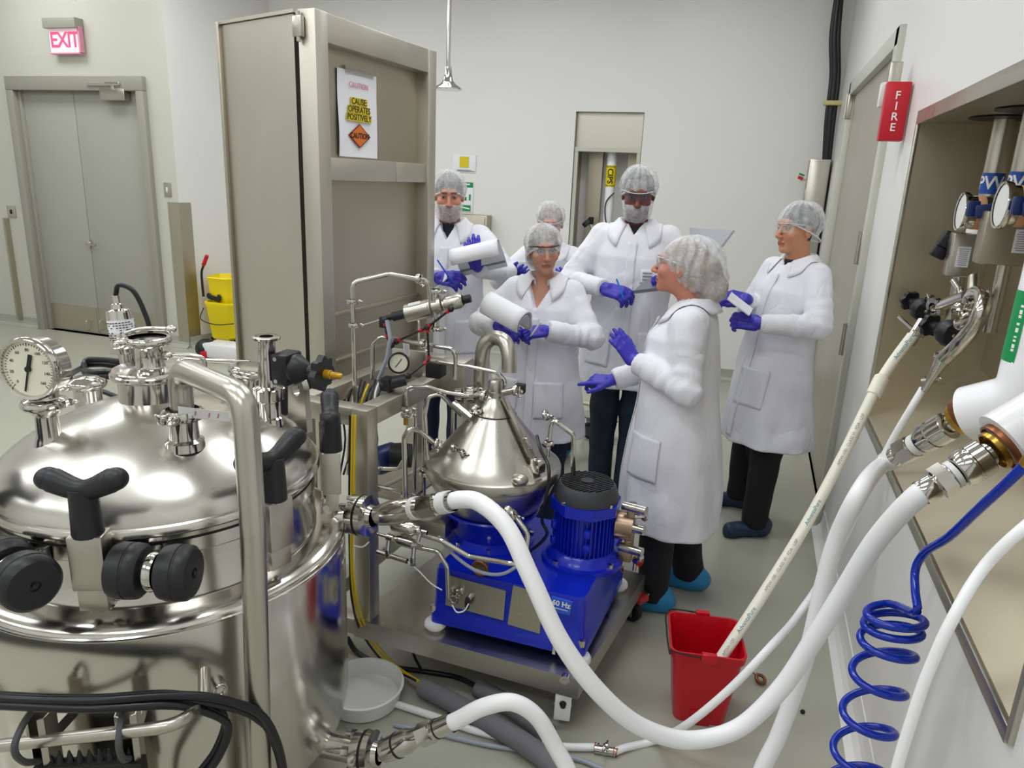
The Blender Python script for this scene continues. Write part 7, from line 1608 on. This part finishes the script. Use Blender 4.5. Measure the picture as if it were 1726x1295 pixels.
# ================================================================== FLOOR THINGS
def floor_things():
    # red bucket
    r = root('mop_pail', 'square red plastic pail standing on the floor with a hose end in it', 'bucket', (0.0, 2.33, 0)); ang = math.radians(9); c = Vector((0.008, 2.325, 0))
    def ringpts(w, d, z, rad=0.03, n=5):
        out = []
        for (sx, sy, a0) in ((1, 1, 0), (-1, 1, pi / 2), (-1, -1, pi), (1, -1, 3 * pi / 2)):
            for k in range(n + 1):
                a = a0 + pi / 2 * k / n; x = sx * (w / 2 - rad) + rad * math.cos(a); y = sy * (d / 2 - rad) + rad * math.sin(a)
                out.append(c + Matrix.Rotation(ang, 3, 'Z') @ Vector((x, y, z)))
        return out
    H = 0.30; lv = [(0.0, 0.17, 0.165), (0.012, 0.178, 0.172), (0.27, 0.232, 0.225), (0.272, 0.246, 0.240), (H, 0.252, 0.246), (H, 0.238, 0.232), (0.27, 0.224, 0.217), (0.02, 0.166, 0.158), (0.018, 0.10, 0.1)]
    mb = MB(); vs = []; m = 24
    for z, w, d in lv: vs += ringpts(w, d, z, 0.028 if w > 0.11 else 0.02)
    fs = [(i * m + k, i * m + (k + 1) % m, (i + 1) * m + (k + 1) % m, (i + 1) * m + k) for i in range(len(lv) - 1) for k in range(m)] + [tuple(range(m)), tuple((len(lv) - 1) * m + k for k in range(m))]
    mb.add(vs, fs); mb.build('pail_body', 'red', r, True, 35)
    R = Matrix.Rotation(ang, 3, 'Z')
    for s in (-1, 1): MB().box(c + R @ Vector((0.0, s * 0.127, H - 0.006)), (0.05, 0.02, 0.035), R, bevel=0.004).build('rim_lug', 'red', r)
    MB().box(c + R @ Vector((0.0, -0.087, 0.03)), (0.07, 0.02, 0.06), R, bevel=0.006).build('base_notch', mat('red_notch_shade', '#a5061a', 0.4), r)  # block in a darker red, shade of the notch put into its colour
    P = [c + R @ Vector((x, y, z)) for x, y, z in ((-0.128, -0.125, H - 0.01), (-0.134, -0.08, H + 0.005), (-0.135, 0.0, H + 0.006), (-0.132, 0.09, H + 0.006), (-0.11, 0.126, H + 0.004), (0.0, 0.13, H - 0.0))]
    MB().tube(P, 0.003, 8).build('wire_handle', 'dark', r)
    MB().tube([c + R @ Vector((x, y, z)) for x, y, z in ((-0.128, -0.122, H + 0.002), (-0.06, -0.128, H - 0.004), (0.01, -0.128, H - 0.008))], 0.0028, 8).build('wire_handle', 'dark', r)
    # clamp on the floor
    p = at(1282, 1145, Z=0.016); r = root('loose_clamp', 'loose steel pipe clamp lying on the floor beside the red pail', 'clamp', p); mb = MB(); mb.torus(p, (0.25, -0.3, 1), 0.017, 0.006); mb.build('clamp_ring', 'copper', r); mb = MB(); q = p + Vector((-0.02, 0.028, 0)); mb.cyl(p + Vector((-0.008, 0.014, 0)), q, 0.004); mb.ell(q, (0.010, 0.006, 0.008)); mb.build('wing_nut', 'steel', r)
    p = at(1353, 1200, Z=0.006); tag(MB().lathe([(0.0, 0.006), (0.007, 0.005), (0.008, -0.004), (0.003, -0.006), (0.0, -0.006)], p, (0.5, -0.3, 1), 12).build('rubber_plug', 'rubber'), 'tiny black plug lying on the floor by the right wall', 'plug')
    # foam insulated tubes
    for pts, lb in (([(712, 1158), (760, 1183), (830, 1222), (890, 1258), (960, 1310)], 'long grey foam insulated tube lying on the floor by the tank'), ([(806, 1160), (850, 1185), (905, 1222), (925, 1238)], 'shorter grey foam tube half under the steel cart')):
        P = [at(a, b, Z=0.038) for a, b in pts]; o = MB().tube(P, 0.034, 18).build('foam_tube', 'foam'); tag(o, lb, 'tube')
        d = (P[0] - P[1]).normalized(); MB().cyl(P[0] + d * 0.0005, P[0] + d * 0.002, 0.022, n=16).build('tube_bore', 'dark', o)
    # yellow cables and black cables from the cart frame
    for i, dx in enumerate((0, 5, -4)):
        P = px([(594 + dx, 700, 2.03), (592 + dx * 0.8, 850, 1.99), (592 + dx * 0.5, 950, 1.985), (597 + dx, 1010, 1.98)]) + [at(618 + dx * 1.4, 1072, Z=0.14), at(655 + dx * 1.6, 1118, Z=0.05), at(706 + dx, 1150 + dx * 0.4, Z=0.05)]
        tag(MB().tube(P, 0.0042, 8).build('signal_cable', 'yellow_cable' if i < 2 else 'cable'), ['yellow cable running down the cart post into the foam tube', 'second yellow cable beside the first on the cart post', 'black cable behind the yellow cables on the cart post'][i], 'cable')
    tag(MB().tube([at(585, 1075, Z=0.05), at(600, 1098, Z=0.012), at(650, 1122, Z=0.012), at(715, 1132, Z=0.012), at(770, 1142, Z=0.012), at(806, 1158, Z=0.03)], 0.010, 10).build('power_lead', 'cable'), 'black power lead on the floor under the steel cart', 'cable')
    tag(MB().tube([at(693, 1088, Z=0.14), at(700, 1110, Z=0.06), at(712, 1132, Z=0.024)], 0.005, 8).build('power_lead', 'cable'), 'thin black lead hanging from under the cart deck', 'cable')
    # white pail behind the tank
    p = at(625, 1205, Z=0.0); r = root('white_pail', 'low white plastic tub on the floor beside the tank', 'tub', p); MB().lathe([(0.0, 0.0), (0.115, 0.0), (0.125, 0.006), (0.135, 0.06), (0.141, 0.063), (0.141, 0.068), (0.133, 0.069), (0.122, 0.012), (0.0, 0.01)], p + Vector((-0.06, 0.06, 0)), n=40).build('tub_body', 'white_pl', r)
    # yellow mop bucket far left
    p = Vector((-5.02, 6.15, 0)); r = root('mop_bucket', 'yellow mop bucket with wringer by the corner guard', 'bucket', p); mb = MB(); vs = []; lv = [(0.10, 0.30, 0.30), (0.12, 0.34, 0.32), (0.44, 0.42, 0.38), (0.46, 0.45, 0.40), (0.48, 0.45, 0.40), (0.48, 0.40, 0.35), (0.15, 0.30, 0.28)]
    def rp(w, d, z): return [p + Vector((sx * w / 2 * (1 - 0.12 * (k in (0, 3))), sy * d / 2, z)) for k, (sx, sy) in enumerate(((-1, -0.6), (-0.6, -1), (0.6, -1), (1, -0.6), (1, 0.6), (0.6, 1), (-0.6, 1), (-1, 0.6)))]
    for z, w, d in lv: vs += rp(w, d, z)
    mb.add(vs, [(i * 8 + k, i * 8 + (k + 1) % 8, (i + 1) * 8 + (k + 1) % 8, (i + 1) * 8 + k) for i in range(len(lv) - 1) for k in range(8)] + [tuple(range(8)), tuple(range(48, 56))]); mb.build('bucket_body', 'yellow', r, True, 30)
    mb = MB(); vs = []
    for z, w, d in [(0.36, 0.24, 0.22), (0.56, 0.34, 0.30), (0.70, 0.36, 0.32), (0.72, 0.38, 0.34), (0.73, 0.36, 0.32), (0.56, 0.28, 0.24)]: vs += rp(w, d, z)
    mb.add(vs, [(i * 8 + k, i * 8 + (k + 1) % 8, (i + 1) * 8 + (k + 1) % 8, (i + 1) * 8 + k) for i in range(5) for k in range(8)] + [tuple(range(40, 48))]); mb.build('wringer', 'yellow', r, True, 30)
    g = at(361, 503, Y=5.985); mb = MB(); mb.box(g + Vector((0, 0.0, 0)), (0.14, 0.02, 0.05), Matrix.Rotation(0.2, 3, 'Y'), bevel=0.01); mb.ell(g + Vector((-0.06, 0, 0.02)), (0.03, 0.012, 0.03)); mb.ell(g + Vector((0.06, 0, 0.01)), (0.025, 0.012, 0.035)); mb.build('gear_cover', 'black', r)
    P = [at(343, 500, Y=6.0), at(341, 480, Y=6.0), at(340, 458, Y=6.0), at(344, 445, Y=6.0)]; MB().tube(P, 0.012, 10).build('press_lever', 'black', r); MB().tube([at(343, 447, Y=6.0), at(349, 431, Y=6.0)], 0.02, 10).build('red_grip', 'fire', r)
    MB().tube([p + Vector((-0.22, -0.12, 0.40)), p + Vector((-0.18, -0.22, 0.31)), p + Vector((0.0, -0.235, 0.27)), p + Vector((0.2, -0.2, 0.29))], 0.005, 8).build('carry_wire', 'dark', r)
    for sx in (-0.14, 0.14):
        for sy in (-0.12, 0.12): mb = MB(); q = p + Vector((sx, sy, 0.045)); mb.cyl(q + Vector((0, -0.015, 0)), q + Vector((0, 0.015, 0)), 0.045, n=18); mb.cyl(q, q + Vector((0, 0, 0.06)), 0.012); mb.build('caster', 'black', r)
    # small floor machine in front of it
    p = at(372, 606, Z=0.0); r = root('floor_dolly', 'small grey machine with a black and red end on the floor behind the tank', 'machine', p); MB().box(p + Vector((0.08, 0, 0.10)), (0.40, 0.22, 0.14), bevel=0.02).build('housing', 'white_pl', r); MB().ell(p + Vector((-0.14, -0.02, 0.10)), (0.10, 0.11, 0.095)).build('black_end', 'black', r); MB().box(p + Vector((-0.10, -0.115, 0.06)), (0.07, 0.02, 0.07), bevel=0.006).build('red_button', 'fire', r)
    for sx in (-0.05, 0.2): MB().cyl(p + Vector((sx, -0.09, 0.035)), p + Vector((sx, 0.09, 0.035)), 0.035, n=18).build('roller', 'rubber', r)
    # stand with caster behind the tall man
    w = at(993, 735, Y=4.95); r = root('wheeled_stand', 'steel stand leg on a black caster behind the tall man', 'stand', (w.x + 0.15, 5.0, 0)); wc = Vector((w.x, 4.95, 0.062))
    MB().lathe([(0.012, -0.02), (0.035, -0.02), (0.052, -0.018), (0.060, -0.012), (0.062, 0), (0.060, 0.012), (0.052, 0.018), (0.035, 0.02), (0.012, 0.02)], wc, (0.25, 1, 0), 28).build('caster_wheel', 'rubber', r); MB().cyl(wc + Vector((-0.006, -0.024, 0)), wc + Vector((0.006, 0.024, 0)), 0.036).build('wheel_hub', 'grey_plastic', r)
    mb = MB(); mb.box(wc + Vector((0.0, 0, 0.085)), (0.05, 0.07, 0.03), bevel=0.004); mb.box(wc + Vector((0.07, 0.03, 0.108)), (0.28, 0.16, 0.012), bevel=0.004); mb.build('foot_plate', 'steel', r)
    MB().cyl(wc + Vector((0.05, 0.02, 0.11)), wc + Vector((0.22, 0.05, 0.46)), 0.03, n=20).build('slanted_leg', 'steel', r); MB().cyl(wc + Vector((0.21, 0.05, 0.42)), wc + Vector((0.21, 0.05, 1.15)), 0.03, n=20).build('column', 'steel', r)
    q = wc + Vector((0.40, 0.12, 0)); MB().lathe([(0.012, -0.02), (0.052, -0.018), (0.062, 0), (0.052, 0.018), (0.012, 0.02)], q, (0.25, 1, 0), 24).build('caster_wheel', 'rubber', r); MB().cyl(q + Vector((0, 0, 0.05)), q + Vector((-0.15, -0.06, 0.40)), 0.03, n=16).build('slanted_leg', 'steel', r)
    tag(MB().tube([at(930, 668, Z=0.014), at(968, 676, Z=0.014), at(1000, 683, Z=0.014), at(1040, 700, Z=0.014), at(1090, 700, Z=0.014)], 0.012, 10).build('floor_hose', 'tan_hose'), 'tan hose lying on the floor near the back wall', 'hose')
    for (x, y, lb) in ((1001, 530, 'upper chrome tap on the back wall behind the tall man'), (998, 562, 'lower chrome tap on the back wall behind the tall man')):
        p = at(x, y, Y=YB - 0.06); r = root('wall_tap', lb, 'tap', p); mb = MB(); mb.cyl(p + Vector((0.0, 0, 0)), p + Vector((0.0, 0.06, 0)), 0.022); mb.ell(p, (0.045, 0.03, 0.03)); mb.build('tap_body', 'polish', r); MB().torus(p + Vector((-0.02, -0.02, 0)), (0.2, -1, 0), 0.032, 0.008).build('tap_wheel', 'steel', r)
floor_things()

# ================================================================== VALVES IN THE RECESS
def recess_fittings():
    for i, (x, lbl) in enumerate(((1668, 'left steel water pipe with PW label, gauge and blue lever in the recess'), (1716, 'right steel water pipe with PW label, gauge and blue lever in the recess'))):
        c = at(x, 330, X=0.76); px_, py_ = 0.76, c.y; r = root('water_pipe', lbl, 'pipe', (px_, py_, 1.3)); zg = at(x, 355, X=0.76).z
        MB().cyl((px_, py_, zg - 0.06), (px_, py_, RZ1 - 0.006), 0.034, n=28).build('riser', 'steel', r)
        MB().lathe([(0.034, RZ1 - 0.012), (0.11, RZ1 - 0.010), (0.11, RZ1 - 0.007), (0.034, RZ1 - 0.006)], (px_, py_, 0), n=32).build('soffit_collar', 'black', r)
        zl = at(x, 309, X=0.735).z; lab = MB().cyl((px_, py_, zl - 0.035), (px_, py_, zl + 0.035), 0.0352, n=28, caps=False).build('label_band', 'blue_label', r)
        def wrap(a, b, z, zl=zl, px_=px_, py_=py_):
            an = a / 0.0355 + math.radians(-120); return Vector((px_ + math.cos(an) * 0.0358, py_ + math.sin(an) * 0.0358, zl + b))
        text('lettering', 'PW', 0.062, (0, 0, 0), (1, 0, 0), (0, 1, 0), 'white_ink', lab, depth=0, wrap=wrap, bold=0.001)
        # gauge facing left
        gc = at(x - 46 if i == 0 else x - 26, 357 if i == 0 else 346, X=0.635 if i == 0 else 0.655); mb = MB(); n = Vector((-1, -0.02, 0.02)).normalized(); Rg = 0.062 if i == 0 else 0.066
        mb.lathe([(0.0, -0.075), (Rg * 0.8, -0.075), (Rg * 0.85, -0.07), (Rg * 0.86, -0.012), (Rg, -0.010), (Rg * 1.03, 0.0), (Rg * 0.99, 0.008), (Rg * 0.9, 0.006)], gc, n, 36); ga = mb.build('gauge_case', 'polish', r); MB().cyl(gc + n * 0.001, gc + n * 0.003, Rg * 0.9, n=36).build('gauge_dial', 'white_pl', ga)
        MB().lathe([(Rg * 0.865, -0.055), (Rg * 0.87, -0.054), (Rg * 0.87, -0.032), (Rg * 0.865, -0.031)], gc, n, 36).build('warning_sticker', mat('sticker_orange', '#d9a27a', 0.5), ga)
        MB().cyl(gc - n * 0.05, Vector((px_, py_, gc.z)), 0.016).build('gauge_stem', 'polish', r); MB().cyl(at(x - 28, 352, X=0.645) if i == 0 else at(x + 2, 347, X=0.665), Vector((px_, py_, zg - 0.02)), 0.010).build('lever_stem', 'polish', r)
        mb = MB(); v = Vector((px_, py_, zg - 0.075)); mb.ell(v, (0.05, 0.05, 0.05)); mb.lathe([(0.03, -0.09), (0.044, -0.085), (0.044, -0.06), (0.036, -0.05)], v, (0, 0, 1), 24); mb.build('ball_valve', 'white_pl', r)
        mb = MB(); lv = at(x - 28, 352, X=0.645) if i == 0 else at(x + 2, 347, X=0.665); mb.box(lv, (0.035, 0.028, 0.05), bevel=0.006); mb.box(lv + Vector((0.06, -0.03, 0.0)), (0.12, 0.02, 0.042), Matrix.Rotation(-0.15, 3, 'Y'), bevel=0.007); le = mb.build('blue_lever', 'navy', r)
        MB().box(lv + Vector((0.065, -0.041, -0.006)), (0.06, 0.002, 0.010), Matrix.Rotation(-0.15, 3, 'Y')).build('lever_print', 'card', le)
        b = at(1630 if i == 0 else 1697, 430 if i == 0 else 402, Y=py_ - 0.06); mb = MB(); sz = (0.118, 0.07, 0.15) if i == 0 else (0.15, 0.07, 0.16); mb.box(b, sz, bevel=0.006); bx = mb.build('meter_box', 'steel' if i == 0 else 'steel_dark', r)
        lb = MB().box(b + Vector((-0.02 if i == 0 else 0.03, -sz[1] / 2 - 0.002, -0.005)), (0.04, 0.003, 0.07)).build('box_label', 'paper', bx); mb = MB(); rn = random.Random(i)
        for q in range(9): mb.box(b + Vector((-0.02 if i == 0 else 0.03, -sz[1] / 2 - 0.004, 0.022 - q * 0.0068)), (rn.uniform(0.022, 0.034), 0.001, 0.0025))
        mb.build('label_print', mat('faint_print', '#9a9aa2', 0.7), lb, False)['kind'] = 'stuff'
        MB().cyl((px_ - (0.045 if i == 0 else 0.0), py_ - 0.02, b.z - 0.30), (px_ - (0.045 if i == 0 else 0.0), py_ - 0.02, zg - 0.08), 0.02).build('drop_leg', 'steel', r)
        if i == 0:
            k = at(1597, 405, X=0.66); mb = MB(); mb.box(k, (0.05, 0.05, 0.06), Matrix.Rotation(0.4, 3, 'Y'), bevel=0.008); mb.box(k + Vector((-0.02, 0, -0.045)), (0.05, 0.04, 0.04), Matrix.Rotation(0.4, 3, 'Y'), bevel=0.006); mb.cyl(k, b + Vector((-0.04, 0, 0.03)), 0.014); mb.build('black_latch', 'black', bx)
    # manifold with black diaphragm valves
    c = at(1600, 540, X=0.68); r = root('valve_manifold', 'sanitary valve manifold with two black handwheels feeding the cream hose', 'valve', (0.68, c.y, 1.2)); Y = c.y
    MB().tube(fillet([at(1642, 468, X=0.71), at(1640, 500, X=0.70), at(1640, 520, X=0.70)], 0.02), 0.018, 16, smooth=False).build('inlet_pipe', 'steel', r)
    MB().tube([at(1632, 522, X=0.69), at(1640, 498, X=0.69), at(1655, 500, X=0.69), at(1656, 520, X=0.68), at(1642, 550, X=0.67), at(1618, 578, X=0.65), at(1594, 602, X=0.641)], 0.024, 20).build('u_bend', 'polish', r)
    mb = MB(); mb.cyl(at(1562, 525, X=0.66), at(1632, 498, X=0.70), 0.022); mb.lathe([(0.02, -0.012), (0.036, -0.01), (0.036, 0.01), (0.02, 0.012)], at(1577, 518, X=0.66), (1, 0.6, 0.3), 20); mb.build('cross_pipe', 'polish', r)
    MB().cyl(at(1618, 488, X=0.68), at(1608, 474, X=0.67), 0.012).build('bleed_stub', 'polish', r)
    for x, y, d, rr in ((1568, 508, (1, 0.5, 0.3), 0.024), (1620, 522, (0.3, 0.6, 1), 0.026), (1625, 545, (-0.4, -0.3, 1), 0.028), (1590, 600, (-0.4, -0.3, 1), 0.027), (1568, 640, (-0.4, -0.3, 1), 0.020), (1545, 565, (-0.5, -0.3, 1), 0.026)):
        mb = MB(); clamp_ring(mb, at(x, y, X=0.655), d, rr, 0.011, (-0.3, -0.9, 0.2)); mb.build('pipe_clamp', 'polish', r)
    a, b = at(1592, 602, X=0.64), at(1569, 640, X=0.615); d = b - a; MB().lathe([(0.024, 0), (0.024, 0.1 * d.length), (0.013, 0.95 * d.length), (0.013, d.length * 1.5)], a, d.normalized(), 20).build('reducer', 'polish', r)
    MB().cyl(at(1556, 542, X=0.64), at(1533, 578, X=0.60), 0.022).build('hose_barb', 'polish', r); mb = MB(); mb.cyl(at(1545, 562, X=0.615), at(1516, 535, X=0.58), 0.008); mb.build('clamp_bolt', 'polish', r)
    for (x0, y0, x1, y1, hx, hy) in ((1556, 522, 1528, 500, 1512, 492), (1602, 562, 1566, 545, 1550, 541)):
        a, b, hpt = at(x0, y0, X=0.645), at(x1, y1, X=0.60), at(hx, hy, X=0.575); d = (hpt - a).normalized(); mb = MB()
        mb.lathe([(0.0, -0.02), (0.042, -0.02), (0.045, -0.012), (0.045, 0.012), (0.036, 0.03), (0.026, 0.05), (0.019, 0.055), (0.017, 0.09)], a, d, 10); va = mb.build('valve_bonnet', 'black', r)
        MB().cyl(a + Vector((-0.0, -0.046, 0)), a + Vector((0, -0.05, 0)), 0.006).build('bolt', 'polish', va)
        u, v, _ = frame_of(d); hp = [(math.cos(2 * pi * k / 40) * (0.036 + 0.004 * math.cos(6 * 2 * pi * k / 40)), math.sin(2 * pi * k / 40) * (0.036 + 0.004 * math.cos(6 * 2 * pi * k / 40))) for k in range(40)]
        MB().prism(hp, a + d * 0.085, u, v, 0.017).build('handwheel', 'black', va); MB().lathe([(0.010, 0.10), (0.010, 0.118), (0.0, 0.12)], a, d, 12).build('indicator_tip', 'copper', va)
recess_fittings()

# ================================================================== THINGS IN HANDS
def held():
    def slab(name, label, cat, P, th, m, m2=None):
        P = [Vector(p) for p in P]; n = (P[1] - P[0]).cross(P[3] - P[0]).normalized() * th; mb = MB(); mb.add(P + [p + n for p in P], [(0, 1, 2, 3), (4, 5, 6, 7), (0, 1, 5, 4), (1, 2, 6, 5), (2, 3, 7, 6), (3, 0, 4, 7)])
        return tag(mb.build(name, m, None, False), label, cat)
    def roll(name, label, A, B, up, w, h, tail):
        """notepad whose pages are folded over: A-B is the fold axis"""
        A, B, up = Vector(A), Vector(B), Vector(up); ax = (B - A).normalized(); up = (up - ax * up.dot(ax)).normalized(); out = ax.cross(up)
        r = root(name, label, 'notepad', (A + B) / 2); prof = []
        for k in range(25):
            a = pi * 1.15 * k / 24 - 0.25; prof.append((w * math.cos(a), h * math.sin(a)))
        prof += [(-w * 1.02 - tail * 0.1, -h * 0.9 - tail * 0.4), (-w * 0.9, -h * 1.0 - tail)]
        def S(i, j, off=0.0):
            q = i * (len(prof) - 1); k = min(int(q), len(prof) - 2); f = q - k; x = prof[k][0] * (1 - f) + prof[k + 1][0] * f; y = prof[k][1] * (1 - f) + prof[k + 1][1] * f; s = 1 - off
            return A.lerp(B, j) + out * x * s + up * y * s
        o = MB().sheet(lambda i, j: S(i, j), 40, 6).build('folded_page', 'paper', r, True, None, False); sm = o.modifiers.new('t', 'SOLIDIFY'); sm.thickness = 0.004; sm.offset = 0
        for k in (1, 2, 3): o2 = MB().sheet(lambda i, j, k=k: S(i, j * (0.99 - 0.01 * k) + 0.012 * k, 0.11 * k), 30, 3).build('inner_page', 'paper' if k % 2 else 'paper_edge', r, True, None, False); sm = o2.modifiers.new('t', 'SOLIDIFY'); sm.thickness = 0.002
        return r
    def pen(label, a, b, m):
        a, b = Vector(a), Vector(b); d = (b - a).normalized(); r = root('pen', label, 'pen', a); L = (b - a).length
        MB().lathe([(0.0, 0.0), (0.002, 0.004), (0.0045, 0.014), (0.0048, 0.016), (0.0048, L - 0.004), (0.003, L), (0.0, L)], a, d, 12).build('barrel', m, r); MB().box(a + d * (L - 0.02) + Vector((0, -0.006, 0)), (0.003, 0.003, 0.03), Matrix((Vector((1, 0, 0)), d.cross(Vector((1, 0, 0))).normalized(), d)).transposed()).build('clip', m, r)
    roll('notepad', 'white notepad with pages folded over held by the woman in front', at(822, 512, Y=3.10), at(884, 546, Y=3.05), (0.15, -0.55, 0.8), 0.055, 0.058, 0.03)
    pen('silver pen in the left hand of the woman in front', at(893, 568, Y=3.12), at(912, 543, Y=3.12), 'white_pl')
    roll('notepad', 'white notepad held up by the bearded man beside the cabinet', at(762, 436, Y=3.62), at(842, 418, Y=3.66), (0.1, -0.4, 0.9), 0.055, 0.045, 0.10)
    pen('blue pen of the bearded man beside the cabinet', at(764, 478, Y=3.66), at(737, 438, Y=3.67), mat('blue_pen', '#1450c8', 0.3))
    slab('loose_sheet', 'loose white sheets behind the cabinet edge by the bearded man', 'paper', [at(733, 492, Y=3.70), at(754, 470, Y=3.66), at(752, 458, Y=3.72), at(733, 478, Y=3.76)], 0.006, 'paper')
    pen('bright blue pen in the hand of the tall man', at(1052, 506, Y=3.71), at(1039, 470, Y=3.72), mat('blue_pen2', '#1878d8', 0.3))
    # laptop
    r = root('laptop', 'open grey laptop held by the tall man behind the speaking woman', 'laptop', at(1120, 485, Y=3.7)); A, B, C, D = at(1070, 488, Y=3.62), at(1150, 474, Y=3.62), at(1175, 462, Y=3.86), at(1100, 476, Y=3.86)
    def sl(nm, P, th, m):
        n = (P[1] - P[0]).cross(P[3] - P[0]).normalized() * th; mb = MB(); mb.add(P + [p + n for p in P], [(0, 1, 2, 3), (4, 5, 6, 7), (0, 1, 5, 4), (1, 2, 6, 5), (2, 3, 7, 6), (3, 0, 4, 7)]); return mb.build(nm, m, r, False)
    A, B = at(1068, 490, Y=3.60), at(1168, 478, Y=3.56); C, D = B + Vector((0.03, 0.24, 0.03)), A + Vector((0.03, 0.24, 0.03)); sl('keyboard_base', [A, B, C, D], -0.016, mat('laptop_grey', '#6f7278', 0.4, 0.3))
    E, F = at(1232, 389, Y=3.66), at(1164, 384, Y=3.92); 
    lid = sl('screen_lid', [B + Vector((0, 0, 0.004)), C + Vector((0, 0, 0.004)), at(1162, 384, Y=3.86), at(1236, 388, Y=3.60)], 0.010, 'card')
    P0 = [at(1188, 408, Y=3.69), at(1206, 409, Y=3.69), at(1199, 422, Y=3.655), at(1183, 421, Y=3.655)]
    ctr = (B + C + at(1162, 384, Y=3.86) + at(1236, 388, Y=3.60)) / 4; nn = (C - B).cross(at(1236, 388, Y=3.60) - B).normalized()
    if nn.dot(CAM - ctr) < 0: nn = -nn
    e1 = (C - B).normalized(); e2 = nn.cross(e1); pc = ctr + nn * 0.014 + e2 * 0.02
    MB().box(pc, (0.05, 0.04, 0.002), Matrix((e1, e2, nn)).transposed()).build('lid_sticker', 'grey_plastic', lid); MB().box(pc + nn * 0.002 + e1 * 0.008, (0.014, 0.03, 0.001), Matrix((e1, e2, nn)).transposed()).build('sticker_stripe', 'maroon', lid)
    # clipboard of the rear woman
    r = root('clipboard', 'grey clipboard held by the woman in the rear', 'clipboard', at(915, 470, Y=4.1)); sl('board', [at(850, 482, Y=4.02), at(985, 492, Y=4.00), at(976, 440, Y=4.14), at(866, 444, Y=4.14)], 0.005, 'card'); MB().box(at(920, 443, Y=4.13), (0.10, 0.02, 0.03), bevel=0.004).build('clip', 'steel', r)
    slab('paper_sheets', 'white sheets held by the leaning man', 'paper', [at(1225, 505, Y=3.60), at(1262, 533, Y=3.62), at(1268, 522, Y=3.84), at(1232, 494, Y=3.84)], 0.006, 'paper')
held()
